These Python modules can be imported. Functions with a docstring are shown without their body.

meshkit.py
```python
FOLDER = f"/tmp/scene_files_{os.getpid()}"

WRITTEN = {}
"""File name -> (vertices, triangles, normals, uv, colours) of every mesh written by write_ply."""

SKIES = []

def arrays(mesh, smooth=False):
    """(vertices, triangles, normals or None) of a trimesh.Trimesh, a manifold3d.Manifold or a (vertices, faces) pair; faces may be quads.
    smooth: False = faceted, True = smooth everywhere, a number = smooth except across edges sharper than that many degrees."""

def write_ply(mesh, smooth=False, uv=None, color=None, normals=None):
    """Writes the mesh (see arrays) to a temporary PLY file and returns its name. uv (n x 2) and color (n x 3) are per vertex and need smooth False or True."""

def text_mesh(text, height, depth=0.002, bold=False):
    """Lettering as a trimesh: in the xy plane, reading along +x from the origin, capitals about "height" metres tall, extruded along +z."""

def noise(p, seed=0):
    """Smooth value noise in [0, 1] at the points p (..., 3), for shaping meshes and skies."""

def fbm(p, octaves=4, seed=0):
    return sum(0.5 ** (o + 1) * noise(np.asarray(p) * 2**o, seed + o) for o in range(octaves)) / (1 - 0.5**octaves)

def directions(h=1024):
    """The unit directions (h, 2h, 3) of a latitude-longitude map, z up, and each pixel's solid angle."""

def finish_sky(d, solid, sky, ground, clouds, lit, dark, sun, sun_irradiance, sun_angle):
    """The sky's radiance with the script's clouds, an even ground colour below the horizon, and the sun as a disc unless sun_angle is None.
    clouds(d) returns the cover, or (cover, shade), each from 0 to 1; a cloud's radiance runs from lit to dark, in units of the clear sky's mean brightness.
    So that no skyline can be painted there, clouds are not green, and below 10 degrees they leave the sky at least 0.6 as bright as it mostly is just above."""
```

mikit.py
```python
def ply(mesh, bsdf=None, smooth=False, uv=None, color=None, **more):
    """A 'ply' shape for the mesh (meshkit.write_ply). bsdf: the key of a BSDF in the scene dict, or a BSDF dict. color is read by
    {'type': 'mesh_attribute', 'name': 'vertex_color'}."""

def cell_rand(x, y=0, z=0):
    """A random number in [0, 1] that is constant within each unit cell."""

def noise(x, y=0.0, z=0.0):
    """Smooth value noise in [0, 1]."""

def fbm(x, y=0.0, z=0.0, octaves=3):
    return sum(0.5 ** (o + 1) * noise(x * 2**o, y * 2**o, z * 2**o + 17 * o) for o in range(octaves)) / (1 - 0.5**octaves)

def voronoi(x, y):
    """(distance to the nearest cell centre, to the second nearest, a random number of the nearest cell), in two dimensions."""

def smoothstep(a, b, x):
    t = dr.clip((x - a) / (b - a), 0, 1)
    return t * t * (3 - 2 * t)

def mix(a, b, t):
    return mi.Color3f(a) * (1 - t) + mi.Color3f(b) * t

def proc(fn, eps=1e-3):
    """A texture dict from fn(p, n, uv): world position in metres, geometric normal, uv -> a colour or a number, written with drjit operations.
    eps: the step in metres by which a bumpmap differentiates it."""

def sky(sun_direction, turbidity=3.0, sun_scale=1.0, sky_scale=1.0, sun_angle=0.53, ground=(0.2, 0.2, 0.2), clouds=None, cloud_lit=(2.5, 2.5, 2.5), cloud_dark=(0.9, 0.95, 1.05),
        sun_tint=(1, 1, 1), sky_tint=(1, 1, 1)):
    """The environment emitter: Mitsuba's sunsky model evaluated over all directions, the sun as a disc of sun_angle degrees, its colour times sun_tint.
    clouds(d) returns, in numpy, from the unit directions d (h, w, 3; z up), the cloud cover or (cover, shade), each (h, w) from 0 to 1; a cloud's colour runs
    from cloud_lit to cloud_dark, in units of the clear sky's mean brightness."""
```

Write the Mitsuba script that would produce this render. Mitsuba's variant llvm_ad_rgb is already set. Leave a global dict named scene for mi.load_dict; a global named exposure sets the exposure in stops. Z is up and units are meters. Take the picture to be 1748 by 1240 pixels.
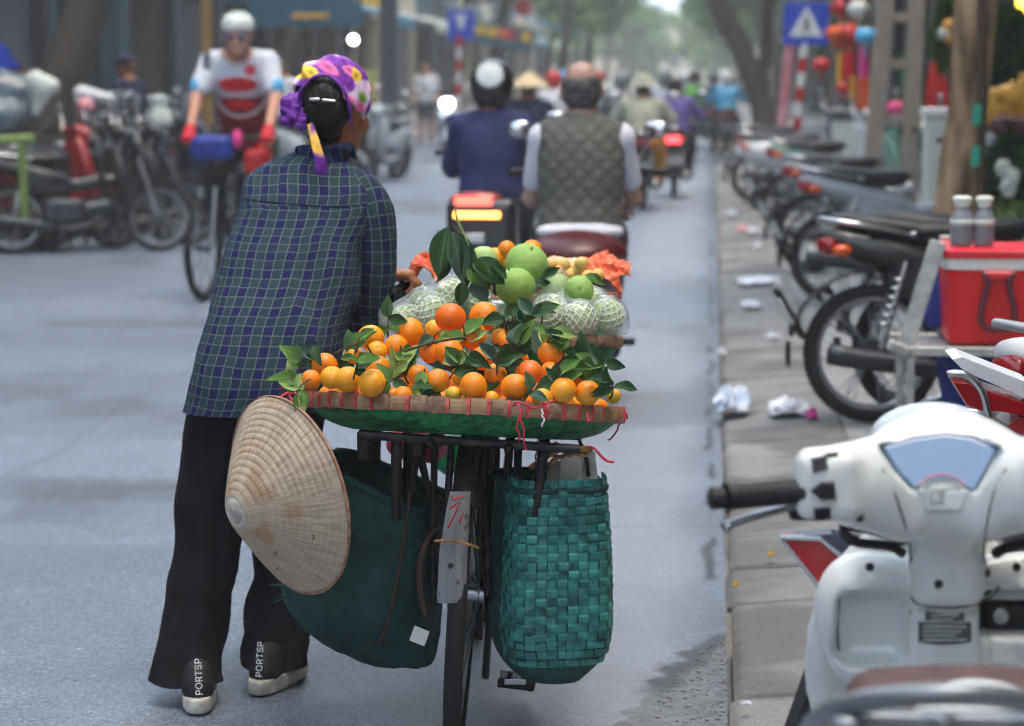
import math, random
import numpy as np, trimesh, drjit as dr, mitsuba as mi, mikit, meshkit
from mikit import proc, noise, fbm, smoothstep, mix, cell_rand
T = mi.ScalarTransform4f
scene, labels = {}, {}
# ---------------------------------------------------------------- camera, sky, exposure
FPX, CX, CY, CAMZ = 4400.0, 874.0, 620.0, 1.5          # focal length and centre in pixels of a 1748 wide frame
PITCH, YAW = math.radians(6.48), math.radians(4.40)
FWD = np.array([-math.sin(YAW) * math.cos(PITCH), math.cos(YAW) * math.cos(PITCH), -math.sin(PITCH)])
RGT = np.array([math.cos(YAW), math.sin(YAW), 0.0])
UPV = np.cross(RGT, FWD)
EYE = np.array([0.0, 0.0, CAMZ])
scene['camera'] = {'type': 'thinlens', 'fov_axis': 'x', 'fov': 2 * math.degrees(math.atan(CX / FPX)), 'aperture_radius': 0.0108, 'focus_distance': 5.5,
                   'near_clip': 0.05, 'far_clip': 3000.0, 'to_world': T().look_at(origin=EYE.tolist(), target=(EYE + FWD).tolist(), up=[0, 0, 1])}
scene['sky'] = mikit.sky((0.16, -0.10, 1.0), turbidity=3, sun_scale=0.26, sun_angle=30, clouds=lambda d: 1.0, cloud_lit=(1.9, 2.2, 2.6), cloud_dark=(1.0, 1.1, 1.2))
exposure = 2.85

def P(px, py, Y):
    """World point on the street's cross plane y = Y that is seen at a pixel of the 1748 x 1240 photograph."""
    d = FWD * FPX + RGT * (px - CX) + UPV * (CY - py)
    return EYE + d * (Y / d[1])
def G(px, py, z=0.0):
    d = FWD * FPX + RGT * (px - CX) + UPV * (CY - py)
    return EYE + d * ((z - CAMZ) / d[2])
def S(Y): return Y / FPX                                  # metres per pixel at depth Y

# ---------------------------------------------------------------- naming
def name(base):
    k, n = base, 0
    while k in scene or k in labels or k in _used:
        n += 1; k = '%s_%03d' % (base, n)
    _used.add(k)
    return k
_used = set()
def thing(base, label, cat, group=None, kind=None):
    k = name(base); labels[k] = {'label': label, 'category': cat}
    if group: labels[k]['group'] = group
    if kind: labels[k]['kind'] = kind
    return k
def setting(base, mesh, m, smooth=False, **kw):
    k = name(base); labels[k] = {'kind': 'structure'}; scene[k] = mikit.ply(mesh, m, smooth, **kw); return k
def put(key, mesh, m, smooth=40, M=None, **kw):
    if M is not None: kw['to_world'] = T(np.asarray(M).tolist())
    scene[key] = mikit.ply(mesh, m, smooth, **kw); return key
def part(parent, nm, mesh, m, smooth=40, M=None, label=None, stuff=False, **kw):
    k = name(parent + '__' + nm); put(k, mesh, m, smooth, M, **kw)
    if label or stuff: labels[k] = {}
    if label: labels[k]['label'] = label
    if stuff: labels[k]['kind'] = 'stuff'
    return k
def part_of(parent, nm, plyd, m, M=None):
    k = name(parent + '__' + nm); d = {**plyd, 'bsdf': {'type': 'ref', 'id': m}}
    if M is not None: d['to_world'] = T(np.asarray(M).tolist())
    scene[k] = d; return k

# ---------------------------------------------------------------- matrices and mesh helpers
def mv(x=0, y=0, z=0): M = np.eye(4); M[:3, 3] = (x, y, z); return M
def rot(ax, deg):
    a = math.radians(deg); c, s = math.cos(a), math.sin(a); M = np.eye(4)
    i, j = {'x': (1, 2), 'y': (2, 0), 'z': (0, 1)}[ax]
    M[i, i] = M[j, j] = c; M[i, j] = -s; M[j, i] = s; return M
def sc(x, y=None, z=None): return np.diag([x, x if y is None else y, x if z is None else z, 1.0])
def nrm(v): v = np.asarray(v, float); return v / np.linalg.norm(v)
def frame(z, x=(1, 0, 0), o=(0, 0, 0)):
    z = nrm(z); x = np.asarray(x, float); x = x - z * (x @ z)
    if np.linalg.norm(x) < 1e-6: x = np.cross(z, [0.3, 0.9, 0.2])
    x = nrm(x); M = np.eye(4); M[:3, 0], M[:3, 1], M[:3, 2], M[:3, 3] = x, np.cross(z, x), z, o; return M
def tm(v, f): return trimesh.Trimesh(np.asarray(v, float), np.asarray(f, int), process=False)
def cat(ms): return trimesh.util.concatenate([tm(m.vertices, m.faces) for m in ms])
def xf(m, M):
    m = tm(m.vertices, m.faces); m.vertices = m.vertices @ M[:3, :3].T + M[:3, 3]
    if np.linalg.det(M[:3, :3]) < 0: m.faces = m.faces[:, ::-1]
    return m
def box(c, s, ch=0.0):
    hx, hy, hz = np.asarray(s, float) / 2
    if ch <= 0: m = trimesh.creation.box((2 * hx, 2 * hy, 2 * hz)); m = tm(m.vertices, m.faces)
    else:
        ch = min(ch, 0.49 * 2 * min(hx, hy, hz)); sg = np.array([[a, b, c_] for a in (-1, 1) for b in (-1, 1) for c_ in (-1, 1)], float)
        v = np.vstack([sg * (np.array([hx, hy, hz]) - ch * np.array(e)) for e in ((0, 1, 1), (1, 0, 1), (1, 1, 0))])
        m = tm(v / [hx, hy, hz], _chamfer_faces(ch / hx, ch / hy, ch / hz)); m.vertices = v
    m.vertices = m.vertices + np.asarray(c, float); return m
_cf = {}
def _chamfer_faces(a, b, c):
    if 1 not in _cf:
        sg = np.array([[x, y, z] for x in (-1, 1) for y in (-1, 1) for z in (-1, 1)], float)
        v = np.vstack([sg * (1 - .2 * np.array(e)) for e in ((0, 1, 1), (1, 0, 1), (1, 1, 0))])
        from scipy.spatial import ConvexHull
        h = ConvexHull(v); f = h.simplices.copy(); n = np.cross(v[f[:, 1]] - v[f[:, 0]], v[f[:, 2]] - v[f[:, 0]])
        bad = (n * h.equations[:, :3]).sum(1) < 0; f[bad] = f[bad][:, ::-1]; _cf[1] = f
    return _cf[1]
def grid_faces(nu, nv, wrap=True):
    i, j = np.meshgrid(np.arange(nv - 1), np.arange(nu if wrap else nu - 1), indexing='ij'); j2 = (j + 1) % nu
    q = np.stack([i * nu + j, i * nu + j2, (i + 1) * nu + j2, (i + 1) * nu + j], -1).reshape(-1, 4)
    return np.vstack([q[:, [0, 1, 2]], q[:, [0, 2, 3]]])
def capped(rings, cap0=True, cap1=True):
    """rings: (n, k, 3) closed rings stacked into a skin."""
    r = np.asarray(rings, float); n, k = r.shape[:2]; v = r.reshape(-1, 3); f = grid_faces(k, n); i = np.arange(k)
    if cap0: v = np.vstack([v, r[0].mean(0)]); f = np.vstack([f, np.stack([(i + 1) % k, i, i * 0 + len(v) - 1], 1)])
    if cap1: v = np.vstack([v, r[-1].mean(0)]); f = np.vstack([f, np.stack([(n - 1) * k + i, (n - 1) * k + (i + 1) % k, i * 0 + len(v) - 1], 1)])
    return tm(v, f)
def plate(front, back):
    """A flat outline of any shape given a thickness; front and back list the same corners."""
    a, b = np.asarray(front, float), np.asarray(back, float); n = len(a); q = a[:, [0, 2]]; area = lambda i, j, k: (q[j, 0] - q[i, 0]) * (q[k, 1] - q[i, 1]) - (q[j, 1] - q[i, 1]) * (q[k, 0] - q[i, 0])
    sg = sum(q[i - 1, 0] * q[i, 1] - q[i, 0] * q[i - 1, 1] for i in range(n)); idx = list(range(n)) if sg > 0 else list(range(n))[::-1]; ring = idx[:]; tri = []
    while len(idx) > 3:
        for c in range(len(idx)):
            i, j, k = idx[c - 1], idx[c], idx[(c + 1) % len(idx)]
            if area(i, j, k) > 0 and not any(area(i, j, m) >= 0 and area(j, k, m) >= 0 and area(k, i, m) >= 0 for m in idx if m not in (i, j, k)): tri.append((i, j, k)); idx.pop(c); break
        else: break
    tri.append(tuple(idx[:3])); f = tri + [(k + n, j + n, i + n) for i, j, k in tri]
    for c in range(n): i, j = ring[c - 1], ring[c]; f += [(i, i + n, j + n), (i, j + n, j)]
    return tm(np.vstack([a, b]), f)
def tube(pts, r, n=8, flat=None, caps=True):
    p = np.asarray(pts, float); r = np.broadcast_to(r, (len(p),)); t = np.gradient(p, axis=0); t /= np.linalg.norm(t, axis=1, keepdims=True) + 1e-12
    a = np.cross(t[0], [0, 0, 1.0] if abs(t[0][2]) < .9 else [1.0, 0, 0]); rings = []; an = np.arange(n) * 2 * math.pi / n
    for i in range(len(p)):
        a = a - t[i] * (a @ t[i]); a = a / (np.linalg.norm(a) + 1e-12); b = np.cross(t[i], a)
        rings.append(p[i] + r[i] * (np.cos(an)[:, None] * a + np.sin(an)[:, None] * b * (flat or 1)))
    return capped(rings, caps, caps)
def cyl(a, b, ra, rb=None, n=12): return tube([a, b], [ra, ra if rb is None else rb], n)
def smooth_path(pts, n=24):
    from scipy.interpolate import CubicSpline
    p = np.asarray(pts, float); s = np.r_[0, np.cumsum(np.linalg.norm(np.diff(p, axis=0), axis=1))]
    return CubicSpline(s, p)(np.linspace(0, s[-1], n))
def lathe(prof, n=24, closed=False):
    pr = np.asarray(prof, float); an = np.arange(n) * 2 * math.pi / n
    rings = [np.stack([r * np.cos(an), r * np.sin(an), an * 0 + z], 1) for r, z in pr]
    if closed: rings.append(rings[0])
    return capped(rings, not closed and pr[0, 0] > 1e-6, not closed and pr[-1, 0] > 1e-6)
def torus(R, r, n=40, m=10, ry=None):
    an = np.arange(m) * 2 * math.pi / m
    return lathe([(R + r * math.cos(-a), (ry or r) * math.sin(-a)) for a in an][::-1], n, True)
def ball(c, r, sub=2):
    m = trimesh.creation.icosphere(subdivisions=sub); r = np.broadcast_to(r, (3,)); return tm(m.vertices * r + np.asarray(c, float), m.faces)
def loft(rows, n=28, e=2.0, cap0=True, cap1=True, yaw=0.0):
    """rows: (cx, cy, cz, rx, ry[, exponent]) horizontal superellipse rings from bottom to top -> (mesh, uv in metres)."""
    an = np.arange(n) * 2 * math.pi / n - math.pi / 2; rings = []; cy_, sy_ = math.cos(yaw), math.sin(yaw)
    for row in rows:
        ee = row[5] if len(row) > 5 else e; c, s = np.cos(an), np.sin(an)
        x = row[3] * np.sign(c) * np.abs(c) ** (2 / ee); y = row[4] * np.sign(s) * np.abs(s) ** (2 / ee)
        rings.append(np.stack([row[0] + x * cy_ - y * sy_, row[1] + x * sy_ + y * cy_, 0 * x + row[2]], 1))
    return capped(rings, cap0, cap1)
def interp_rows(rows, n):
    from scipy.interpolate import PchipInterpolator
    r = np.asarray(rows, float); t = np.linspace(0, 1, len(r)); return PchipInterpolator(t, r)(np.linspace(0, 1, n))
def fold(m, amp, f=(8, 8, 3), seed=0):
    v = np.asarray(m.vertices); m = tm(v, m.faces); nn = np.asarray(m.vertex_normals)
    d = meshkit.fbm(v * np.asarray(f) + seed) if hasattr(meshkit, 'fbm') else 0
    d = np.asarray(d); d = d - d.mean(); m.vertices = v + nn * (amp * d[:, None] * 2); return m
def hit(m, px, py, back=None):
    """First point of a mesh along the ray through a pixel."""
    d = nrm(FWD * FPX + RGT * (px - CX) + UPV * (CY - py)); v = m.vertices[m.faces]; e1, e2, t0 = v[:, 1] - v[:, 0], v[:, 2] - v[:, 0], EYE - v[:, 0]; h = np.cross(d, e2); a = (e1 * h).sum(1); a = np.where(np.abs(a) < 1e-12, 1e-12, a); u = (t0 * h).sum(1) / a; q = np.cross(t0, e1); w = (q @ d) / a; t = (e2 * q).sum(1) / a; ok = (u >= -1e-6) & (w >= -1e-6) & (u + w <= 1 + 1e-6) & (t > .1)
    return EYE + d * t[ok].min() if ok.any() else P(px, py, back)
# ---------------------------------------------------------------- signed distances -> skin (surface nets)
def smin(a, b, k): h = np.clip(.5 + .5 * (b - a) / k, 0, 1); return b + (a - b) * h - k * h * (1 - h)
class F:
    """A body built of distance primitives that melt into one another."""
    def __init__(s, k=.03): s.k, s.it = k, []
    def cap(s, a, b, ra, rb=None, k=None):
        a, b = np.asarray(a, float), np.asarray(b, float); rb = ra if rb is None else rb; d = b - a; L = d @ d + 1e-12
        def fn(p): t = np.clip((p - a) @ d / L, 0, 1); return np.linalg.norm(p - a - t[:, None] * d, axis=1) - (ra + (rb - ra) * t)
        s.it.append((fn, k, '+', np.minimum(a - ra, b - rb), np.maximum(a + ra, b + rb))); return s
    def ell(s, c, r, M=None, k=None, op='+'):
        c, r = np.asarray(c, float), np.asarray(r, float); R = np.eye(3) if M is None else np.asarray(M)[:3, :3]
        def fn(p): q = (p - c) @ R / r; k0 = np.linalg.norm(q, axis=1); k1 = np.linalg.norm(q / r, axis=1) + 1e-9; return k0 * (k0 - 1) / k1
        m = np.abs(R) @ r; s.it.append((fn, k, op, c - m, c + m)); return s
    def box(s, c, h, rr=.01, M=None, k=None, op='+'):
        c, h = np.asarray(c, float), np.asarray(h, float); R = np.eye(3) if M is None else np.asarray(M)[:3, :3]
        def fn(p): q = np.abs((p - c) @ R) - (h - rr); return np.linalg.norm(np.maximum(q, 0), axis=1) + np.minimum(q.max(1), 0) - rr
        m = np.abs(R) @ h; s.it.append((fn, k, op, c - m, c + m)); return s
    def fun(s, fn, lo, hi, k=None, op='+'): s.it.append((fn, k, op, np.asarray(lo, float), np.asarray(hi, float))); return s
    def val(s, p):
        d = np.full(len(p), 9.0)
        for fn, k, op, lo, hi in s.it:
            kk = s.k if k is None else k
            if op == '+': d = smin(d, fn(p), kk) if kk > 0 else np.minimum(d, fn(p))
            elif op == '-': d = -smin(-d, fn(p), max(kk, 1e-4))
            else: d = np.maximum(d, fn(p))
        return d
    def mesh(s, h, smooth=1):
        lo = np.min([i[3] for i in s.it if i[2] == '+'], 0) - s.k - 2 * h; hi = np.max([i[4] for i in s.it if i[2] == '+'], 0) + s.k + 2 * h
        return nets(s.val, lo, hi, h, smooth)
def nets(fn, lo, hi, h, smooth=1):
    B = 4; nb = np.ceil((hi - lo) / (h * B)).astype(int) + 1; n = nb * B + 1
    gc = np.stack(np.meshgrid(*[np.arange(k) for k in nb], indexing='ij'), -1).reshape(-1, 3)
    near = np.abs(fn(lo + (gc + .5) * B * h)) < B * h * 1.35
    val = np.full(n, 9.0); done = np.zeros(n, bool); gc = gc[near] * B
    o = np.stack(np.meshgrid(*[np.arange(B + 1)] * 3, indexing='ij'), -1).reshape(-1, 3)
    ids = (gc[:, None] + o).reshape(-1, 3); flat = np.unique(np.ravel_multi_index(ids.T, n)); ijk = np.stack(np.unravel_index(flat, n), 1)
    val.reshape(-1)[flat] = fn(lo + ijk * h); done.reshape(-1)[flat] = True
    sg = val < 0; ok = done
    cell = np.zeros(n - 1, int); okc = np.ones(n - 1, bool)
    for a in (0, 1):
        for b in (0, 1):
            for c in (0, 1):
                sl = (slice(a, n[0] - 1 + a), slice(b, n[1] - 1 + b), slice(c, n[2] - 1 + c)); cell += sg[sl]; okc &= ok[sl]
    act = (cell > 0) & (cell < 8) & okc; idx = np.full(n - 1, -1); idx[act] = np.arange(act.sum()); base = np.stack(np.nonzero(act), 1)
    acc = np.zeros((len(base), 3)); cnt = np.zeros(len(base))
    for ax in range(3):
        u, w = [x for x in range(3) if x != ax]
        for a in (0, 1):
            for b in (0, 1):
                o0 = np.zeros(3, int); o0[u], o0[w] = a, b; o1 = o0.copy(); o1[ax] = 1
                v0 = val[tuple((base + o0).T)]; v1 = val[tuple((base + o1).T)]; x = (v0 < 0) != (v1 < 0)
                t = np.where(x, v0 / np.where(x, v0 - v1, 1), 0); pt = base + o0 + t[:, None] * (o1 - o0); acc[x] += pt[x]; cnt[x] += 1
    v = lo + acc / np.maximum(cnt, 1)[:, None] * h; fs = []
    for ax in range(3):
        u, w = (ax + 1) % 3, (ax + 2) % 3; sl0 = [slice(1, n[k] - 1) for k in range(3)]; sl0[ax] = slice(0, n[ax] - 1); sl1 = list(sl0); sl1[ax] = slice(1, n[ax])
        a, b = sg[tuple(sl0)], sg[tuple(sl1)]; g = np.stack(np.nonzero(a != b), 1)
        off = np.ones(3, int); off[ax] = 0; g = g + off; du = np.zeros(3, int); dw = np.zeros(3, int); du[u] = 1; dw[w] = 1
        q = np.stack([idx[tuple(np.maximum(x, 0).T)] for x in (g - du - dw, g - dw, g, g - du)], 1)
        ins = sg[tuple(g.T)]; q = np.where(ins[:, None], q, q[:, ::-1]); q = q[(q >= 0).all(1)]; fs.append(q)
    q = np.vstack(fs); m = tm(v, np.vstack([q[:, [0, 1, 2]], q[:, [0, 2, 3]]]))
    if smooth:
        e = np.unique(np.sort(np.vstack([q[:, [0, 1]], q[:, [1, 2]], q[:, [2, 3]], q[:, [3, 0]]]), 1), axis=0); V = m.vertices.copy(); deg = np.bincount(e.ravel(), minlength=len(V))[:, None].clip(1)
        for it in range(smooth * 2):
            s_ = np.zeros_like(V); np.add.at(s_, e[:, 0], V[e[:, 1]]); np.add.at(s_, e[:, 1], V[e[:, 0]]); V = V + (.5 if it % 2 == 0 else -.52) * (s_ / deg - V)
        m.vertices = V
    return m

# ---------------------------------------------------------------- materials
def lin(c): c = np.asarray(c, float) / 255; return np.where(c < .04045, c / 12.92, ((c + .055) / 1.055) ** 2.4)
def rgb(c): return {'type': 'rgb', 'value': [float(x) for x in lin(c)]}
def pri(key, col, rough=.6, metal=0.0, spec=.5, two=True, bump=None, bs=1.0, **kw):
    c = col if isinstance(col, dict) else rgb(col)
    d = {'type': 'principled', 'base_color': c, 'roughness': rough, 'metallic': metal, 'specular': spec, **kw}
    if bump is not None: d = {'type': 'bumpmap', 'arbitrary': bump, 'scale': bs, 'bsdf': d}
    scene[key] = {'type': 'twosided', 'bsdf': d} if two else d; return key
def L3(c): return [float(x) for x in lin(c)]
def speck(a, b, f, o=3, lo=.3, hi=.7):
    a, b = L3(a), L3(b); return proc(lambda p, n, uv: mix(a, b, smoothstep(lo, hi, fbm(p.x * f, p.y * f, p.z * f, o))))
# ---------------------------------------------------------------- materials
def _asphalt(p, n, uv):
    big = fbm(p.x * .55, p.y * .35, 0, 3); mid = fbm(p.x * 5, p.y * 5, 3, 3); fine = noise(p.x * 210, p.y * 170); grit = noise(p.x * 95 + 9, p.y * 80)
    patch = smoothstep(.47, .5, noise(p.x * .18 + 4.2, p.y * .62 + 1.7)) * .5 + smoothstep(.62, .64, noise(p.x * .1 + 8.1, p.y * .42 + 6.3)) * .5
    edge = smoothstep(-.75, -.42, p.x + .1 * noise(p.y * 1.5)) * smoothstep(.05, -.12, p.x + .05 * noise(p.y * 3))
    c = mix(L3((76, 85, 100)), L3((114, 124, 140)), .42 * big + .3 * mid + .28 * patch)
    c = c * (.62 + .62 * fine) * (.8 + .4 * grit) + .16 * smoothstep(.86, .97, noise(p.x * 150 + 3, p.y * 120 + 1))
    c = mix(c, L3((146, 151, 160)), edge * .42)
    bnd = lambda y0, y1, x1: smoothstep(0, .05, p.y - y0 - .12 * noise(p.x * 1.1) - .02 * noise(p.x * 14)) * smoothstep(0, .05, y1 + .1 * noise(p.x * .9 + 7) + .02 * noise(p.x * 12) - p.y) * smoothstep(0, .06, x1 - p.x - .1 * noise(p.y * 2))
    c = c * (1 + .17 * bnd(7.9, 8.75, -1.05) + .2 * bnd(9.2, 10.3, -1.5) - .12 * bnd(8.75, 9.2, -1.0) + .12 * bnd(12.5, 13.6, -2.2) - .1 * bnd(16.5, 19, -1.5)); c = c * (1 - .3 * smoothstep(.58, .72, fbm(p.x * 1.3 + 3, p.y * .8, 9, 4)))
    ck = smoothstep(.010 + .03 * noise(p.y * 9), .003, dr.abs(p.x - .02 + .03 * noise(p.y * 5))) * smoothstep(6.55, 6.75, p.y) * smoothstep(.25, .5, noise(p.y * 3.1 + 2)); lx = .03 - .15 * (6.75 - p.y) / .55; side = p.x - lx + .05 * (noise(p.x * 16, p.y * 16) - .5)
    ck2 = smoothstep(.06, .012, dr.abs(side + .02 * (noise(p.x * 40, p.y * 40) - .5))) * smoothstep(6.08, 6.2, p.y) * smoothstep(6.85, 6.75, p.y); rub = smoothstep(.0, .02, side) * smoothstep(6.75, 6.7, p.y) * smoothstep(5.2, 5.6, p.y)
    c = mix(c, L3((128, 126, 124)) * (.35 + 1.1 * noise(p.x * 60, p.y * 60)) if False else mi.Color3f(L3((92, 92, 93))) * (.4 + 1.0 * noise(p.x * 75, p.y * 75)), rub * .75); c = mix(c, L3((26, 26, 28)), dr.minimum(ck + ck2, 1) * .9)
    gut = smoothstep(.22, .02, dr.abs(p.x + .03 + .12 * (noise(p.y * 2.3) - .5))) * smoothstep(.38, .62, fbm(p.x * 3, p.y * 1.3, 5, 3))
    wet = smoothstep(.5, .66, fbm(p.x * 2.4, p.y * 2.1, 11, 3)) * smoothstep(-.5, -.1, p.x) * smoothstep(7.2, 6.4, p.y)
    tar = smoothstep(.012, .005, dr.abs(p.x + 2.55 + .1 * noise(p.y * .7) + .03 * noise(p.y * 6))) + smoothstep(.012, .005, dr.abs(p.y - 8.3 - .2 * noise(p.x * .8) - .04 * noise(p.x * 7)))
    c = mix(c, L3((40, 42, 46)), dr.minimum(gut * .2 + wet * .1, .95)); return mix(c, L3((62, 66, 74)), dr.minimum(tar, 1) * .5)
def _aspbump(p, n, uv): return .0016 * noise(p.x * 150, p.y * 150) + .0012 * noise(p.x * 70, p.y * 70 + 5) + .004 * fbm(p.x * 6, p.y * 6, 0, 2)
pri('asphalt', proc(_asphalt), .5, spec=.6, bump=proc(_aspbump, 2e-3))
def _slab(p, n, uv):
    k = cell_rand(dr.floor(p.y * 1.63), 3); c = mix(L3((100, 101, 103)), L3((136, 135, 133)), fbm(p.x * 4, p.y * 4, p.z, 4) * .7 + k * .3)
    st = smoothstep(.46, .66, fbm(p.x * 2.6 + 7, p.y * 2.6, 1, 4)); c = mix(c, L3((78, 77, 76)), st * .65); c = mix(c, L3((70, 66, 62)), .6 * smoothstep(.13, .06, p.x + .05 * noise(p.y * 12))); return c * (.84 + .3 * noise(p.x * 190, p.y * 190))
pri('slab', proc(_slab), .75, spec=.35, bump=proc(lambda p, n, uv: .003 * fbm(p.x * 40, p.y * 40, p.z * 40, 3) + .0008 * noise(p.x * 300, p.y * 300), 2e-3))
pri('pavement', proc(lambda p, n, uv: mix(L3((108, 110, 112)), L3((146, 146, 146)), fbm(p.x * 2, p.y * 2, 0, 4)) * (.85 + .3 * noise(p.x * 90, p.y * 90))), .8, spec=.3)
pri('dirt', speck((70, 68, 64), (110, 104, 96), 3.0), .9, spec=.2)
def wallmat(key, a, b):
    a, b = L3(a), L3(b)
    pri(key, proc(lambda p, n, uv: mix(a, b, smoothstep(.25, .75, fbm(p.x * .7, p.y * .7, p.z * .5, 4))) * (1 - .35 * smoothstep(.5, .75, fbm(p.x * 3, p.y * 3, p.z * .35, 3)))), .85, spec=.25)
wallmat('wall_grey', (64, 70, 80), (92, 96, 104)); wallmat('wall_cream', (168, 158, 132), (196, 188, 164)); wallmat('wall_teal', (34, 62, 74), (52, 84, 94)); wallmat('wall_dark', (28, 32, 40), (46, 50, 58))
def solid(key, c, r=.6, **kw): return pri(key, c, r, **kw)
for k_, c_, r_ in (('black', (16, 16, 18), .55), ('rubber', (21, 21, 23), .8), ('dark_interior', (30, 32, 38), .8), ('shutter', (52, 58, 72), .6), ('steel_grey', (120, 124, 128), .45), ('navy', (28, 34, 62), .85), ('brown', (66, 46, 34), .7),
                   ('paint_white', (226, 228, 228), .5), ('paint_blue', (22, 66, 190), .4), ('paint_red', (196, 26, 30), .4), ('paint_yellow', (226, 178, 40), .5), ('teal_sign', (22, 84, 104), .5), ('paint_green', (26, 110, 62), .5), ('olive_paint', (112, 136, 66), .5),
                   ('pink', (236, 62, 140), .5), ('orange_cloth', (226, 92, 40), .7), ('gold', (220, 160, 50), .4), ('skyblue', (84, 178, 226), .4), ('pale', (206, 212, 204), .6), ('purple_cloth', (96, 84, 150), .85), ('lime', (120, 210, 50), .6), ('cream_cloth', (176, 178, 158), .85),
                   ('mustard', (190, 128, 24), .85), ('white_cloth', (214, 214, 220), .85), ('charcoal', (44, 46, 50), .85), ('vinyl', (26, 28, 33), .42), ('maroon', (74, 10, 18), .35), ('plate', (216, 216, 210), .5), ('blue_cloth', (34, 50, 130), .85), ('grey_shorts', (58, 62, 70), .85)):
    solid(k_, c_, r_)
pri('chrome', (208, 210, 214), .16, metal=1.0); pri('alu', (176, 180, 184), .34, metal=1.0); pri('gunmetal', (70, 74, 80), .4, metal=.8)
pri('tail_lens', (150, 12, 18), .15, spec=.7); pri('amber_lens', (214, 84, 14), .2, spec=.7); pri('clear_lens', (196, 204, 210), .12, spec=.8)
for k_, c_ in (('bike_black', (22, 24, 28)), ('bike_red', (150, 20, 26)), ('bike_silver', (150, 158, 166)), ('bike_white', (206, 210, 214)), ('bike_green', (104, 150, 136)), ('bike_navy', (26, 30, 58))):
    pri(k_, c_, .3, spec=.6, clearcoat=.7, clearcoat_gloss=.9)
def _skin(a, b): return speck(a, b, 9.0, 2)
pri('skin', _skin((150, 96, 70), (176, 118, 88)), .5, spec=.4); pri('skin_pale', _skin((196, 140, 116), (214, 160, 136)), .5, spec=.4)
pri('hair', speck((14, 13, 14), (30, 28, 28), 60.0, 2), .38, spec=.5)
pri('bark', proc(lambda p, n, uv: mix(L3((72, 56, 44)), L3((176, 148, 116)), smoothstep(.25, .75, fbm(p.x * 11, p.y * 11, p.z * 2.6, 4))) * (.7 + .5 * noise(p.x * 40, p.y * 40, p.z * 9))), .9, spec=.2, bump=proc(lambda p, n, uv: .02 * fbm(p.x * 14, p.y * 14, p.z * 3, 3), 4e-3))
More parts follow.
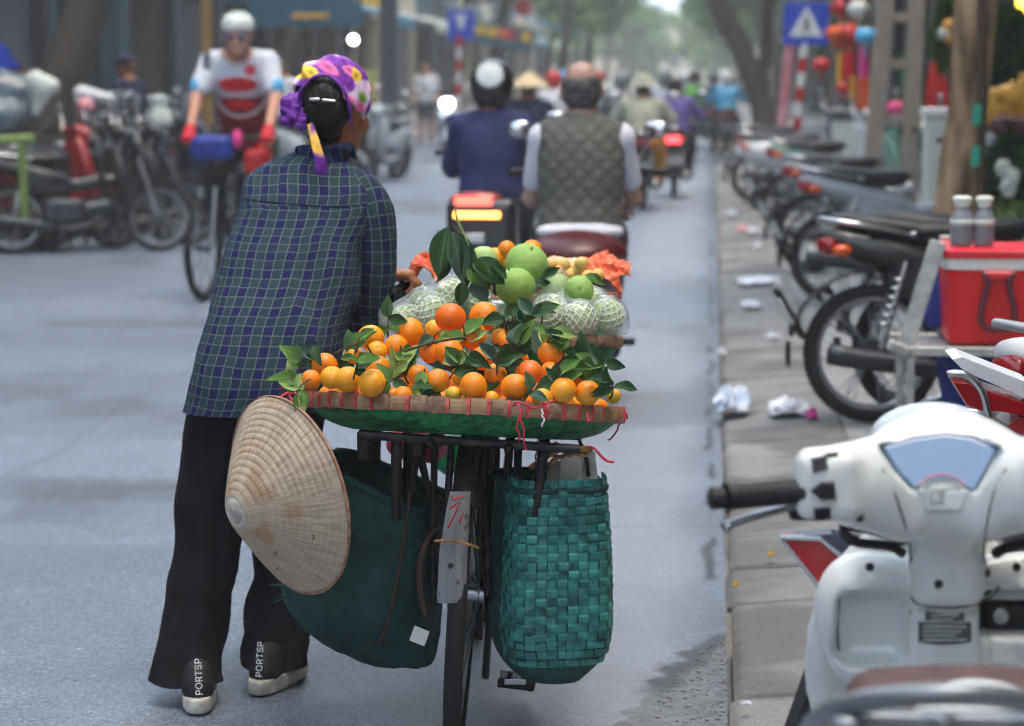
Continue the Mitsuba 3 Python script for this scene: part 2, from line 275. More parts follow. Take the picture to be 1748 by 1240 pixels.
pri('bark_dark', proc(lambda p, n, uv: mix(L3((66, 60, 54)), L3((112, 100, 88)), fbm(p.x * 6, p.y * 6, p.z * 1.6, 4))), .9, spec=.2)
pri('concrete', proc(lambda p, n, uv: mix(L3((128, 120, 112)), L3((172, 162, 150)), fbm(p.x * 5, p.y * 5, p.z * 2.5, 4)) * (.85 + .3 * noise(p.x * 60, p.y * 60, p.z * 60))), .85, spec=.25)
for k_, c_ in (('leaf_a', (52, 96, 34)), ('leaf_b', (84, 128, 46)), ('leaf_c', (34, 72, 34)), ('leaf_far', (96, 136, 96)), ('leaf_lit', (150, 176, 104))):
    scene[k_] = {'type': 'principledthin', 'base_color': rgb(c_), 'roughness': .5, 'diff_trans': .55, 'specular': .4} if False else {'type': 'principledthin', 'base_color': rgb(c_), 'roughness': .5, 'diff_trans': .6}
# ---------------------------------------------------------------- ground, road, kerb
RNG = np.random.default_rng(7)
def sheet(x0, x1, y0, y1, z, nx=2, ny=2):
    x, y = np.meshgrid(np.linspace(x0, x1, nx), np.linspace(y0, y1, ny)); v = np.stack([x.ravel(), y.ravel(), 0 * x.ravel() + z], 1); return tm(v, grid_faces(nx, ny, False))
setting('ground', sheet(-400, 400, -60, 900, -.03), 'dirt')
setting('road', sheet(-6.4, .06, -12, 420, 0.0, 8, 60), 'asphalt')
setting('pavement', cat([box((2.18, 204, .02), (3.26, 432, .08)), ]), 'pavement')
setting('pavement', box((-8.1, 204, .02), (3.3, 432, .16), .02), 'pavement')
kerb = setting('kerb', box((.3, 204, -.02), (.5, 432, .04)), 'dirt')
y_ = 3.2; ks = 0
while y_ < 46:
    ln = float(RNG.uniform(.46, .62)) if y_ < 9 else float(RNG.uniform(.9, 1.25)); gap = .012 if not (6.15 < y_ + ln < 6.5) else .05
    z1 = .062 + float(RNG.uniform(-.006, .006)); z0 = .03 + float(RNG.uniform(-.006, .006)); tw = float(RNG.uniform(-.004, .004))
    xa = .065 + float(RNG.uniform(-.012, .012)); xb = .545
    v = [(xa, y_, -.04), (xb, y_, -.04), (xb, y_ + ln, -.04), (xa, y_ + ln, -.04), (xa + .0, y_, z0 - .012), (xb, y_, z1 + tw), (xb, y_ + ln, z1 - tw), (xa, y_ + ln, z0 - .012), (xa + .02, y_ + .012, z0), (xb - .01, y_ + .012, z1 + tw + .003), (xb - .01, y_ + ln - .012, z1 - tw + .003), (xa + .02, y_ + ln - .012, z0)]
    f = []
    for a, b in ((0, 4), (4, 8)):
        for i in range(4): j = (i + 1) % 4; f += [(a + i, a + j, b + j), (a + i, b + j, b + i)]
    f += [(8, 9, 10), (8, 10, 11)]
    part(kerb, 'kerb_stone', tm(v, f), 'slab', False); y_ += ln + gap
# ---------------------------------------------------------------- shop houses along both sides
def shop(side, y0, w, wall, awn, sign, inside='dark_interior', label='', shut=None, h=10.0, bal='steel_grey', sw=.8, lz=2.95):
    X = -9.6 if side < 0 else 3.72; s = side; k = thing('shop_building', label, 'building', 'shop houses lining the street' if not label else None)
    o = lambda a: X + s * a; yc = y0 + w / 2
    m = [box((o(.15), y0 + .2, lz / 2), (.3, .4 - .01, lz)), box((o(.15), y0 + w - .2, lz / 2), (.3, .4 - .01, lz)), box((o(.16), yc, (lz + h) / 2), (.32, w - .01, h - lz)), box((o(2.6), yc, (lz + h) / 2 + .1), (4.5, w - .02, h - lz)),
         box((o(3.4), yc, lz / 2), (.2, w - .02, lz)), box((o(1.86), y0 + .1, lz / 2), (3.1, .16, lz - .02)), box((o(1.86), y0 + w - .1, lz / 2), (3.1, .16, lz - .02))]
    part(k, 'wall', cat(m), wall, False)
    if shut:
        n = 6; ww = (w - .84) / n
        for i in range(n):
            part(k, 'shutter_panel', box((o(.2), y0 + .42 + ww * (i + .5), (lz - .2) / 2 + .08), (.04, ww - .03, lz - .3), .008), shut, False)
    else:
        part(k, 'interior', cat([box((o(3.2), yc, 1.4), (.1, w - .7, 2.6)), box((o(1.2), y0 + .75, .55), (1.2, .5, .9)), box((o(2.4), yc + .6, .9), (.5, w * .35, 1.6))]), inside, False)
    if awn:
        a = box((0, 0, 0), (1.7, w - .3, .05)); part(k, 'awning', xf(a, mv(o(-.82), yc, lz + .1) @ rot('y', s * -14)), awn, False)
        part(k, 'awning_valance', box((o(-1.66), yc, lz - .22), (.02, w - .32, .24)), awn, False)
    if sign: part(k, 'sign_board', box((o(-.06), yc, lz + .62), (.1, w * sw, .8), .01), sign, False)
    for fl in range(2):
        z = lz + 2.1 + fl * 3.2
        for i in range(2):
            yy = y0 + w * (.28 + .44 * i); f = part(k, 'window', cat([box((o(-.02), yy - .5, z), (.1, .08, 1.5)), box((o(-.02), yy + .5, z), (.1, .08, 1.5)), box((o(-.02), yy, z + .71), (.1, .92, .08)), box((o(-.02), yy, z - .71), (.1, .92, .08))]), bal, False)
            part(k, 'window__pane', box((o(-.004), yy, z), (.02, .9, 1.3)), 'window_glass', False)
    return k
pri('window_glass', (40, 50, 60), .12, spec=.8)
LEFT = [('wall_grey', None, 'teal_sign', None, 'grey shop house with bare front behind the leaning tree', 4.4), ('wall_dark', 'wall_grey', None, None, 'dark shop house under a grey awning, second from the left', 4.6), ('wall_dark', None, 'teal_sign', 'shutter', 'dark shop house with slate shutters and a teal sign', 4.2),
        ('wall_teal', None, 'paint_yellow', None, 'teal shop front with a yellow board above its doors', 4.8), ('wall_teal', 'teal_sign', 'teal_sign', 'brown', 'teal shop house with brown wooden shutters', 4.2), ('wall_grey', None, None, 'shutter', 'grey shop house with closed slate shutters', 4.4),
        ('wall_dark', 'shutter', None, 'shutter', 'dark house with slate awning and closed shutters', 5.0), ('wall_grey', 'shutter', 'shutter', 'shutter', 'grey house with closed shutters and grey board', 4.6)]
y_ = 24.0; i = 0
for (wm, aw, sg, sh, lb, w) in LEFT: shop(-1, y_, w, wm, aw, sg, label=lb, shut=sh); y_ += w
FARL = [('wall_dark', None, None, 'shutter'), ('wall_grey', 'skyblue', None, 'shutter'), ('wall_cream', None, 'paint_yellow', None), ('wall_grey', 'pale', 'teal_sign', None), ('wall_cream', None, None, 'shutter'), ('wall_teal', 'pale', None, None)]
n_ = 0
while y_ < 150:
    wm, aw, sg, sh = FARL[n_ % len(FARL)]; w = 4.3 + .5 * (n_ % 3)
    k = shop(-1, y_, w, wm, aw, sg, shut=sh, label='far hazy shop house on the left side of the street'); labels[k]['group'] = 'far shop houses on the left'; y_ += w; n_ += 1
RIGHT = [('wall_dark', None, None, 'dark shop house behind the brown tree trunk on the right', 5.0), ('wall_dark', 'maroon', 'paint_red', 'shop with red hanging decorations under a dark red awning', 4.6), ('wall_dark', None, 'paint_red', 'dark shop with a red board beside the pedestrian sign', 4.8), ('wall_grey', 'wall_grey', None, 'grey shop house with an awning behind the pedestrian sign', 4.5)]
y_ = 17.0
for (wm, aw, sg, lb, w) in RIGHT: shop(1, y_, w, wm, aw, sg, label=lb); y_ += w
n_ = 0
while y_ < 150:
    w = 4.2 + .6 * (n_ % 3); k = shop(1, y_, w, ('wall_grey', 'wall_cream', 'wall_teal', 'wall_dark')[n_ % 4], (None, 'wall_grey', 'paint_green', None)[n_ % 4], None, label='far hazy shop house on the right side of the street'); labels[k]['group'] = 'far shop houses on the right'; y_ += w; n_ += 1
for s_, y0, y1 in ((-1, -34, 24), (1, -34, 17)):
    y_ = y0
    while y_ < y1 - 1: shop(s_, y_, (y1 - y0) / 12 if s_ > 0 else (y1 - y0) / 12, ('wall_grey', 'wall_cream', 'wall_dark')[int(y_) % 3], 'wall_grey' if int(y_) % 2 else None, None, label='shop house beside the street %s, outside the picture' % ('on the left' if s_ < 0 else 'on the right')); labels[list(labels)[-1]]['group'] = 'shop houses beside and behind the camera'; y_ += (y1 - y0) / 12
for x0, lb in ((-16, 'far pale block closing the street on the left'), (-5, 'far grey block closing the street in the middle'), (7, 'far pale block closing the street on the right')):
    k = thing('far_building', lb, 'building'); part(k, 'wall', box((x0, 262, 2.6), (10.5, 8, 5.2 + 1.2 * (x0 == -5))), 'wall_cream', False)
    for r_ in range(1):
        for c_ in range(4): part(k, 'window', box((x0 - 3.6 + 2.4 * c_, 257.99, 2.6 + 3.2 * r_), (1.3, .06, 1.7)), 'window_glass', False)
# ---------------------------------------------------------------- trees
def leaves(centres, radii, n, size, seed, flat=.6):
    r = np.random.default_rng(seed); c = np.asarray(centres, float); k = r.integers(0, len(c), n); d = r.normal(size=(n, 3)); d /= np.linalg.norm(d, axis=1, keepdims=True)
    p = c[k] + d * (np.asarray(radii)[k, None] * r.uniform(.25, 1.0, (n, 1)) ** .6) * [1, 1, .7]; a = r.normal(size=(n, 3)); a /= np.linalg.norm(a, axis=1, keepdims=True); b = np.cross(a, r.normal(size=(n, 3))); b /= np.linalg.norm(b, axis=1, keepdims=True)
    s = size * r.uniform(.6, 1.3, (n, 1)); v = np.stack([p - a * s, p + b * s * .45, p + a * s, p - b * s * .45], 1).reshape(-1, 3); i = np.arange(n)[:, None] * 4
    return tm(v, np.vstack([i + [0, 1, 2], i + [0, 2, 3]]))
def tree(base, path, r0, r1, crown, label, mat='bark_dark', n=2600, size=.2, seed=1, leafm=('leaf_a', 'leaf_b'), limbs=3, group=None):
    k = thing('street_tree', label, 'tree', group); b = np.asarray(base, float); r = np.random.default_rng(seed)
    p = smooth_path([b + np.asarray(q, float) for q in path], 22); rad = np.linspace(r0, r1, 22) * (1 + .06 * np.sin(np.arange(22) * 1.7 + seed)); rad[:3] *= [1.35, 1.15, 1.05]
    part(k, 'trunk', fold(tube(p, rad, 14), r0 * .22, (3, 3, 1.2), seed), mat, True)
    top = p[-1]; cs, rs = [], []
    for i in range(limbs):
        e = top + np.array([r.uniform(-1, 1) * crown * .7, r.uniform(-1, 1) * crown * .7, r.uniform(.2, .9) * crown]); part(k, 'limb', tube(smooth_path([p[-4], (top + e) / 2 + [0, 0, -.2], e], 8), np.linspace(r1 * .8, r1 * .25, 8), 7), mat, True)
        cs += [e, (top + e) / 2 + r.normal(size=3) * .4, e + r.normal(size=3) * crown * .45]; rs += [crown * .55, crown * .4, crown * .42]
    for j, lm in enumerate(leafm): part(k, 'crown', leaves(cs, rs, n // len(leafm), size, seed * 7 + j), lm, False, stuff=True)
    return k
b = P(58, 372, 24.0); b[2] = .1
tree(b, [(0, 0, -.1), (.2, 0, .9), (.5, 0, 1.9), (.95, .1, 3.2), (1.5, .3, 4.8)], .25, .15, 2.2, 'dark tree trunk leaning right behind the motorbikes at the left', n=3000, seed=3)
b = P(1312, 300, 42.0); b[2] = .06
tree(b, [(0, 0, -.1), (-.12, 0, .8), (-.42, 0, 1.7), (-.85, 0, 2.5), (-1.15, .3, 3.4), (-1.3, .4, 5)], .2, .12, 2.6, 'dark crooked tree leaning left over the street beyond the parked scooters', n=5200, size=.22, seed=5, leafm=('leaf_a', 'leaf_lit'))
b = P(1302, 290, 50.0); b[2] = .06
tree(b, [(0, 0, -.1), (0, 0, 1.5), (.05, 0, 3.2), (.1, .3, 4.6)], .13, .1, 2.4, 'slim upright dark tree behind the crooked one on the right', n=4200, seed=6, leafm=('leaf_far', 'leaf_b'))
b = P(1634, 480, 15.0); b[2] = .06
tree(b, [(-.05, 0, -.1), (-.02, 0, .5), (.03, 0, 1.1), (.06, 0, 1.6), (.12, .05, 2.4), (.2, .2, 3.8), (.1, .5, 5.2)], .125, .1, 1.8, 'rough brown tree trunk beside the red cool box', 'bark', n=2400, seed=8)
for i, (px, Y, lean) in enumerate(((832, 62, .5), (955, 78, .3), (470, 44, .4), (1000, 100, .2))):
    b = P(px, 250, Y); b[2] = .1
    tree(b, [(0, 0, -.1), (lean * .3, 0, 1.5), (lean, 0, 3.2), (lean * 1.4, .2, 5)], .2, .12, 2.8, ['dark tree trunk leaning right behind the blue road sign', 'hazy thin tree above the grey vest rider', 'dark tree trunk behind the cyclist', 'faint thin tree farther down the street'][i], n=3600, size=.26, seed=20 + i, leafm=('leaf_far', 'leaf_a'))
for i in range(17):
    s = 1 if i % 3 else -1; Y = 70 + i * 9.5; x = (2.0 if s > 0 else -6.6) + RNG.uniform(-.5, .5)
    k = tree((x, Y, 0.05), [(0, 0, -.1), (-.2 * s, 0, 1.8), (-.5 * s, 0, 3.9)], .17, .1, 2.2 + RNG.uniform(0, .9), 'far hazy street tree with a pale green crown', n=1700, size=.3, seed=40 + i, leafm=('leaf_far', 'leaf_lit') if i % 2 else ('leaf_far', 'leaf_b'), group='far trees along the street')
for i in range(9):
    if i in (3, 6): continue
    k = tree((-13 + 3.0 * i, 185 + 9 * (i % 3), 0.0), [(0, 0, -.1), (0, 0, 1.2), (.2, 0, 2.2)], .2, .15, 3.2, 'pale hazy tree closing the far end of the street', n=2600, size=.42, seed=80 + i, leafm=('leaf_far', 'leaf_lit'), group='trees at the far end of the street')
# ---------------------------------------------------------------- people: skeletons -> continuous skins
def head_f(f, c, fw, s=1.0, ear=True, up=(0, 0, 1)):
    """Skull, jaw, nose, brow, lips and ears about the head centre c, facing fw."""
    y = nrm(fw); x = nrm(np.cross(y, up)); z = np.cross(x, y); R = np.stack([x, y, z], 1); w = lambda a, b, d: np.asarray(c) + R @ (np.array([a, b, d]) * s)
    f.ell(w(0, -.012, .028), np.array([.074, .094, .088]) * s, R, .02); f.ell(w(0, .028, -.03), np.array([.06, .062, .078]) * s, R, .03); f.ell(w(0, .052, -.088), np.array([.034, .034, .028]) * s, R, .03)
    f.cap(w(0, .088, .004), w(0, .108, -.034), .009 * s, .014 * s, .012); f.cap(w(-.03, .078, .022), w(.03, .078, .022), .014 * s, None, .015)
    f.cap(w(-.02, .083, -.064), w(.02, .083, -.064), .009 * s, None, .008); f.cap(w(-.017, .08, -.078), w(.017, .08, -.078), .009 * s, None, .008)
    for sx in (-1, 1):
        f.ell(w(sx * .031, .083, .006), np.array([.017, .02, .012]) * s, R, .006, '-')
        f.ell(w(sx * .031, .074, .006), np.array([.013, .013, .012]) * s, R, .003); f.ell(w(sx * .043, .058, -.03), np.array([.022, .026, .024]) * s, R, .02)
        if ear: f.ell(w(sx * .079, -.004, -.006), np.array([.011, .021, .034]) * s, R, .008)
    return w
def hand_f(f, wr, d, side, palm, curl=70, s=1.0):
    """Palm and five jointed fingers from the wrist along d; palm = direction the palm faces, side = direction of the thumb."""
    d = nrm(d); n = nrm(np.asarray(palm, float) - d * (d @ np.asarray(palm, float))); t = nrm(np.asarray(side, float) - d * (d @ np.asarray(side, float)) - n * (n @ np.asarray(side, float))); wr = np.asarray(wr, float)
    f.cap(wr, wr + d * .03 * s, .025 * s, .026 * s, .015)
    for j in range(4):
        o = (.028 - .0187 * j) * s; L = (.074, .082, .077, .06)[j] * s; k = wr + d * (.088 - .004 * abs(j - 1)) * s + t * o
        f.cap(wr + d * .02 * s + t * o * .7, k, .014 * s, .0125 * s, .012); p, a = k, 12
        for q, fr in enumerate((.45, .32, .26)):
            a += curl * (.6, .9, .6)[q]; aa = math.radians(a); e = p + (d * math.cos(aa) + n * math.sin(aa)) * L * fr; f.cap(p, e, (.0095 - .0009 * q) * s, (.0088 - .0009 * q) * s, .003); p = e
    p = wr + d * .028 * s + t * .026 * s; e = p + (d * .75 + t * .55 + n * .35) * .04 * s; f.cap(p, e, .0135 * s, .011 * s, .01); f.cap(e, e + (d * .7 + n * .75 - t * .1) * .034 * s, .0105 * s, .0085 * s, .003)
def body_f(J, g=1.0, k=.03):
    """The nude figure about the joints J, girth g."""
    f = F(k); w = head_f(f, J['head'], J['face'], J.get('hs', 1.0)); f.cap(J['head'] - np.array([0, 0, .05]), J['neck'], .05 * g, .06 * g, .02)
    sh = (J['shL'] + J['shR']) / 2; hp = (J['hipL'] + J['hipR']) / 2; ax = nrm(J['shR'] - J['shL']); up = nrm(sh - hp); R = np.stack([ax, np.cross(up, ax), up], 1); wd = np.linalg.norm(J['shR'] - J['shL']) / 2
    f.ell(sh - up * .1, [wd * .98, .115 * g, .17], R, .06); f.ell(sh * .42 + hp * .58, [wd * .84, .115 * g, .2], R, .07); f.ell(hp + up * .03, [wd * .86, .125 * g, .14], R, .07)
    for s in 'LR':
        f.cap(J['neck'], J['sh' + s], .052 * g, .05 * g, .05); f.cap(J['sh' + s], J['el' + s], .05 * g, .038 * g, .03); f.cap(J['el' + s], J['wr' + s], .038 * g, .026, .015)
        f.cap(J['hip' + s], J['kn' + s], .082 * g, .054 * g, .04); f.cap(J['kn' + s], J['an' + s], .053 * g, .034 * g, .02); f.cap(J['an' + s], J['to' + s], .036, .026, .02)
    return f, w
def cover(J, which, t=.018, k=.03, g=1.0, long=True, hem=None):
    """A garment's solid: the same limbs, a little thicker."""
    f = F(k); sh = (J['shL'] + J['shR']) / 2; hp = (J['hipL'] + J['hipR']) / 2; ax = nrm(J['shR'] - J['shL']); up = nrm(sh - hp); R = np.stack([ax, np.cross(up, ax), up], 1); wd = np.linalg.norm(J['shR'] - J['shL']) / 2
    if which in ('shirt', 'vest'):
        f.ell(sh - up * .1, [wd + t * .7, .118 * g + t, .17 + t], R, .06); f.ell(sh * .42 + hp * .58, [wd * .9 + t, .125 * g + t, .22], R, .07); f.ell(hp + up * .05, [wd * .92 + t, .135 * g + t, .13], R, .06)
        for s in 'LR':
            f.cap(J['neck'] - up * .02, J['sh' + s] * (.8 if which == 'vest' else 1) + J['neck'] * (.2 if which == 'vest' else 0), .046 * g + t * .6, .05 * g + t * (.5 if which == 'vest' else 1), .05); E = J['sh' + s] + (J['el' + s] - J['sh' + s]) * (1 if long else .72) * (1 if which == 'shirt' else .12)
            vz = .62 if which == 'vest' else 1; f.cap(J['sh' + s], E, (.05 * g + t) * vz, (.042 * g + t * 1.2) * vz, .03)
            if long and which == 'shirt': f.cap(J['el' + s], J['el' + s] + (J['wr' + s] - J['el' + s]) * .94, .042 * g + t, .032 + t * .9, .02)
    else:
        f.ell(hp + up * .02, [wd * .9 + t * .5, .132 * g + t * .6, .13], R, .06)
        for s in 'LR':
            K = J['hip' + s] + (J['kn' + s] - J['hip' + s]) * (1.0 if long else .8); f.cap(J['hip' + s], K, .086 * g + t * .8, .06 * g + t, .04)
            if long: f.cap(J['kn' + s], J['kn' + s] + (J['an' + s] - J['kn' + s]) * .93, .06 * g + t, .048 * g + t, .02)
    return f
def shoe(k, an, to, m, sole='white_cloth', s=1.0):
    an, to = np.asarray(an, float), np.asarray(to, float); d = nrm([to[0] - an[0], to[1] - an[1], 0]); z0 = min(an[2], to[2]); f = F(.03); heel = np.array([an[0], an[1], to[2]]) - d * .03
    f.cap(heel + [0, 0, .03], to + [0, 0, .012], .036 * s, .034 * s); f.cap(an - [0, 0, .015], an + [0, 0, .025], .042 * s, .04 * s)
    part(k, 'shoe', f.mesh(.012), m, True)
def rider(k, J, skin, shirt, trousers, shoes='black', t=.018, longs=True, longt=True, g=1.0, h=.014, hands=True, hair='hair', curl=75):
    f, w = body_f(J, g)
    if hands:
        for s in 'LR': f.cap(J['wr' + s], J['wr' + s] + nrm(J['wr' + s] - J['el' + s]) * .05, .026, .034, .02); q = J['wr' + s] + nrm(J['wr' + s] - J['el' + s]) * .06; hand_f(f, J['wr' + s], J['wr' + s] - J['el' + s], (-.3 if s == 'R' else .3, .3, .6), (0, .3, -1), curl)
    put(k, f.mesh(h), skin, True)
    if shirt: part(k, 'shirt', fold(cover(J, 'shirt', t, g=g, long=longs).mesh(h), .007, (7, 7, 4)), shirt, True)
    if trousers: part(k, 'trousers', fold(cover(J, 'trousers', t, g=g, long=longt).mesh(h), .006, (6, 6, 5)), trousers, True)
    if shoes:
        for s in 'LR': shoe(k, J['an' + s], J['to' + s], shoes)
    if hair:
        hf = F(.01); fw = nrm(J['face']); hs = J.get('hs', 1.0); c = J['head']; R = frame((0, 0, 1), np.cross(fw, [0, 0, 1]))[:3, :3]
        hf.ell(c + np.array([0, 0, .03 * hs]) - fw * .016 * hs, np.array([.083, .1, .092]) * hs, R); hf.ell(c - fw * .045 * hs - np.array([0, 0, .035]) * hs, np.array([.068, .05, .06]) * hs, R, .02)
        hf.ell(c + fw * .085 * hs - np.array([0, 0, .03]) * hs, np.array([.09, .07, .085]) * hs, R, .01, '-'); part(k, 'hair', hf.mesh(.01), hair, True)
    return w
def seated(x, y, yaw=0, seat=.76, H=1.0, lean=8, hw=.19, reach=(.27, .52, 1.0), foot=.17, spread=.14, hd=0, tall=1.0, elb=.085):
    """Joints of a figure astride a motorbike whose seat is at (x, y), facing +y turned by yaw."""
    a = math.radians(lean); u = np.array([0, math.sin(a), math.cos(a)]); hip = np.array([0, 0, seat + .09]); L = lambda q: np.array(q, float); J = {}
    sh = hip + u * .46 * tall; J['neck'] = sh + u * .07; J['head'] = sh + np.array([0, .03 + .1 * math.sin(a), .215 * tall]); J['face'] = L([math.sin(math.radians(hd)), math.cos(math.radians(hd)), -.06])
    for s, q in (('L', -1), ('R', 1)):
        J['sh' + s] = sh + L([q * hw, 0, .0]); J['wr' + s] = L([q * reach[0], reach[1] - .07, reach[2] + .03]); m = (J['sh' + s] + J['wr' + s]) / 2; J['el' + s] = m + L([q * elb, -.09, -.11])
        J['hip' + s] = hip + L([q * .1, 0, 0]); J['kn' + s] = L([q * (spread + .05), .44, seat - .06]); J['an' + s] = L([q * spread, .3, foot + .08]); J['to' + s] = L([q * (spread + .02), .46, foot + .03])
    M = mv(x, y, 0) @ rot('z', yaw)
    for kk in J: J[kk] = M[:3, :3] @ J[kk] + (M[:3, 3] if kk != 'face' else 0)
    return J
# ---------------------------------------------------------------- the fruit seller
LN = .0033
def _plaid(p, n, uv):
    u, v = uv.x + .004 * noise(uv.x * 9, uv.y * 9), uv.y + .004 * noise(uv.x * 8 + 5, uv.y * 8); q = .0252
    fu, fv = u / q - dr.floor(u / q), v / q - dr.floor(v / q); au = dr.floor(u / q) - 2 * dr.floor(u / q / 2); av = dr.floor(v / q) - 2 * dr.floor(v / q / 2)
    c = mix(L3((34, 32, 78)), L3((46, 66, 72)), .62 * au + .30 * av)
    lu = smoothstep(.075, .035, dr.abs(fu - .5) * -1 + .5); lv = smoothstep(.075, .035, dr.abs(fv - .5) * -1 + .5)
    c = mix(c, L3((100, 120, 106)), dr.maximum(lu * .66, lv * .55)); return c * (.82 + .28 * noise(uv.x * 900, uv.y * 900)) * (.92 + .14 * noise(uv.x * 16, uv.y * 7))
def _clothbump(p, n, uv): return .0005 * noise(uv.x * 700, uv.y * 700) + .011 * fbm(uv.x * 9, uv.y * 3.2, 0, 3)
pri('plaid', proc(_plaid), .88, spec=.2, bump=proc(_clothbump, 3e-3))
def _scarf(p, n, uv):
    q = mi.Vector3f(p.x * 23, p.y * 23, p.z * 23); d1, d2, r = mikit.voronoi(q.x + .6 * q.y + .5 * noise(q.x, q.y, q.z), q.z + .3 * noise(q.z * 1.3, q.x)); k = smoothstep(.52, .3, d1)
    fl = dr.select(r < .26, mi.Color3f(L3((226, 182, 56))), dr.select(r < .58, mi.Color3f(L3((226, 110, 172))), dr.select(r < .72, mi.Color3f(L3((112, 142, 66))), mi.Color3f(L3((118, 46, 158))))))
    ground = mix(L3((222, 196, 224)), L3((116, 44, 156)), smoothstep(.6, .7, noise(p.x * 14 + 3, p.y * 14, p.z * 14)))
    k = smoothstep(.56, .3, d1 + .22 * (noise(q.x * 5, q.y * 5, q.z * 5) - .5)); fl = fl * (.6 + .7 * smoothstep(.0, .3, d1)); c = mix(ground, fl, k); return c * (.75 + .4 * noise(q.x * 3, q.y * 3, q.z * 3))
pri('hair_f', proc(lambda p, n, uv: mix(L3((7, 7, 8)), L3((24, 22, 22)), noise(p.x * 420, p.y * 420, p.z * 26))), .5, spec=.35, bump=proc(lambda p, n, uv: .0016 * noise(p.x * 380, p.y * 380, p.z * 22), 6e-4)); pri('scarf', proc(_scarf), .7, spec=.3, sheen=.4); pri('scarf_purple', speck((96, 34, 140), (126, 60, 166), 40.0), .6, spec=.3, sheen=.5); pri('scarf_tail', proc(lambda p, n, uv: mix(L3((112, 44, 156)), L3((216, 170, 60)), smoothstep(.5, .62, noise(p.x * 40, p.z * 22 + 4)) * smoothstep(1.285, 1.305, p.z))), .65, sheen=.4)
pri('trouser_black', speck((11, 11, 16), (20, 20, 27), 12.0), .85, spec=.2, bump=proc(lambda p, n, uv: .012 * fbm(p.x * 7, p.y * 7, p.z * 2.2, 3), 4e-3))
pri('skin_tan', _skin((140, 84, 58), (168, 106, 76)), .48, spec=.4); pri('shoe_black', (18, 18, 21), .7); pri('sole_white', speck((168, 164, 154), (204, 200, 190), 30.0), .6); pri('sock', speck((34, 28, 62), (62, 54, 104), 90.0), .9); pri('lettering', (214, 216, 220), .6)
w_ = thing('person', 'old woman in plaid shirt and floral headscarf pushing the fruit bicycle', 'person')
f = F(.02); H = P(572, 189, 6.44); fw = nrm((.56, .82, -.16)); hw = head_f(f, H, fw, .93)
NK = P(556, 268, 6.40); f.cap(P(572, 225, 6.42), NK, .05, .056, .03)
SR, SL = P(616, 346, 6.37), P(470, 346, 6.38); ER, WR = P(612, 524, 6.40), P(646, 470, 6.46); HR = P(690, 466, 6.49); EL, WL = P(460, 520, 6.52), P(545, 560, 6.62)
HL, HRt = P(395, 660, 6.14), P(478, 660, 6.16); KL, KR = P(360, 930, 6.10), P(475, 900, 6.32); AL, AR = P(342, 1160, 6.08), P(452, 1140, 6.28)
TL, TR = AL + [-.004, .03, -.02], AR + [.01, .03, -.02]
NB = NK + [0, .02, -.03]
for a, b, ra, rb in ((NK, NB, .05, .04), (NB, SR, .03, .035), (NB, SL, .03, .035), (SR, ER, .038, .034), (ER, WR, .034, .026), (SL, EL, .038, .034), (EL, WL, .034, .026), (HL, KL, .06, .05), (HRt, KR, .06, .05), (KL, AL, .054, .032), (KR, AR, .054, .032), (AL, TL, .034, .026), (AR, TR, .034, .026)): f.cap(a, b, ra, rb)
f.ell(P(520, 420, 6.31), (.11, .06, .13)); f.ell(P(462, 590, 6.17), (.12, .08, .14)); f.cap(P(520, 420, 6.31), P(462, 590, 6.17), .08, .08)
GRIP = WR + [.064, .005, -.036]
hand_f(f, WR, (1, .1, .02), (.0, 1, .1), (.05, 0, -1), 66, .92); hand_f(f, WL, (.5, .6, -.1), (0, 0, 1), (.5, .5, -.5), 40, .92)
put(w_, f.mesh(.0052), 'skin_tan', True)
# hair under the scarf
R3 = np.stack([nrm(np.cross(fw, [0, 0, 1])), fw, np.cross(nrm(np.cross(fw, [0, 0, 1])), fw)], 1); hl = lambda a, b, c: H + R3 @ np.array([a, b, c])
f = F(.02); f.ell(hl(0, -.02, .03), (.08, .096, .092), R3); f.ell(P(552, 186, 6.345), (.052, .045, .072)); f.ell(P(557, 212, 6.37), (.042, .045, .058)); f.ell(hl(0, .1, -.045), (.11, .085, .1), R3, .01, '-')
hm1 = f.mesh(.02); hm0 = fold(f.mesh(.006), .006, (70, 70, 9)); part(w_, 'hair', hm0, 'hair_f', True); rh = np.random.default_rng(2); st_ = []
for _ in range(150):
    x0, x1 = rh.uniform(518, 592), rh.uniform(532, 582); ys = np.linspace(rh.uniform(128, 190), rh.uniform(200, 250), 7); pts = []
    for t, y in zip(np.linspace(0, 1, 7), ys): pts.append(hit(hm1, x0 + (x1 - x0) * t + 5 * math.sin(3 * t + x0), y, 6.36) + [0, -.0045, 0])
    if np.abs(np.diff(np.array(pts)[:, 1])).max() < .03: st_.append(tube(pts, .0009, 4))
part(w_, 'hair_strands', cat(st_), 'hair_f', True, stuff=True)
part(w_, 'hair_clip', box(P(537, 170, 6.29), (.026, .008, .008), .002), 'alu'); part(w_, 'hair_clip', xf(box((0, 0, 0), (.034, .008, .007), .002), mv(*P(561, 172, 6.285)) @ rot('y', 6)), 'alu')
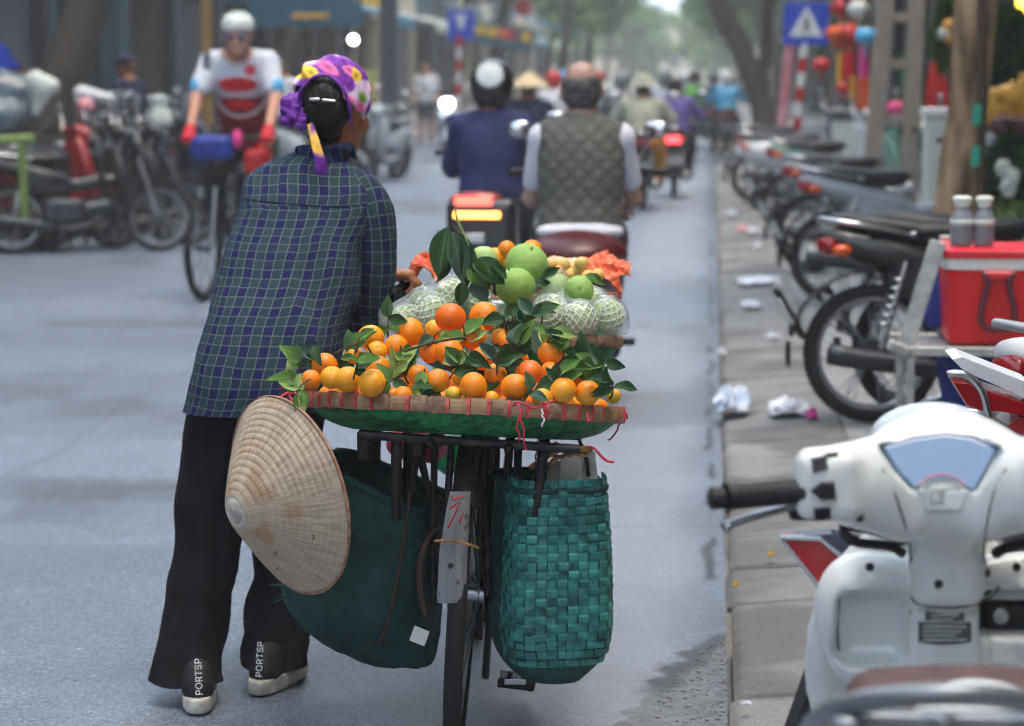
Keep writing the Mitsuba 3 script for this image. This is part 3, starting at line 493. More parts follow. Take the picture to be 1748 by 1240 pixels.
# scarf: a shell over the crown, open at the back, its knot and tails
OUT = lambda p: np.linalg.norm((p - hl(0, -.012, .03)) @ R3 / np.array([.098, .112, .108]), axis=1)
def _sh(p):
    q = (p - hl(0, -.012, .03)) @ R3; wr = .0035 * np.sin(q[:, 2] * 95 + q[:, 0] * 60) + .004 * (meshkit.fbm(p * [26, 26, 16]) - .5) * 2 + .0022 * np.sin(q[:, 0] * 90 + q[:, 2] * 120 + 7 * q[:, 1])
    d = (np.linalg.norm(q / np.array([.094, .114, .106]), axis=1) - 1) * .1 + wr; shell = np.maximum(d, -(d + .009))
    cp = P(549, 186, 6.3); e = (p - cp) @ np.stack([RGT, FWD, UPV], 1); hole = np.maximum(np.linalg.norm(e[:, [0, 2]] / np.array([.058, .078]), axis=1) - 1, 0) * .06 - .001; hole = np.where(e[:, 1] > .09, .05, (np.linalg.norm(e[:, [0, 2]] / np.array([.054, .088]), axis=1) - 1) * .055)
    low = -(q[:, 2] + .052 + .42 * (q[:, 1] - .05)); face = np.minimum(q[:, 1] - .05, .058 - q[:, 2] - 0 * q[:, 0]); return np.maximum(np.maximum(shell, -hole), np.maximum(low, face))
sm = nets(_sh, hl(0, 0, .03) - .16, hl(0, 0, .03) + .16, .0042, 1); part(w_, 'headscarf', sm, 'scarf', True)
arch = smooth_path([P(516, 205, 6.34), P(512, 160, 6.335), P(530, 136, 6.33), P(554, 128, 6.33), P(578, 142, 6.335), P(594, 172, 6.345), P(600, 212, 6.37)], 30)
part(w_, 'headscarf_hem', tube(arch, .0085 + .0015 * np.sin(np.arange(30) * 1.1), 8, .5), 'scarf_purple', True)
def ribbon(pts, wid, th=.003, n=20, axis=(1, 0, 0), wob=.3, seed=0):
    p = smooth_path(pts, n); r = np.random.default_rng(seed); wv = np.interp(np.linspace(0, 1, n), np.linspace(0, 1, len(wid)), wid); rings = []
    for i in range(n):
        t = nrm(p[min(i + 1, n - 1)] - p[max(i - 1, 0)]); a = nrm(np.asarray(axis, float) - t * (t @ np.asarray(axis, float))); b = np.cross(t, a); ph = math.sin(i * 1.3 + seed) * wob; a2 = a * math.cos(ph) + b * math.sin(ph); b2 = np.cross(t, a2)
        s = np.linspace(-1, 1, 7); top = p[i] + a2 * (s * wv[i] / 2)[:, None] + b2 * (np.sin(s * 3 + i * .5) * wv[i] * .12 + th)[:, None]; bot = p[i] + a2 * (s[::-1] * wv[i] / 2)[:, None] + b2 * (np.sin(s[::-1] * 3 + i * .5) * wv[i] * .12 - th)[:, None]; rings.append(np.vstack([top, bot]))
    return capped(rings)
part(w_, 'headscarf_knot', fold(ball(P(497, 176, 6.36), (.028, .022, .022), 3), .012, (40, 40, 40)), 'scarf_purple', True)
part(w_, 'headscarf_tail', ribbon([P(508, 160, 6.36), P(498, 178, 6.33), P(494, 198, 6.32), P(488, 214, 6.33)], (.03, .05, .05, .035), seed=2), 'scarf_purple', True)
part(w_, 'headscarf_tail', ribbon([P(516, 182, 6.34), P(513, 205, 6.315), P(518, 222, 6.32)], (.02, .035, .02), seed=4), 'scarf_purple', True)
part(w_, 'headscarf_tail', ribbon([P(530, 212, 6.31), P(536, 236, 6.27), P(543, 262, 6.245), P(550, 296, 6.245)], (.016, .02, .024, .034), wob=.15, seed=1), 'scarf_tail', True)
# shirt
def clothed(rows, n=36, rings=40, e=2.3, amp=.006, fr=(7, 7, 2.2), seed=0, cap0=False, shift=None, bulge=None):
    rr = interp_rows([(*P((xl + xr) / 2, py, Y), (xr - xl) / 2 * S(Y), ry) for (py, xl, xr, Y, ry) in rows], rings); m = loft(rr, n, e, cap0, False)
    v = m.vertices; k = n; u = np.zeros(len(v)); w2 = np.zeros(len(v)); sp = np.r_[0, np.cumsum(np.linalg.norm(np.diff(rr[:, :3], axis=0), axis=1))]
    for i in range(rings):
        r = v[i * k:(i + 1) * k]; d = np.linalg.norm(np.diff(np.vstack([r, r[:1]]), axis=0), axis=1); c = np.r_[0, np.cumsum(d)[:-1]]; L = d.sum(); u[i * k:(i + 1) * k] = np.where(c <= L / 2, c, c - L); w2[i * k:(i + 1) * k] = sp[i]
    if len(v) > rings * k: w2[rings * k:] = 0
    return fold(m, amp, fr, seed), np.stack([u, w2], 1)
m, uv = clothed([(700, 310, 552, 6.10, .145), (672, 318, 566, 6.10, .145), (640, 325, 578, 6.11, .15), (600, 335, 590, 6.13, .15), (540, 350, 604, 6.17, .148), (480, 366, 612, 6.22, .143), (420, 386, 622, 6.27, .135), (370, 402, 640, 6.32, .125), (330, 410, 648, 6.35, .115), (305, 418, 638, 6.37, .10), (286, 442, 616, 6.385, .09), (270, 480, 596, 6.40, .075), (256, 515, 590, 6.41, .062)], 48, 90, 2.35, .012, (7, 7, 1.6), 3)
m.vertices = m.vertices + 0; vv = m.vertices; nn_ = np.asarray(m.vertex_normals); fx = (vv[:, 0] - P(500, 400, 6.25)[0]) * math.cos(.35) + (vv[:, 2] - 1.05) * .35; cr = .010 * np.exp(-(fx / .012) ** 2) * np.clip((1.15 - vv[:, 2]) / .2, 0, 1) + .007 * (np.abs(meshkit.fbm(np.stack([vv[:, 0] * 9 + vv[:, 2] * 5, vv[:, 1] * 4, vv[:, 2] * 2.4 - vv[:, 0] * 4], 1) * 1.2 + 4) - .5) * 2 - .3) + .011 * np.sin((vv[:, 0] * .9 + vv[:, 2] * .55) * 46) * np.exp(-((vv[:, 0] - P(585, 450, 6.3)[0]) / .07) ** 2) * np.exp(-((vv[:, 2] - 1.0) / .16) ** 2); m.vertices = vv + nn_ * cr[:, None]; u_j = (meshkit.fbm(vv * 5 + 2) - .5) * .03; uv[:, 0] += u_j; uv[:, 1] += (meshkit.fbm(vv * 4.3 + 9) - .5) * .035
yk = (m.vertices[:, 2] > P(500, 352, 6.2)[2]); uv[yk, 1] += .012; uv[yk, 0] += .011
part(w_, 'shirt', m, 'plaid', True, uv=uv)
for q_ in ([(414, 340), (450, 344), (490, 348), (540, 352), (590, 352), (632, 344)], [(634, 322), (626, 350), (618, 400), (612, 450), (606, 500), (600, 550)]): part(w_, 'shirt_seam', tube(smooth_path([hit(m, x, y, 6.3) for x, y in q_], 26), .0022, 5), 'seam_cloth', True)
pri('seam_cloth', (30, 34, 60), .9)
part(w_, 'shirt_collar', ribbon([P(508, 262, 6.37), P(530, 262, 6.335), P(560, 265, 6.33), P(590, 258, 6.36), P(604, 262, 6.41)], (.03, .042, .045, .042, .03), .004, axis=(0, 0, 1), wob=.05), 'plaid', True, uv=np.zeros((20 * 14 + 2, 2)) + np.linspace(0, .2, 282)[:, None] * [0, 1])
def sleeve(pts, rad, key, flat=1.0, amp=.006, seed=0):
    p = smooth_path(pts, 34); r = np.interp(np.linspace(0, 1, 34), np.linspace(0, 1, len(rad)), rad); k = 22; m = tube(p, r, k, flat, False); sp = np.r_[0, np.cumsum(np.linalg.norm(np.diff(p, axis=0), axis=1))]
    u = np.repeat(r[:, None], k, 1) * ((np.arange(k) * 2 * math.pi / k + math.pi) % (2 * math.pi) - math.pi); return fold(m, amp, (9, 9, 5), seed), np.stack([u.ravel() * 1.0, np.repeat(sp, k)], 1)
m, uv = sleeve([P(606, 318, 6.36), P(624, 345, 6.335), P(634, 400, 6.325), P(632, 460, 6.33), P(625, 530, 6.36)], (.05, .066, .062, .06, .05), 'plaid', amp=.012); part(w_, 'shirt_sleeve', m, 'plaid', True, uv=uv)
m, uv = sleeve([P(620, 505, 6.36), P(622, 548, 6.38), P(626, 520, 6.45), P(638, 486, 6.495)], (.05, .055, .046, .036), 'plaid', seed=5); part(w_, 'shirt_sleeve', m, 'plaid', True, uv=uv)
m, uv = sleeve([P(478, 330, 6.40), P(470, 390, 6.46), P(456, 500, 6.53), P(530, 555, 6.6)], (.06, .058, .052, .04), 'plaid', seed=7); part(w_, 'shirt_sleeve', m, 'plaid', True, uv=uv)
# trousers, shoes
def drape(m, seed):
    v = m.vertices; nn = np.asarray(m.vertex_normals); a = np.arctan2(v[:, 1] - v[:, 1].mean(), v[:, 0] - v[:, 0].mean()); d = .006 * np.sin(a * 7 + 3 * meshkit.fbm(v * [3, 3, 2.4] + seed) * 4) * np.clip((.75 - v[:, 2]) / .5, .2, 1) + .007 * np.sin(v[:, 2] * 34 + a * 2.2 + 8 * meshkit.fbm(v * 3 + seed)) * np.exp(-((v[:, 2] - .42) / .14) ** 2) + .008 * (meshkit.fbm(v * [9, 9, 4] + seed) - .5) * 2; return tm(v + nn * d[:, None], m.faces)
leg = lambda rows, seed: drape(clothed(rows, 40, 60, 2.2, .007, (6, 6, 1.8), seed)[0], seed)
part(w_, 'trousers', cat([leg([(1160, 256, 386, 5.955, .085), (1100, 266, 384, 6.01, .085), (1000, 285, 398, 6.05, .085), (900, 296, 420, 6.10, .09), (800, 308, 428, 6.12, .1), (700, 320, 440, 6.13, .115), (640, 330, 450, 6.14, .11)], 1), leg([(1134, 412, 526, 6.16, .085), (1060, 417, 526, 6.23, .085), (960, 428, 530, 6.30, .085), (860, 428, 540, 6.28, .09), (760, 410, 550, 6.22, .1), (690, 400, 560, 6.16, .115), (640, 400, 556, 6.15, .11)], 2)]), 'trouser_black', True)
def sneaker(A, yaw, pitch, s=1.0, text=False):
    M = mv(*A) @ rot('z', yaw) @ rot('x', pitch); q = lambda a: M[:3, :3] @ np.asarray(a, float) + M[:3, 3]
    f = F(.025); f.cap(q((0, -.06, .05)), q((0, .10, .040)), .032, .029); f.cap(q((0, -.055, .05)), q((0, -.045, .08)), .032, .033); f.cap(q((0, -.02, .08)), q((0, .08, .05)), .03, .024); f.box(q((0, .02, -.0)), (.2, .3, .026), .001, M, .004, '-'); k = part(w_, 'shoe', f.mesh(.006), 'shoe_black', True)
    n = 36; an = np.arange(n) * 2 * math.pi / n; prof = []
    for z, g in ((.0, .93), (.006, 1.0), (.03, 1.02), (.036, .97)):
        sg_ = lambda q: np.sign(q) * np.abs(q) ** .72; x = sg_(np.cos(an)) *   .0395 * g * (1 + .08 * np.sin(an)); y = sg_(np.sin(an)) * .135 * g + .018; prof.append(np.stack([x, y, 0 * an + z], 1))
    part(w_, k.split('__')[1] + '__sole', xf(capped(prof), M), 'sole_white', 30); f = F(.02); f.cap(q((0, -.04, .075)), q((0, -.03, .088)), .032, .028); part(w_, k.split('__')[1] + '__sock', f.mesh(.007), 'sock', True)
    if text:
        tx = meshkit.text_mesh('PORTSP', .016, .002); tx = tm(tx.vertices - [0, 0, .001], tx.faces); part(w_, k.split('__')[1] + '__lettering', xf(tx, M @ mv(.012, -.0985, .043) @ rot('z', 8) @ rot('x', 78) @ rot('z', 90)), 'lettering', False)
    return k
a_ = G(336, 1229); sneaker(a_ + [-.022, .14, .004], 9, 0, text=True); a_ = G(440, 1196); sneaker(a_ + [.018, .135, .004], -15, 0, text=True)
# ---------------------------------------------------------------- the carrier bicycle
pri('old_frame', speck((24, 25, 27), (58, 50, 44), 30.0, 3, .5, .8), .5, metal=.3); pri('worn_alu', proc(lambda p, n, uv: mix(mix(L3((150, 154, 160)), L3((112, 114, 118)), fbm(p.x * 130, p.y * 60, p.z * 9, 3)), L3((62, 56, 52)), .8 * smoothstep(.56, .74, fbm(p.x * 60 + 3, p.y * 30, p.z * 40, 4)))), .42, metal=.35)
pri('red_mark', (176, 34, 40), .7); pri('rag', speck((120, 82, 48), (176, 130, 80), 40.0), .9); pri('card', speck((176, 172, 164), (210, 206, 198), 20.0), .8); pri('pink_bag', (206, 64, 96), .35, spec=.5); pri('green_plastic', (40, 170, 104), .3)
C0 = G(776, 1262); MB = mv(*C0) @ rot('z', 2.6) @ rot('y', 3.6)
bk = thing('cargo_bicycle', 'old black bicycle loaded with fruit trays and pushed by the woman', 'bicycle')
B = lambda x, y, z: (MB[:3, :3] @ np.array([x, y, z], float) + MB[:3, 3])
def bwheel(owner, M, R=.335, tw=.021, tyre='rubber', rim='alu', spoke='alu', n=18, nm='wheel', hubw=.05, ri=None):
    k = name(owner + '__' + nm); sub = k[len(owner) + 2:]; ri = ri or R - 2 * tw - .004; MM = M @ rot('y', 90)
    part(owner, sub + '__tyre', xf(torus(R - tw, tw, 48, 10), MM), tyre, True); part(owner, sub + '__rim', xf(lathe([(ri + .012, -.012), (ri, -.012), (ri - .008, 0), (ri, .012), (ri + .012, .012)], 48, True), MM), rim, 30)
    sp = [cyl((0, 0, -hubw * .9), (0, 0, hubw * .9), .018, None, 10)] + [cyl((.018 * math.cos(a), .018 * math.sin(a), (-1) ** i * hubw * .7), (ri * math.cos(a + .25 * (-1) ** (i // 2)), ri * math.sin(a + .25 * (-1) ** (i // 2)), 0), .0016, None, 4) for i, a in enumerate(np.arange(n * 2) * math.pi / n)]
    part(owner, sub + '__spokes', xf(cat(sp), MM), spoke, 40, stuff=True)
bwheel(bk, MB @ mv(0, 0, .335)); bwheel(bk, MB @ mv(0, 1.1, .335))
BB, ST, HT, HTl, RA = B(0, .46, .29), B(0, .30, .80), B(0, .86, .86), B(0, .89, .72), B(0, 0, .335)
part(bk, 'frame', cat([cyl(BB, ST, .016), cyl(BB, HTl, .018), cyl(ST, HT, .014), cyl(HT, HTl, .02)] + [cyl(B(s * .055, 0, .335), BB + np.array([s * .03, -.05, 0]), .009) for s in (-1, 1)] + [cyl(B(s * .055, 0, .335), B(s * .02, .3, .76), .009) for s in (-1, 1)]), 'old_frame', True)
part(bk, 'fork', cat([tube(smooth_path([HTl, B(s * .05, .94, .62), B(s * .055, 1.02, .45), B(s * .055, 1.1, .335)], 10), .011) for s in (-1, 1)]), 'old_frame', True)
GR = GRIP
def local(w): return np.linalg.inv(MB)[:3, :3] @ (np.asarray(w) - MB[:3, 3])
gl = local(GR); part(bk, 'handlebar', tube(smooth_path([GR + [-.029, -.07, -.0135], GR + [.018, .078, .01], B(gl[0] + .08, .88, gl[2] - .02), B(0, .90, gl[2] - .03), B(.12, .88, gl[2] - .03), B(.2, .8, gl[2] - .04), B(.22, .7, gl[2] - .05)], 30), .011), 'chrome', True); part(bk, 'stem', cyl(HT, B(0, .89, gl[2] - .03), .013), 'chrome')
d_ = HR - WR; part(bk, 'grip', cyl(GR + [-.03, -.075, -.014], GR + [.018, .075, .01], .0175), 'black', 40); part(bk, 'brake_lever', tube(smooth_path([GR + [.045, .10, .0], GR + [.06, .03, -.01], GR + [.05, -.05, -.022]], 8), .006), 'chrome', True)
def fender(R, a0, a1, w, c, n=22):
    rings = []
    for a in np.radians(np.linspace(a0, a1, n)):
        e = np.array([0, -math.cos(a), math.sin(a)]); s = np.linspace(-1, 1, 7); o = [B(*(np.array([x * w / 2, 0, 0]) + e * (R - .018 * x * x) + c)) for x in s]; i_ = [B(*(np.array([x * w / 2 * .96, 0, 0]) + e * (R - .003 - .018 * x * x) + c)) for x in s[::-1]]; rings.append(np.array(o + i_))
    return capped(rings)
part(bk, 'rear_fender', fender(.358, 44, 130, .06, np.array([0, 0, .335])), 'old_frame', 40); part(bk, 'front_fender', fender(.358, 20, 110, .06, np.array([0, 1.1, .335])), 'old_frame', 40)
# the pale mud flap: a ridged tapering plate on the back of the rear fender
rows = [(1030, 747, 790, 5.335), (1018, 746, 795, 5.335), (940, 750, 798, 5.345), (880, 760, 801, 5.365), (840, 768, 803, 5.385)]
rings = []
for (py, xl, xr, Y) in rows:
    s = np.linspace(-1, 1, 9); pts = [P(xl + (xr - xl) * (x + 1) / 2, py, Y - .012 + .02 * x * x - .006 * math.exp(-(x / .12) ** 2)) for x in s]; rings.append(np.array(pts + [q + np.array([0, .004, 0]) for q in pts[::-1]]))
mf = part(bk, 'mud_flap', capped(rings), 'worn_alu', 30, label='pale worn metal mud flap with a bolt hole'); part(bk, mf.split('__')[1] + '__bolt_hole', xf(cyl((0, 0, -.003), (0, 0, .003), .0062, None, 12), mv(*(P(770, 966, 5.327))) @ rot('x', 90)), 'black')
rr_ = np.random.default_rng(4)
part(bk, mf.split('__')[1] + '__red_tape', cat([tube([P(x, y, 5.33) + [0, -.006, 0], P(x + dx, y + dy, 5.33) + [0, -.006, 0]], [.006, .003], 6, .4) for x, y, dx, dy in ((766, 900, 12, -26), (776, 880, 10, -24), (768, 868, 14, -10), (784, 892, 8, -16), (772, 852, 20, -6))]), 'red_mark')
part(bk, mf.split('__')[1] + '__wire', tube([P(742, 924, 5.335), P(770, 922, 5.325), P(800, 930, 5.335), P(816, 935, 5.45)], .003, 5), 'rag')
# chain set, pedals, stand, carrier
part(bk, 'chain_wheel', xf(lathe([(.09, -.003), (.09, .003), (.06, .003), (.06, -.003)], 30, True), mv(*(BB + [.045, 0, 0])) @ rot('y', 94)), 'gunmetal', 30)
PD = P(882, 1162, 5.97); part(bk, 'crank', cat([cyl(BB + [.05, 0, 0], PD + [-.075, 0, .005], .009), cyl(BB + [-.05, 0, 0], BB + [-.07, .02, .17], .009)]), 'gunmetal')
part(bk, 'pedal', cat([box((0, 0, 0), (.03, .075, .02), .004), box((-.03, .0, .0), (.02, .085, .024), .004), box((.035, 0, 0), (.02, .085, .026), .004), box((0, .04, 0), (.085, .012, .022), .003), box((0, -.04, 0), (.085, .012, .022), .003)]), 'black', False, mv(*PD) @ rot('y', 6)); part(bk, 'pedal', box((0, 0, 0), (.09, .085, .022), .004), 'black', False, mv(*(BB + [-.12, .02, .17])))
part(bk, 'pedal_reflector', box((0, 0, 0), (.05, .004, .012), .001), 'chrome', False, mv(*(PD + [.0, -.05, .008])))
part(bk, 'carrier_rack', cat([tube(smooth_path([B(s * .07, .02, .335), B(s * .08, .0, .55), B(s * .085, -.02, .70)], 8), .008) for s in (-1, 1)] + [cyl(B(s * .085, -.22, .70), B(s * .085, .34, .70), .010) for s in (-1, 1)] + [cyl(B(-.24, y, .705), B(.24, y, .705), .010) for y in (-.18, .02, .25)] + [cyl(B(s * .16, y, .70), B(s * .15, y, .52), .012) for s in (-1, 1) for y in (-.16, .2)]), 'old_frame', True)
part(bk, 'carrier_post', cat([cyl(B(-.01, .55, .35), B(.02, .52, .78), .012), cyl(B(.04, .1, .7), B(.05, .45, .9), .012), cyl(B(.05, .45, .70), B(.05, .45, .90), .012), cyl(B(0, 1.02, .72), B(0, 1.02, .96), .012)]), 'old_frame', True)
part(bk, 'strut', cat([tube([P(a, b, Y) for a, b, Y in q], .0085, 7) for q in ([(771, 752, 5.62), (765, 840, 5.6), (762, 960, 5.62)], [(822, 752, 5.75), (820, 900, 5.72), (818, 1090, 5.8)], [(838, 752, 5.8), (836, 900, 5.78), (832, 1060, 5.85)], [(848, 752, 5.85), (846, 850, 5.8), (842, 1000, 5.8)])]), 'old_frame', True)
part(bk, 'saddle', fold(ball(B(0, .25, .83), (.09, .14, .035), 3), .004, (20, 20, 20)), 'black', True)
part(bk, 'bracket', box(P(622, 760, 5.6), (.03, .03, .07), .006), 'black', False); part(bk, 'bracket', cat([box(P(713, 762, 5.58), (.03, .03, .05), .005)] + [tube([P(712, 758, 5.58), P(x, 842, 5.57)], [.012, .007], 6) for x in (703, 733)]), 'black', False)
def chain(a, b, n, m='gunmetal'):
    a, b = np.asarray(a, float), np.asarray(b, float); out = []
    for i in range(n): out.append(xf(torus(.0065, .0018, 12, 5, .0018), frame(nrm(np.cross(b - a, [1, .3, 0])) if i % 2 else nrm(np.cross(b - a, [.3, 1, 0])), b - a, a + (b - a) * (i + .5) / n) @ sc(1.45, .9, 1)))
    part(bk, 'chain', cat(out), m, True)
chain(P(920, 752, 5.52), P(917, 800, 5.5), 6)
# ---------------------------------------------------------------- trays of split bamboo
def _weave(a, b, f=70.0):
    a, b = L3(a), L3(b); return proc(lambda p, n, uv: mix(a, b, .6 * noise(p.x * 22 + p.y * 9, p.z * 60, 3) + .5 * cell_rand(dr.floor((p.x + p.y * .5) * f), dr.floor((p.z * 1.4 - p.y * .4) * f))))
pri('weave_green', _weave((14, 70, 44), (44, 156, 92)), .5, bump=proc(lambda p, n, uv: .004 * dr.abs(dr.sin((p.x + p.z) * 200)) * dr.abs(dr.sin((p.x - p.z) * 200)), 1e-3)); pri('weave_inside', _weave((140, 116, 78), (176, 150, 104)), .7)
pri('bamboo', proc(lambda p, n, uv: mix(L3((128, 96, 68)), L3((178, 146, 112)), fbm(p.x * 60, p.y * 60, p.z * 14, 3)) * (.8 + .3 * noise(p.x * 24, p.y * 24, p.z * 200))), .6, spec=.35); pri('bamboo_old', speck((112, 84, 66), (150, 120, 96), 50.0), .7); pri('red_binding', speck((170, 58, 60), (204, 96, 92), 80.0), .65); pri('red_string', (206, 44, 70), .5)
def tray(key, label, c, r, depth, tilt, roll, n=52, rimh=.034, group=None, stripm=('bamboo', 'bamboo_old', 'red_binding')):
    k = thing(key, label, 'tray', group); M = mv(*c) @ rot('y', roll) @ rot('x', tilt); rr = np.random.default_rng(int(r * 1000))
    pr = [(0.001, -depth), (r * .62, -depth), (r * .84, -depth * .74), (r * .95, -depth * .25), (r * .975, 0)]; pr2 = interp_rows(pr, 14)
    part(k, 'bowl', xf(lathe(np.vstack([pr2, pr2[::-1] * [1, 1] + [-.004, .006]]), 60), M), 'weave_green', 40)
    part(k, 'rim', xf(lathe([(r * .99, -rimh * .45), (r * .99, rimh * .45), (r * .965, rimh * .45), (r * .965, -rimh * .45)], 72, True), M), 'bamboo_old', 30); dth = 2 * math.pi / n
    for i in range(n):
        th = i * dth
        for kind, w0, w1 in ((int(rr.random() < .35), .03, .80 + .12 * rr.random()), (2, .82, .99)):
            if kind == 2 and (rr.random() < .18 or stripm[2] != 'red_binding'): continue
            if kind < 2 and stripm[2] != 'red_binding': w1 = .97
            s = np.linspace(w0, w1, 4); h = rimh * (1.0 + .08 * rr.uniform(-1, 1)) * (1.06 if kind == 2 else 1); pz = rr.uniform(-.0015, .0015); ro = r + rr.uniform(.0, .003) + (.0025 if kind == 2 else 0); ring = []
            for q in s:
                a = th + q * dth; e = np.array([math.cos(a), math.sin(a), 0]); ring.append([e * (ro - .016) + [0, 0, -h / 2 + pz], e * (ro - .002) + [0, 0, -h / 2 + pz], e * ro + [0, 0, -h * .3 + pz], e * (ro + .001) + [0, 0, pz], e * ro + [0, 0, h * .3 + pz], e * (ro - .002) + [0, 0, h / 2 + pz], e * (ro - .016) + [0, 0, h / 2 + pz]])
            part(k, 'rim__strip' if kind < 2 else 'rim__binding', xf(capped(ring), M), stripm[kind], False)
    return k, M
T1C = P(793, 696, 5.74); T1, MT1 = tray('fruit_tray', 'wide woven bamboo tray with red bound rim under the heap of oranges', T1C, .361, .062, -8.2, 2.3)
T2C = P(880, 583, 6.30); T2, MT2 = tray('fruit_tray', 'smaller bamboo tray behind the oranges holding green fruit in plastic', T2C, .262, .075, -7.0, 0.0, 48, .026, stripm=('bamboo', 'bamboo_old', 'bamboo_old'))
T3C = P(885, 505, 6.86); T3, MT3 = tray('fruit_tray', 'farthest bamboo tray lined with orange netting and small yellow fruit', T3C, .27, .07, -2.0, 0.0, 40, .026)
def string(owner, pts, m='red_string', r=.0022, nm='string', seed=0):
    p = smooth_path([P(*q) for q in pts], 14); p = p + np.random.default_rng(seed).normal(size=p.shape) * .0012; return part(owner, nm, tube(p, r, 5), m, True)
for i, q in enumerate(([(884, 690, 5.375), (890, 712, 5.36), (893, 735, 5.36), (898, 770, 5.38)], [(892, 700, 5.37), (884, 722, 5.365), (888, 752, 5.37)], [(876, 694, 5.37), (896, 690, 5.36), (914, 698, 5.37), (930, 690, 5.37), (946, 686, 5.38)], [(926, 686, 5.37), (930, 704, 5.37), (926, 726, 5.38)], [(1064, 700, 5.72), (1058, 722, 5.7), (1050, 740, 5.7), (1038, 752, 5.7)], [(1060, 716, 5.7), (1068, 704, 5.7), (1072, 716, 5.7)], [(1002, 702, 5.45), (1006, 720, 5.44), (1012, 712, 5.44)], [(478, 668, 5.6), (488, 660, 5.58), (496, 676, 5.56), (486, 682, 5.5)], [(484, 676, 5.5), (500, 672, 5.5), (512, 682, 5.46)])): string(T1, q, seed=i)
string(T1, [(924, 700, 5.36), (928, 716, 5.355), (924, 730, 5.36)], 'paint_white', .0018)
# ---------------------------------------------------------------- oranges
def _pore(p, n, uv): return .0006 * noise(p.x * 420, p.y * 420, p.z * 420)
def _orange(a, b, g): 
    a, b, g = L3(a), L3(b), L3(g); return proc(lambda p, n, uv: mix(mix(a, b, fbm(p.x * 17, p.y * 17, p.z * 17, 3)), g, .8 * smoothstep(.66, .8, noise(p.x * 9 + 3, p.y * 9, p.z * 9))) * (.93 + .1 * noise(p.x * 300, p.y * 300, p.z * 300)))
BP = proc(_pore, 8e-4)
pri('orange_a', _orange((236, 124, 10), (244, 148, 20), (230, 166, 40)), .38, spec=.5, bump=BP); pri('orange_b', _orange((228, 98, 10), (238, 122, 18), (216, 126, 30)), .38, spec=.5, bump=BP); pri('orange_c', _orange((242, 156, 20), (244, 174, 40), (176, 168, 50)), .4, spec=.5, bump=BP)
pri('twig', speck((64, 54, 34), (92, 84, 50), 60.0), .8)
LEAFB = proc(lambda p, n, uv: .0016 * dr.abs(dr.sin((uv.y * 16 + dr.abs(uv.x) * 7) * 3.14)) + .002 * smoothstep(.12, .0, dr.abs(uv.x)), 6e-4)
def leafm(key, a, b):
    a_, b_ = L3(a), L3(b); pri(key, proc(lambda p, n, uv: mix(mix(a_, b_, fbm(p.x * 25, p.y * 25, p.z * 25, 2)), mi.Color3f(b_) * 1.35 + .02, smoothstep(.11, .03, dr.abs(uv.x)) * .7)), .36, spec=.5, bump=LEAFB)
leafm('leaf_dark', (42, 80, 44), (66, 104, 60)); leafm('leaf_mid', (72, 116, 44), (106, 148, 66)); leafm('leaf_light', (140, 174, 86), (178, 204, 124)); leafm('leaf_blue', (64, 100, 84), (96, 126, 106))
def _orange_mesh():
    m = trimesh.creation.icosphere(subdivisions=3); v = m.vertices.copy(); rxy = np.hypot(v[:, 0], v[:, 1]); v[:, 2] *= .93; v *= (1 + .02 * (meshkit.fbm(v * 1.6) - .5))[:, None]
    v[:, 2] -= np.where(v[:, 2] > 0, .1 * np.exp(-(rxy / .16) ** 2), -.05 * np.exp(-(rxy / .14) ** 2)); return tm(v, m.faces)
OPLY = mikit.ply(_orange_mesh(), None, True); CALYX = mikit.ply(cat([lathe([(.001, .86), (.09, .85), (.11, .83), (.001, .8)], 8), cyl((0, 0, .84), (.02, 0, .95), .03, .022, 6)]), None, 30)
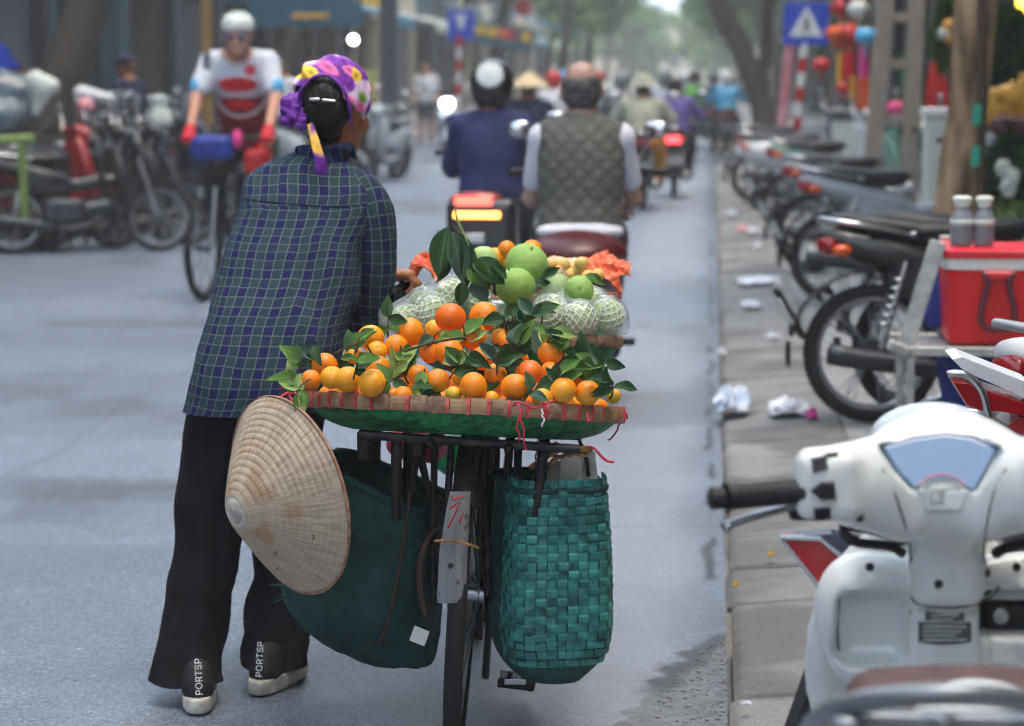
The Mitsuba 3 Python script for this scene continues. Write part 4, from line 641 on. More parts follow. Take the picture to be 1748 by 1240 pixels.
OR = [(769, 543, 27, 5.76, 1, 'deep orange at the very top of the heap, left of the other top one'), (826, 541, 26, 5.78, 0, 'orange at the top of the heap, right of the deep coloured one'), (701, 567, 25, 5.72, 0, 'orange on the left shoulder of the heap below the topmost one'), (633, 577, 24, 5.70, 2, 'bright orange highest at the left end of the heap'), (741, 563, 17, 5.82, 2, 0), (676, 592, 21, 5.66, 0, 'orange with a bruise between the left shoulder ones'), (643, 600, 18, 5.63, 2, 0), (767, 601, 25, 5.64, 0, 'large orange in the middle of the heap with a leaf lying across it'), (808, 574, 24, 5.70, 0, 'orange right below the two topmost ones, half behind a leaf'), (855, 575, 16, 5.74, 2, 0), (939, 604, 22, 5.66, 0, 'orange alone among leaves at the right side under the second tray'), (903, 637, 24, 5.55, 1, 'reddish orange sitting above the front row at the right'), (879, 661, 25, 5.46, 0, 'orange in the front row touching the rim, right of the middle'), (961, 667, 24, 5.48, 0, 'orange in the front row, third from the right end'), (1003, 671, 22, 5.51, 0, 'orange in the front row, second from the right end'), (926, 682, 19, 5.47, 0, 0), (1048, 677, 13, 5.58, 2, 'small yellow green orange at the right end of the tray'), (554, 625, 23, 5.62, 0, 'orange at the left end above the front row'), (567, 645, 21, 5.50, 2, 0), (593, 648, 23, 5.46, 2, 'yellowish orange in the front row, second from the left group'), (635, 654, 25, 5.42, 2, 'bright orange in front at the rim left of the pale leaves'), (645, 630, 23, 5.53, 0, 'orange behind the bright front one at the left'), (530, 650, 19, 5.52, 0, 'orange at the left tip of the tray'), (748, 650, 21, 5.50, 0, 0), (808, 660, 25, 5.44, 0, 'orange at the front rim in the middle of the tray'), (787, 643, 18, 5.53, 2, 0), (774, 673, 14, 5.44, 2, 0), (838, 681, 14, 5.44, 2, 0), (604, 608, 17, 5.66, 2, 0), (733, 602, 19, 5.70, 0, 0), (824, 612, 21, 5.62, 0, 0), (886, 615, 17, 5.66, 0, 0), (868, 585, 16, 5.73, 0, 0), (714, 640, 19, 5.56, 0, 0), (846, 640, 20, 5.56, 0, 0), (690, 628, 19, 5.60, 0, 0), (982, 640, 19, 5.62, 0, 0), (1024, 660, 17, 5.63, 0, 0), (612, 672, 16, 5.47, 0, 0), (688, 676, 17, 5.45, 0, 0), (940, 636, 19, 5.63, 0, 0), (780, 575, 20, 5.78, 0, 0)]
pos = np.array([P(x, y, Y) for x, y, r, Y, *_ in OR]); rad = np.array([r * S(Y) for x, y, r, Y, *_ in OR])
for q_ in ((-.2, .04), (.2, .04)):
    w = (MT1 @ np.array([q_[0], q_[1], -.02, 1]))[:3]; pos = np.vstack([pos, w]); rad = np.r_[rad, .032]; OR.append((0, 0, 0, 0, 0, 0))
for q_ in [(a_ * .066 + (.033 if b_ % 2 else 0), b_ * .06) for a_ in range(-5, 6) for b_ in range(-4, 4)]:
    w = (MT1 @ np.array([q_[0], q_[1], -.012 + .02 * ((int(q_[0] * 100) + int(q_[1] * 100)) % 2), 1]))[:3]; pos = np.vstack([pos, w]); rad = np.r_[rad, .029]; OR.append((0, 0, 0, 0, 0, 0))
for q_ in ((-.12, .04), (-.03, .02), (.06, .05), (.15, .08), (.0, .12), (.1, .14)):
    w = (MT1 @ np.array([q_[0], q_[1], .045, 1]))[:3]; pos = np.vstack([pos, w]); rad = np.r_[rad, .031]; OR.append((0, 0, 0, 0, 0, 0))
vis = np.arange(len(OR)) < 42; ray = (pos - EYE) / np.linalg.norm(pos - EYE, axis=1, keepdims=True)
for _ in range(40):
    for i in range(len(pos)):
        for j in range(i):
            d = pos[i] - pos[j]; L = np.linalg.norm(d); o = (rad[i] + rad[j]) * .955 - L
            if o > 0:
                if vis[i] and vis[j]: s_ = np.sign((pos[i] - pos[j]) @ ray[i]) or 1; pos[i] += ray[i] * s_ * o * .5; pos[j] -= ray[j] * s_ * o * .5
                elif vis[i] != vis[j]:
                    a, b2 = (i, j) if vis[j] else (j, i); dd = pos[a] - pos[b2]; pos[a] += nrm(dd + ray[a] * .02) * o
                else: pos[i] += d / (L + 1e-9) * o * .5; pos[j] -= d / (L + 1e-9) * o * .5
rr = np.random.default_rng(12)
for i, o in enumerate(OR):
    if not vis[i]:
        q = np.linalg.inv(MT1) @ np.r_[pos[i], 1]
        if np.hypot(q[0], q[1]) > .325 or q[2] < -.05: continue
    lb = o[5] or ('orange half hidden among the others and the leaves in the front tray'); k = thing('orange', lb, 'orange', 'oranges heaped in the front tray'); M = mv(*pos[i]) @ frame(rr.normal(size=3) + [0, -.25, .35], rr.normal(size=3)) @ sc(rad[i])
    scene[k] = {**OPLY, 'bsdf': {'type': 'ref', 'id': ('orange_a', 'orange_b', 'orange_c')[o[4]]}, 'to_world': T(M.tolist())}; part_of(k, 'calyx', CALYX, 'leaf_mid', M)
# ---------------------------------------------------------------- leaves on twigs
def leaf_mesh(curl=.25, cup=.18, n=9, wav=0.0):
    t = np.linspace(0, 1, n); w = np.sin(np.pi * t ** .82) ** .85 * .5; w[0] = .03; w[-1] = .01; s = np.linspace(-1, 1, 5); v, uv = [], []
    for i in range(n):
        for q in s: v.append((q * w[i], t[i], cup * abs(q) ** 1.5 * w[i] * 2 - curl * t[i] ** 2 + wav * math.sin(6 * t[i]) * q * w[i])); uv.append((q, t[i]))
    top = np.array(v); f = grid_faces(5, n, False); return tm(top, f), np.array(uv)
LP = []
for cu, cp_, wv in ((.12, .12, 0), (.3, .2, .25), (.22, .3, -.3), (.42, .1, .15)):
    lm_, uv_ = leaf_mesh(cu, cp_, 9, wv); LP.append(mikit.ply(lm_, None, True, uv=uv_))
def leaf(owner, a, b, w, m, normal=(0, -1, .3), var=0, nm='leaf'):
    a, b = np.asarray(a, float), np.asarray(b, float); y = b - a; L = np.linalg.norm(y); y = y / L; z = np.asarray(normal, float); z = nrm(z - y * (z @ y)); x = np.cross(y, z); M = np.eye(4); M[:3, 0], M[:3, 1], M[:3, 2], M[:3, 3] = x * w, y * L, z * L, a
    return part_of(owner, nm, LP[var % 4], m, M)
rl = np.random.default_rng(21); CL = [(690, 640, 8, 44, ('leaf_light', 'leaf_light', 'leaf_mid'), 'pale green leafy twig hanging at the middle left of the orange heap'), (722, 652, 5, 46, ('leaf_light', 'leaf_mid'), 'pale leaves over the front oranges, left of the middle'), (672, 612, 4, 40, ('leaf_mid', 'leaf_dark'), 'twig of mid green leaves under the left shoulder oranges'), (738, 585, 4, 40, ('leaf_light', 'leaf_blue'), 'light leaves below the topmost orange'), (812, 577, 3, 44, ('leaf_mid', 'leaf_light'), 'bright leaf across the orange under the top pair'), (856, 560, 5, 38, ('leaf_dark', 'leaf_blue'), 'dark twig at the right of the top oranges'), (890, 560, 8, 46, ('leaf_dark', 'leaf_blue', 'leaf_dark'), 'tall dark leafy twig standing right of the top oranges'), (880, 610, 8, 44, ('leaf_dark', 'leaf_blue', 'leaf_mid'), 'dark leafy twig between middle and right oranges'), (842, 635, 7, 42, ('leaf_dark', 'leaf_mid', 'leaf_blue'), 'dark leaves in the middle front of the heap'), (800, 625, 5, 40, ('leaf_dark', 'leaf_light'), 'mixed leaves beside the middle orange'), (765, 640, 4, 36, ('leaf_mid', 'leaf_dark'), 'small twig above the front middle orange'), (930, 585, 5, 38, ('leaf_light', 'leaf_mid'), 'yellow green leaves above the lone right orange'), (950, 640, 5, 40, ('leaf_dark', 'leaf_mid'), 'dark leaves above the right front row'), (985, 630, 6, 44, ('leaf_mid', 'leaf_dark'), 'mid green leaves near the right end of the heap'), (1020, 640, 6, 42, ('leaf_dark', 'leaf_mid'), 'dark twig sticking up at the right end of the heap'), (1040, 665, 4, 36, ('leaf_dark',), 'dark leaves beside the small green orange'), (604, 598, 5, 42, ('leaf_mid', 'leaf_dark'), 'leafy twig at the upper left of the heap'), (545, 605, 5, 38, ('leaf_mid', 'leaf_dark', 'leaf_blue'), 'small leaves at the left end of the heap'), (508, 640, 5, 38, ('leaf_mid', 'leaf_light'), 'small leaves over the left tip of the tray'), (612, 640, 4, 34, ('leaf_mid', 'leaf_dark'), 'leaves between the left front oranges'), (665, 672, 4, 40, ('leaf_dark', 'leaf_mid'), 'leaves on the rim left of the middle'), (740, 672, 4, 40, ('leaf_dark', 'leaf_blue'), 'dark leaves on the rim in the middle'), (900, 672, 4, 34, ('leaf_dark', 'leaf_blue'), 'dark leaves on the rim between front oranges'), (655, 560, 4, 36, ('leaf_dark', 'leaf_mid'), 'dark leaves behind the left shoulder oranges'), (960, 600, 4, 36, ('leaf_dark', 'leaf_mid'), 'leaves right of the lone orange')]
def front(px, py):
    """Depth of the heap's surface seen at a pixel: nearest orange there, else the bamboo heap's slope."""
    d = nrm(FWD * FPX + RGT * (px - CX) + UPV * (CY - py)); best = None; b_ = (pos - EYE) @ d; h = np.linalg.norm(pos - EYE - b_[:, None] * d, axis=1); ok = h < rad * 1.3
    y = 5.45 + (690 - py) / 150 * .36
    if ok.any(): t = (b_ - np.sqrt(np.maximum((rad * 1.05) ** 2 - h ** 2, 0)))[ok].min(); y = min(y, (EYE + d * t)[1])
    return y
def twig(cx, cy, n, L, mats, lab, down=0):
    k = thing('leafy_twig', lab, 'leaves'); Y = front(cx, cy) - .012; base = P(cx + rl.uniform(-14, 14), cy + 16, Y + .03); tip = P(cx + rl.uniform(-22, 22), cy - 22, Y - .004); st = smooth_path([base, (base + tip) / 2 + rl.normal(size=3) * .006, tip], 8); part(k, 'stem', tube(st, np.linspace(.0026, .0014, 8), 5), 'twig', True)
    for i in range(n):
        a = st[int(rl.integers(1, 8))]; an = rl.uniform(0, 2 * math.pi); L2 = L * rl.uniform(.75, 1.25) * S(Y); dx, dz = math.cos(an), .8 * math.sin(an) + .1; b = a + RGT * dx * L2 + UPV * dz * L2; pxy = b + [0, rl.uniform(-.03, .004), 0]
        leaf(k, a, pxy, L2 * rl.uniform(.5, .62), mats[i % len(mats)], (rl.uniform(-.7, .7), -1, rl.uniform(.1, 1.1)), int(rl.integers(0, 4)))
for c_ in CL: twig(*c_)
k = thing('leafy_twig', 'light green leaves hanging over the tray rim above the conical hat', 'leaves'); part(k, 'stem', tube(smooth_path([P(530, 648, 5.46), P(512, 660, 5.42), P(508, 676, 5.38)], 6), .002, 5), 'twig', True)
for (x0, y0, x1, y1, w, m_) in ((510, 664, 476, 652, 18, 'leaf_light'), (512, 668, 520, 708, 15, 'leaf_light'), (508, 670, 506, 706, 14, 'leaf_mid'), (514, 666, 526, 690, 13, 'leaf_mid'), (508, 664, 484, 664, 14, 'leaf_mid')): leaf(k, P(x0, y0, 5.39), P(x1, y1, 5.375), w * S(5.4), m_, (.2, -1, .4), 0)
br = thing('orange_branch', 'bare brown branch lying across the oranges below the top', 'branch'); put(br, tube(smooth_path([P(690, 600, 5.56), P(722, 590, 5.54), P(760, 581, 5.53), P(795, 578, 5.58)], 10), .0034, 6), 'twig', True)
for a, b in (((626, 590), (638, 612)), ((622, 583), (570, 604)), ((868, 522), (880, 576)), ((926, 540), (922, 572)), ((1040, 622), (1026, 660)), ((843, 590), (848, 640)), ((868, 545), (868, 580))):
    k = thing('bare_twig', 'short bare stalk sticking out of the orange heap', 'twig', 'short stalks in the orange heap'); Y = front(*b) - .01; put(k, tube(smooth_path([P(*b, Y), (P(*b, Y) + P(*a, Y - .02)) / 2 + rl.normal(size=3) * .003, P(*a, Y - .02)], 6), .0021, 5), 'twig', True)
# ---------------------------------------------------------------- green fruit, nets, plastic
def _pom(a, b): 
    a, b = L3(a), L3(b); return proc(lambda p, n, uv: mix(a, b, fbm(p.x * 13, p.y * 13, p.z * 13, 3)) * (.9 + .14 * noise(p.x * 190, p.y * 190, p.z * 190)))
BP2 = proc(lambda p, n, uv: .0014 * noise(p.x * 110, p.y * 110, p.z * 110) + .0006 * noise(p.x * 300, p.y * 300, p.z * 300), 1e-3)
pri('guava', _pom((122, 166, 74), (160, 194, 108)), .6, spec=.3, bump=BP2); pri('guava_pale', _pom((150, 186, 100), (190, 212, 140)), .45, spec=.4, bump=BP2); pri('foam', (226, 232, 222), .7)
scene['plastic_film'] = {'type': 'blendbsdf', 'weight': .13, 'a': {'type': 'thindielectric', 'int_ior': 1.5}, 'b': {'type': 'twosided', 'bsdf': {'type': 'principled', 'base_color': rgb((226, 232, 230)), 'roughness': .28, 'specular': .8}}}
def _guava_mesh(seed):
    m = trimesh.creation.icosphere(subdivisions=3); v = m.vertices.copy(); v[:, 2] *= .95; d = meshkit.fbm(v * 1.1 + seed) - .5; v *= (1 + .09 * d)[:, None]; rxy = np.hypot(v[:, 0], v[:, 1]); v[:, 2] -= np.where(v[:, 2] > 0, .06 * np.exp(-(rxy / .25) ** 2), -.03 * np.exp(-(rxy / .2) ** 2)); return tm(v, m.faces)
GP = [mikit.ply(_guava_mesh(i * 7.3), None, True) for i in range(3)]
GST = mikit.ply(cat([cyl((0, 0, .8), (.03, .01, 1.02), .045, .035, 7)]), None, 30)
def guava(c, r, m, label, ax=(0, -.3, 1), i=0, net=False, group=None, cat_='fruit'):
    k = thing('green_fruit', label, cat_, group); M = mv(*c) @ frame(ax) @ sc(r); scene[k] = {**GP[i % 3], 'bsdf': {'type': 'ref', 'id': m}, 'to_world': T(M.tolist())}; part_of(k, 'stalk', GST, 'twig', M)
    if net:
        out = []; N = 9
        for s in (-1, 1):
            for q in range(N):
                z = np.linspace(-.96, .96, 18); a = q * 2 * math.pi / N + s * np.arcsin(z) * 1.5; rr_ = np.sqrt(1 - z * z * .93) * 1.05; out.append(tube(np.stack([rr_ * np.cos(a), rr_ * np.sin(a), z * 1.0], 1), .05, 4, None, False))
        part(k, 'foam_net', xf(cat(out), M), 'foam', True, stuff=True)
    return k
GS = S(6.2)
guava(P(899, 451, 6.22), 37 * GS, 'guava', 'upper of the two large bare green fruits', (.2, -.4, .6), 0); guava(P(880, 490, 6.14), 34 * GS, 'guava', 'lower of the two large bare green fruits, in front', (-.3, -.2, .8), 1)
guava(P(988, 496, 6.26), 26 * GS, 'guava', 'bare green fruit with a dark calyx at the right of the second tray', (.1, -.9, .2), 2); guava(P(952, 492, 6.34), 26 * GS, 'guava_pale', 'pale bare fruit left of the one with the dark calyx', (-.3, -.2, 1), 0); guava(P(826, 442, 6.42), 24 * GS, 'guava_pale', 'pale green fruit behind the large leaves', (0, 0, 1), 1)
NETS = [(938, 536, 32, 6.16), (990, 545, 29, 6.15), (1036, 540, 28, 6.22), (968, 522, 24, 6.3), (1012, 518, 24, 6.34), (698, 550, 29, 6.2), (738, 538, 30, 6.16), (772, 505, 27, 6.22), (724, 522, 26, 6.32), (676, 545, 20, 6.28), (812, 520, 26, 6.26), (850, 548, 26, 6.16)]
for i, (x, y, r, Y) in enumerate(NETS):
    right = x > 860; guava(P(x, y, Y), r * S(Y), 'guava_pale', 'pale green fruit in a white foam net inside the %s plastic bag' % ('right' if right else 'left'), rl.normal(size=3), i, True, 'net wrapped fruits in the %s plastic bag' % ('right' if right else 'left'))
def film(label, pts, seed, h=.011, extra=()):
    """A clear bag: one loose skin about the fruits, puckered, with a twisted top."""
    f = F(.035)
    for c, r in pts: f.ell(c, (r, r, r))
    for a, b, ra, rb in extra: f.cap(a, b, ra, rb)
    m = f.mesh(h); v = m.vertices; nn = np.asarray(m.vertex_normals); d = (np.abs(meshkit.fbm(v * 26 + seed) - .5) * 2 + .6 * np.abs(meshkit.fbm(v * 60 + seed) - .5)); k = thing('plastic_bag', label, 'plastic bag'); put(k, tm(v + nn * ((.35 - d) * .012)[:, None], m.faces), 'plastic_film', 25); return k
film('clear plastic bag of net wrapped fruit at the right of the second tray', [(P(x, y, Y), (r + 7) * S(Y)) for x, y, r, Y in NETS[:5]], 1, extra=[(P(958, 500, 6.2), P(950, 478, 6.18), .012, .03), (P(1056, 556, 6.2), P(1068, 566, 6.2), .02, .006)])
film('large clear plastic bag of net wrapped fruit beside the woman\'s hand', [(P(x, y, Y), (r + 8) * S(Y)) for x, y, r, Y in NETS[5:]], 5, extra=[(P(712, 520, 6.25), P(750, 500, 6.2), .03, .03), (P(660, 560, 6.2), P(652, 530, 6.22), .02, .008)])
lk = thing('leafy_branch', 'branch of large dark oval leaves standing over the green fruit', 'leaves'); sp_ = smooth_path([P(826, 500, 6.12), P(812, 455, 6.1), P(796, 415, 6.08), P(772, 386, 6.08)], 14); part(lk, 'stem', tube(sp_, np.linspace(.005, .0025, 14), 6), 'twig', True)
for (x0, y0, x1, y1, w, m_, nz, v_) in ((764, 388, 745, 476, 44, 'leaf_dark', (-.3, -1, .2), 0), (772, 396, 792, 482, 42, 'leaf_blue', (.35, -1, .2), 0), (768, 430, 762, 484, 22, 'leaf_dark', (.9, -.5, 0), 3), (786, 400, 806, 486, 34, 'leaf_dark', (.5, -1, .3), 1), (808, 446, 862, 478, 46, 'leaf_dark', (.1, -1, .6), 1), (800, 452, 836, 492, 38, 'leaf_mid', (-.2, -1, .5), 2), (790, 482, 787, 522, 26, 'leaf_dark', (.2, -1, 0), 3), (806, 482, 832, 516, 34, 'leaf_blue', (.1, -1, .4), 2), (838, 452, 866, 470, 20, 'leaf_dark', (0, -.7, 1), 1)): leaf(lk, P(x0, y0, 6.06), P(x1, y1, 6.04), w * S(6.05), m_, nz, v_)
part(lk, 'sheath', xf(tube(smooth_path([P(800, 420, 6.05), P(786, 388, 6.05), P(778, 362, 6.05), P(781, 344, 6.05)], 12), np.interp(np.linspace(0, 1, 12), [0, .4, 1], [.004, .008, .001]), 6, .5), np.eye(4)), 'leaf_light', True)
for (x0, y0, x1, y1, w, m_) in ((926, 478, 950, 456, 20, 'leaf_dark'), (1000, 470, 1030, 482, 18, 'leaf_mid'), (912, 486, 936, 480, 20, 'leaf_dark')):
    k = thing('loose_leaf', {926: 'dark leaf pointing up beside the large bare green fruit', 1000: 'narrow green leaf above the fruit with dark calyx', 912: 'dark leaf lying against the lower large green fruit'}[x0], 'leaf'); leaf(k, P(x0, y0, 6.16), P(x1, y1, 6.14), w * GS, m_, (0, -1, .6), 1, 'blade')
# small yellow oranges and netting in the farthest tray
YS = S(6.85)
for i, (x, y, r, m_, lb) in enumerate(((865, 427, 16, 'orange_a', 'small orange behind the large green fruit, left of another'), (908, 426, 17, 'orange_a', 'small orange peeping above the upper large green fruit'), (846, 440, 17, 'orange_c', 'small yellow orange left of the large green fruits'), (838, 458, 15, 'orange_c', 'small pale orange low behind the leaf branch'), (872, 448, 15, 'orange_c', 'small yellow orange half behind the large green fruits'))):
    k = thing('orange', lb, 'orange'); M = mv(*P(x, y, 6.75)) @ frame(rl.normal(size=3)) @ sc(r * YS); scene[k] = {**OPLY, 'bsdf': {'type': 'ref', 'id': m_}, 'to_world': T(M.tolist())}; part_of(k, 'calyx', CALYX, 'leaf_mid', M)
pri('apricot', _orange((232, 170, 84), (240, 196, 122), (214, 190, 110)), .5)
for i, (x, y, r) in enumerate(((948, 466, 14), (970, 470, 13), (985, 462, 15), (1004, 474, 13), (962, 452, 12), (1020, 470, 12), (940, 452, 12), (992, 450, 12), (930, 466, 12))):
    k = thing('yellow_fruit', 'small pale yellow fruit in the farthest tray beside the orange netting', 'fruit', 'small yellow fruits in the farthest tray'); M = mv(*P(x, y, 6.75 + .02 * (i % 3))) @ frame(rl.normal(size=3)) @ sc(r * YS); scene[k] = {**OPLY, 'bsdf': {'type': 'ref', 'id': 'apricot'}, 'to_world': T(M.tolist())}
pri('netting', speck((206, 74, 40), (236, 128, 84), 90.0), .6); pri('netting_pale', speck((226, 170, 130), (238, 206, 180), 60.0), .6)
def crumple(label, px, m, cat_, rows=10, cols=16, amp=.014, seed=0, nm='netting_sheet', f=26):
    """px: list of (x, y, Y) rows from back to front; a creased sheet through them with its own thickness."""
    g = np.array([[P(*q) for q in r] for r in px]); from_ = np.linspace(0, 1, len(px)); 
    from scipy.interpolate import RectBivariateSpline
    u = np.linspace(0, 1, g.shape[0]); v = np.linspace(0, 1, g.shape[1]); kx, ky = min(3, len(u) - 1), min(3, len(v) - 1); U, V = np.linspace(0, 1, rows), np.linspace(0, 1, cols)
    p = np.stack([RectBivariateSpline(u, v, g[..., a], kx=kx, ky=ky)(U, V) for a in range(3)], -1).reshape(-1, 3); d = np.stack([meshkit.fbm(p * f + seed + 11 * a) - .5 for a in range(3)], 1) * amp * 2.2
    a = tm(p + d, grid_faces(cols, rows, False)); n_ = np.asarray(a.vertex_normals); b = tm(a.vertices - n_ * .0025, a.faces[:, ::-1]); k = thing(nm, label, cat_); put(k, cat([a, b]), m, False); return k
crumple('orange red netting heaped over the right edge of the farthest tray', [[(985, 455, 6.95), (1010, 448, 6.98), (1040, 452, 7.0), (1066, 450, 6.98)], [(1000, 470, 6.85), (1022, 440, 6.9), (1046, 444, 6.9), (1070, 462, 6.88)], [(1012, 492, 6.8), (1030, 478, 6.82), (1050, 484, 6.82), (1060, 494, 6.84)]], 'netting', 'netting', 22, 30, .03, 3, f=34)
crumple('pale peach netting behind the bare green fruits', [[(930, 448, 7.0), (960, 440, 7.02), (1000, 444, 7.02), (1020, 452, 7.0)], [(925, 474, 6.84), (960, 458, 6.86), (1000, 462, 6.86), (1024, 476, 6.84)]], 'netting_pale', 'netting', 18, 26, .02, 8, f=30)
crumple('orange red netting at the left edge of the farthest tray beside the hand', [[(700, 466, 6.85), (716, 438, 6.86), (732, 448, 6.86), (748, 462, 6.86)], [(706, 486, 6.72), (720, 462, 6.72), (736, 466, 6.72), (752, 484, 6.72)]], 'netting', 'netting', 20, 22, .02, 5, f=36)
# ---------------------------------------------------------------- bags hanging from the carrier
pri('weave_teal', proc(lambda p, n, uv: mix(L3((18, 70, 70)), L3((56, 134, 126)), smoothstep(.25, .75, fbm(p.x * 20, p.y * 20, p.z * 26, 4))) * (.85 + .25 * noise(p.x * 40, p.y * 40, p.z * 420))), .42, spec=.45)
pri('weave_teal_b', proc(lambda p, n, uv: mix(L3((22, 82, 80)), L3((62, 142, 132)), smoothstep(.25, .75, fbm(p.x * 24 + 5, p.y * 24, p.z * 24, 4))) * (.85 + .25 * noise(p.x * 420, p.y * 420, p.z * 40))), .42, spec=.45)
pri('bag_dark', proc(lambda p, n, uv: mix(L3((14, 46, 46)), L3((28, 78, 76)), fbm(p.x * 9, p.y * 9, p.z * 9, 3)) * (.82 + .36 * cell_rand(dr.floor(p.x * 52 + p.y * 30), dr.floor(p.z * 52)))), .6, spec=.3, bump=proc(lambda p, n, uv: .003 * dr.abs(dr.sin((p.x + p.y * .6) * 160)) * dr.abs(dr.sin(p.z * 160)), 1e-3))
def bagrow(py, xl, xr, Y, ry, e): c = P((xl + xr) / 2, py, Y); return (*c, (xr - xl) / 2 * S(Y) * .97, ry, e)
RB = [bagrow(1150, 895, 985, 5.66, .10, 2.6), bagrow(1134, 862, 1000, 5.66, .14, 3), bagrow(1085, 842, 1030, 5.66, .165, 4), bagrow(1040, 841, 1033, 5.66, .17, 4.5), bagrow(940, 846, 1031, 5.66, .17, 4.5), bagrow(850, 850, 1026, 5.67, .165, 4.2), bagrow(820, 852, 1023, 5.67, .16, 4)]
b1 = thing('woven_bag', 'teal woven bag hanging at the right of the bicycle wheel', 'bag'); YW = math.radians(17); R_ = interp_rows(RB, 40); m_, = (loft(R_, 48, 4, True, False, YW),); inner = R_.copy(); inner[:, 3:5] *= .93; part(b1, 'body', cat([m_, xf(tm(loft(inner[12:], 48, 4, True, False, YW).vertices, loft(inner[12:], 48, 4, True, False, YW).faces[:, ::-1]), np.eye(4))]), 'bag_dark', 40)
def ringat(z, an):
    row = np.array([np.interp(z, R_[:, 2], R_[:, c]) for c in range(6)]); c, s = np.cos(an), np.sin(an); x = row[3] * np.sign(c) * np.abs(c) ** (2 / row[5]); y = row[4] * np.sign(s) * np.abs(s) ** (2 / row[5]); cy_, sy_ = math.cos(YW), math.sin(YW); return np.stack([row[0] + x * cy_ - y * sy_, row[1] + x * sy_ + y * cy_, 0 * x + z], -1)
zt, zb = P(935, 822, 5.5)[2], P(935, 1140, 5.5)[2]; NR = 21; sq_ = np.linspace(0, 1, 181)[:-1]; fa = np.r_[np.concatenate([(k_ + sq_ ** 2 * (3 - 2 * sq_)) * math.pi / 2 for k_ in range(4)]), 2 * math.pi]; rg = ringat((zt + zb) / 2, fa); ac = np.r_[0, np.cumsum(np.linalg.norm(np.diff(rg, axis=0), axis=1))]; NC = int(round(ac[-1] / .0235 / 2)) * 2; dz = (zt - zb) / NR; cnt = 0; rest_ = []; rest_rng = np.random.default_rng(77)
for r_ in range(NR)[::-1]:
    z = zb + (r_ + .5) * dz
    for c_ in range(NC):
        jt = (rest_rng.random(3) - .5) * [.10, .10, .0012]; u0, u1 = (c_ + .03 + jt[0]) / NC * ac[-1], (c_ + .97 + jt[1]) / NC * ac[-1]; am = np.interp((u0 + u1) / 2, ac, fa); mid = ringat(z, np.array([am]))[0]; ctr = np.array([np.interp(z, R_[:, 2], R_[:, k_]) for k_ in (0, 1)]); nrm_ = mid[:2] - ctr
        fr = np.array([math.sin(YW), -math.cos(YW)]); sd_ = np.array([math.cos(YW), math.sin(YW)])
        if not (nrm_ @ fr > .05): continue
        a0, a1 = np.interp(u0, ac, fa), np.interp(u1, ac, fa); over = (r_ + c_) % 2; off = (.0036 if over else .0018) + jt[2]; s5 = np.linspace(0, 1, 4); top, bot = [], []; p0 = ringat(z, np.array([a0, a1])); t = nrm(p0[1] - p0[0]); n3 = np.array([t[1], -t[0], 0]); q0 = p0[0]; W = np.linalg.norm(p0[1] - p0[0]); hh = dz * .49; v = []
        for jx, fx in enumerate((0, .22, .78, 1)):
            for jz, fz in enumerate((-1, -.5, .5, 1)): lift = off * ((1 if jx in (1, 2) else .35) if not over else (1 if jz in (1, 2) else .45)); v.append(q0 + t * (W * fx) + np.array([0, 0, hh * fz]) + n3 * lift)
        v += [q0 - n3 * .002 + np.array([0, 0, -hh]), q0 - n3 * .002 + np.array([0, 0, hh]), q0 + t * W - n3 * .002 + np.array([0, 0, -hh]), q0 + t * W - n3 * .002 + np.array([0, 0, hh])]
        ff = [list(x) for x in grid_faces(4, 4, False)] + [[0, 3, 17], [0, 17, 16], [12, 18, 19], [12, 19, 15]] + [[0, 16, 18], [0, 18, 12], [3, 15, 19], [3, 19, 17]]
        wm_ = tm(v, np.array(ff)[:, ::-1]); cnt += 1
        if cnt <= 290: part(b1, 'body__weave', wm_, 'weave_teal_b' if over else 'weave_teal', False)
        else: rest_.append(wm_)
if rest_: part(b1, 'body__weave_rest', cat(rest_), 'weave_teal', False, stuff=True)
part(b1, 'rim', tube(np.vstack([ringat(R_[-1, 2], np.linspace(0, 2 * math.pi, 49))]) + np.random.default_rng(3).normal(size=(49, 3)) * .0012, .008, 7), 'bag_dark', True)
for q in ([(884, 815, 5.5), (884, 780, 5.56), (886, 752, 5.6)], [(1004, 812, 5.6), (1000, 780, 5.6), (990, 755, 5.62)]): part(b1, 'strap', tube(smooth_path([P(*a) for a in q], 8), .009, 6, .5), 'black', True)
rs_ = np.random.default_rng(9); part(b1, 'frayed_edge', cat([tube([P(1034, y, 5.6), P(1034 + dx * .6, y + dy * .4, 5.58), P(1034 + dx, y + dy, 5.58)], .0011, 4) for y, dx, dy in [(float(rs_.uniform(1010, 1070)), float(rs_.uniform(4, 13)), float(rs_.uniform(-10, 10))) for _ in range(14)]]), 'bag_dark', True, stuff=True)
LB = [bagrow(1126, 655, 742, 5.80, .09, 2.6), bagrow(1108, 585, 745, 5.80, .13, 2.8), bagrow(1062, 520, 748, 5.80, .17, 3), bagrow(1012, 486, 751, 5.80, .19, 3.2), bagrow(950, 500, 755, 5.80, .19, 3.4), bagrow(880, 528, 758, 5.80, .185, 3.6), bagrow(820, 548, 757, 5.80, .18, 3.6)]
LR = interp_rows(LB, 36); lo_ = loft(LR, 48, 3, True, False, math.radians(-8)); v = lo_.vertices.copy(); tz = np.clip((v[:, 2] - LR[0, 2]) / (LR[-1, 2] - LR[0, 2]), 0, 1); xc_ = P(655, 820, 5.8)[0]; v[:, 2] -= (v[:, 0] - xc_) * .42 * tz ** 2
b2 = thing('woven_bag', 'large dark green woven bag hanging left of the wheel behind the conical hat', 'bag'); part(b2, 'body', fold(fold(tm(v, lo_.faces), .016, (8, 8, 5), 4), .008, (22, 22, 7), 9), 'bag_dark', True); top = v[35 * 48:36 * 48]; part(b2, 'rim', tube(np.vstack([top, top[:2]]) + np.random.default_rng(5).normal(size=(50, 3)) * .002, .009, 7), 'bag_dark', True)
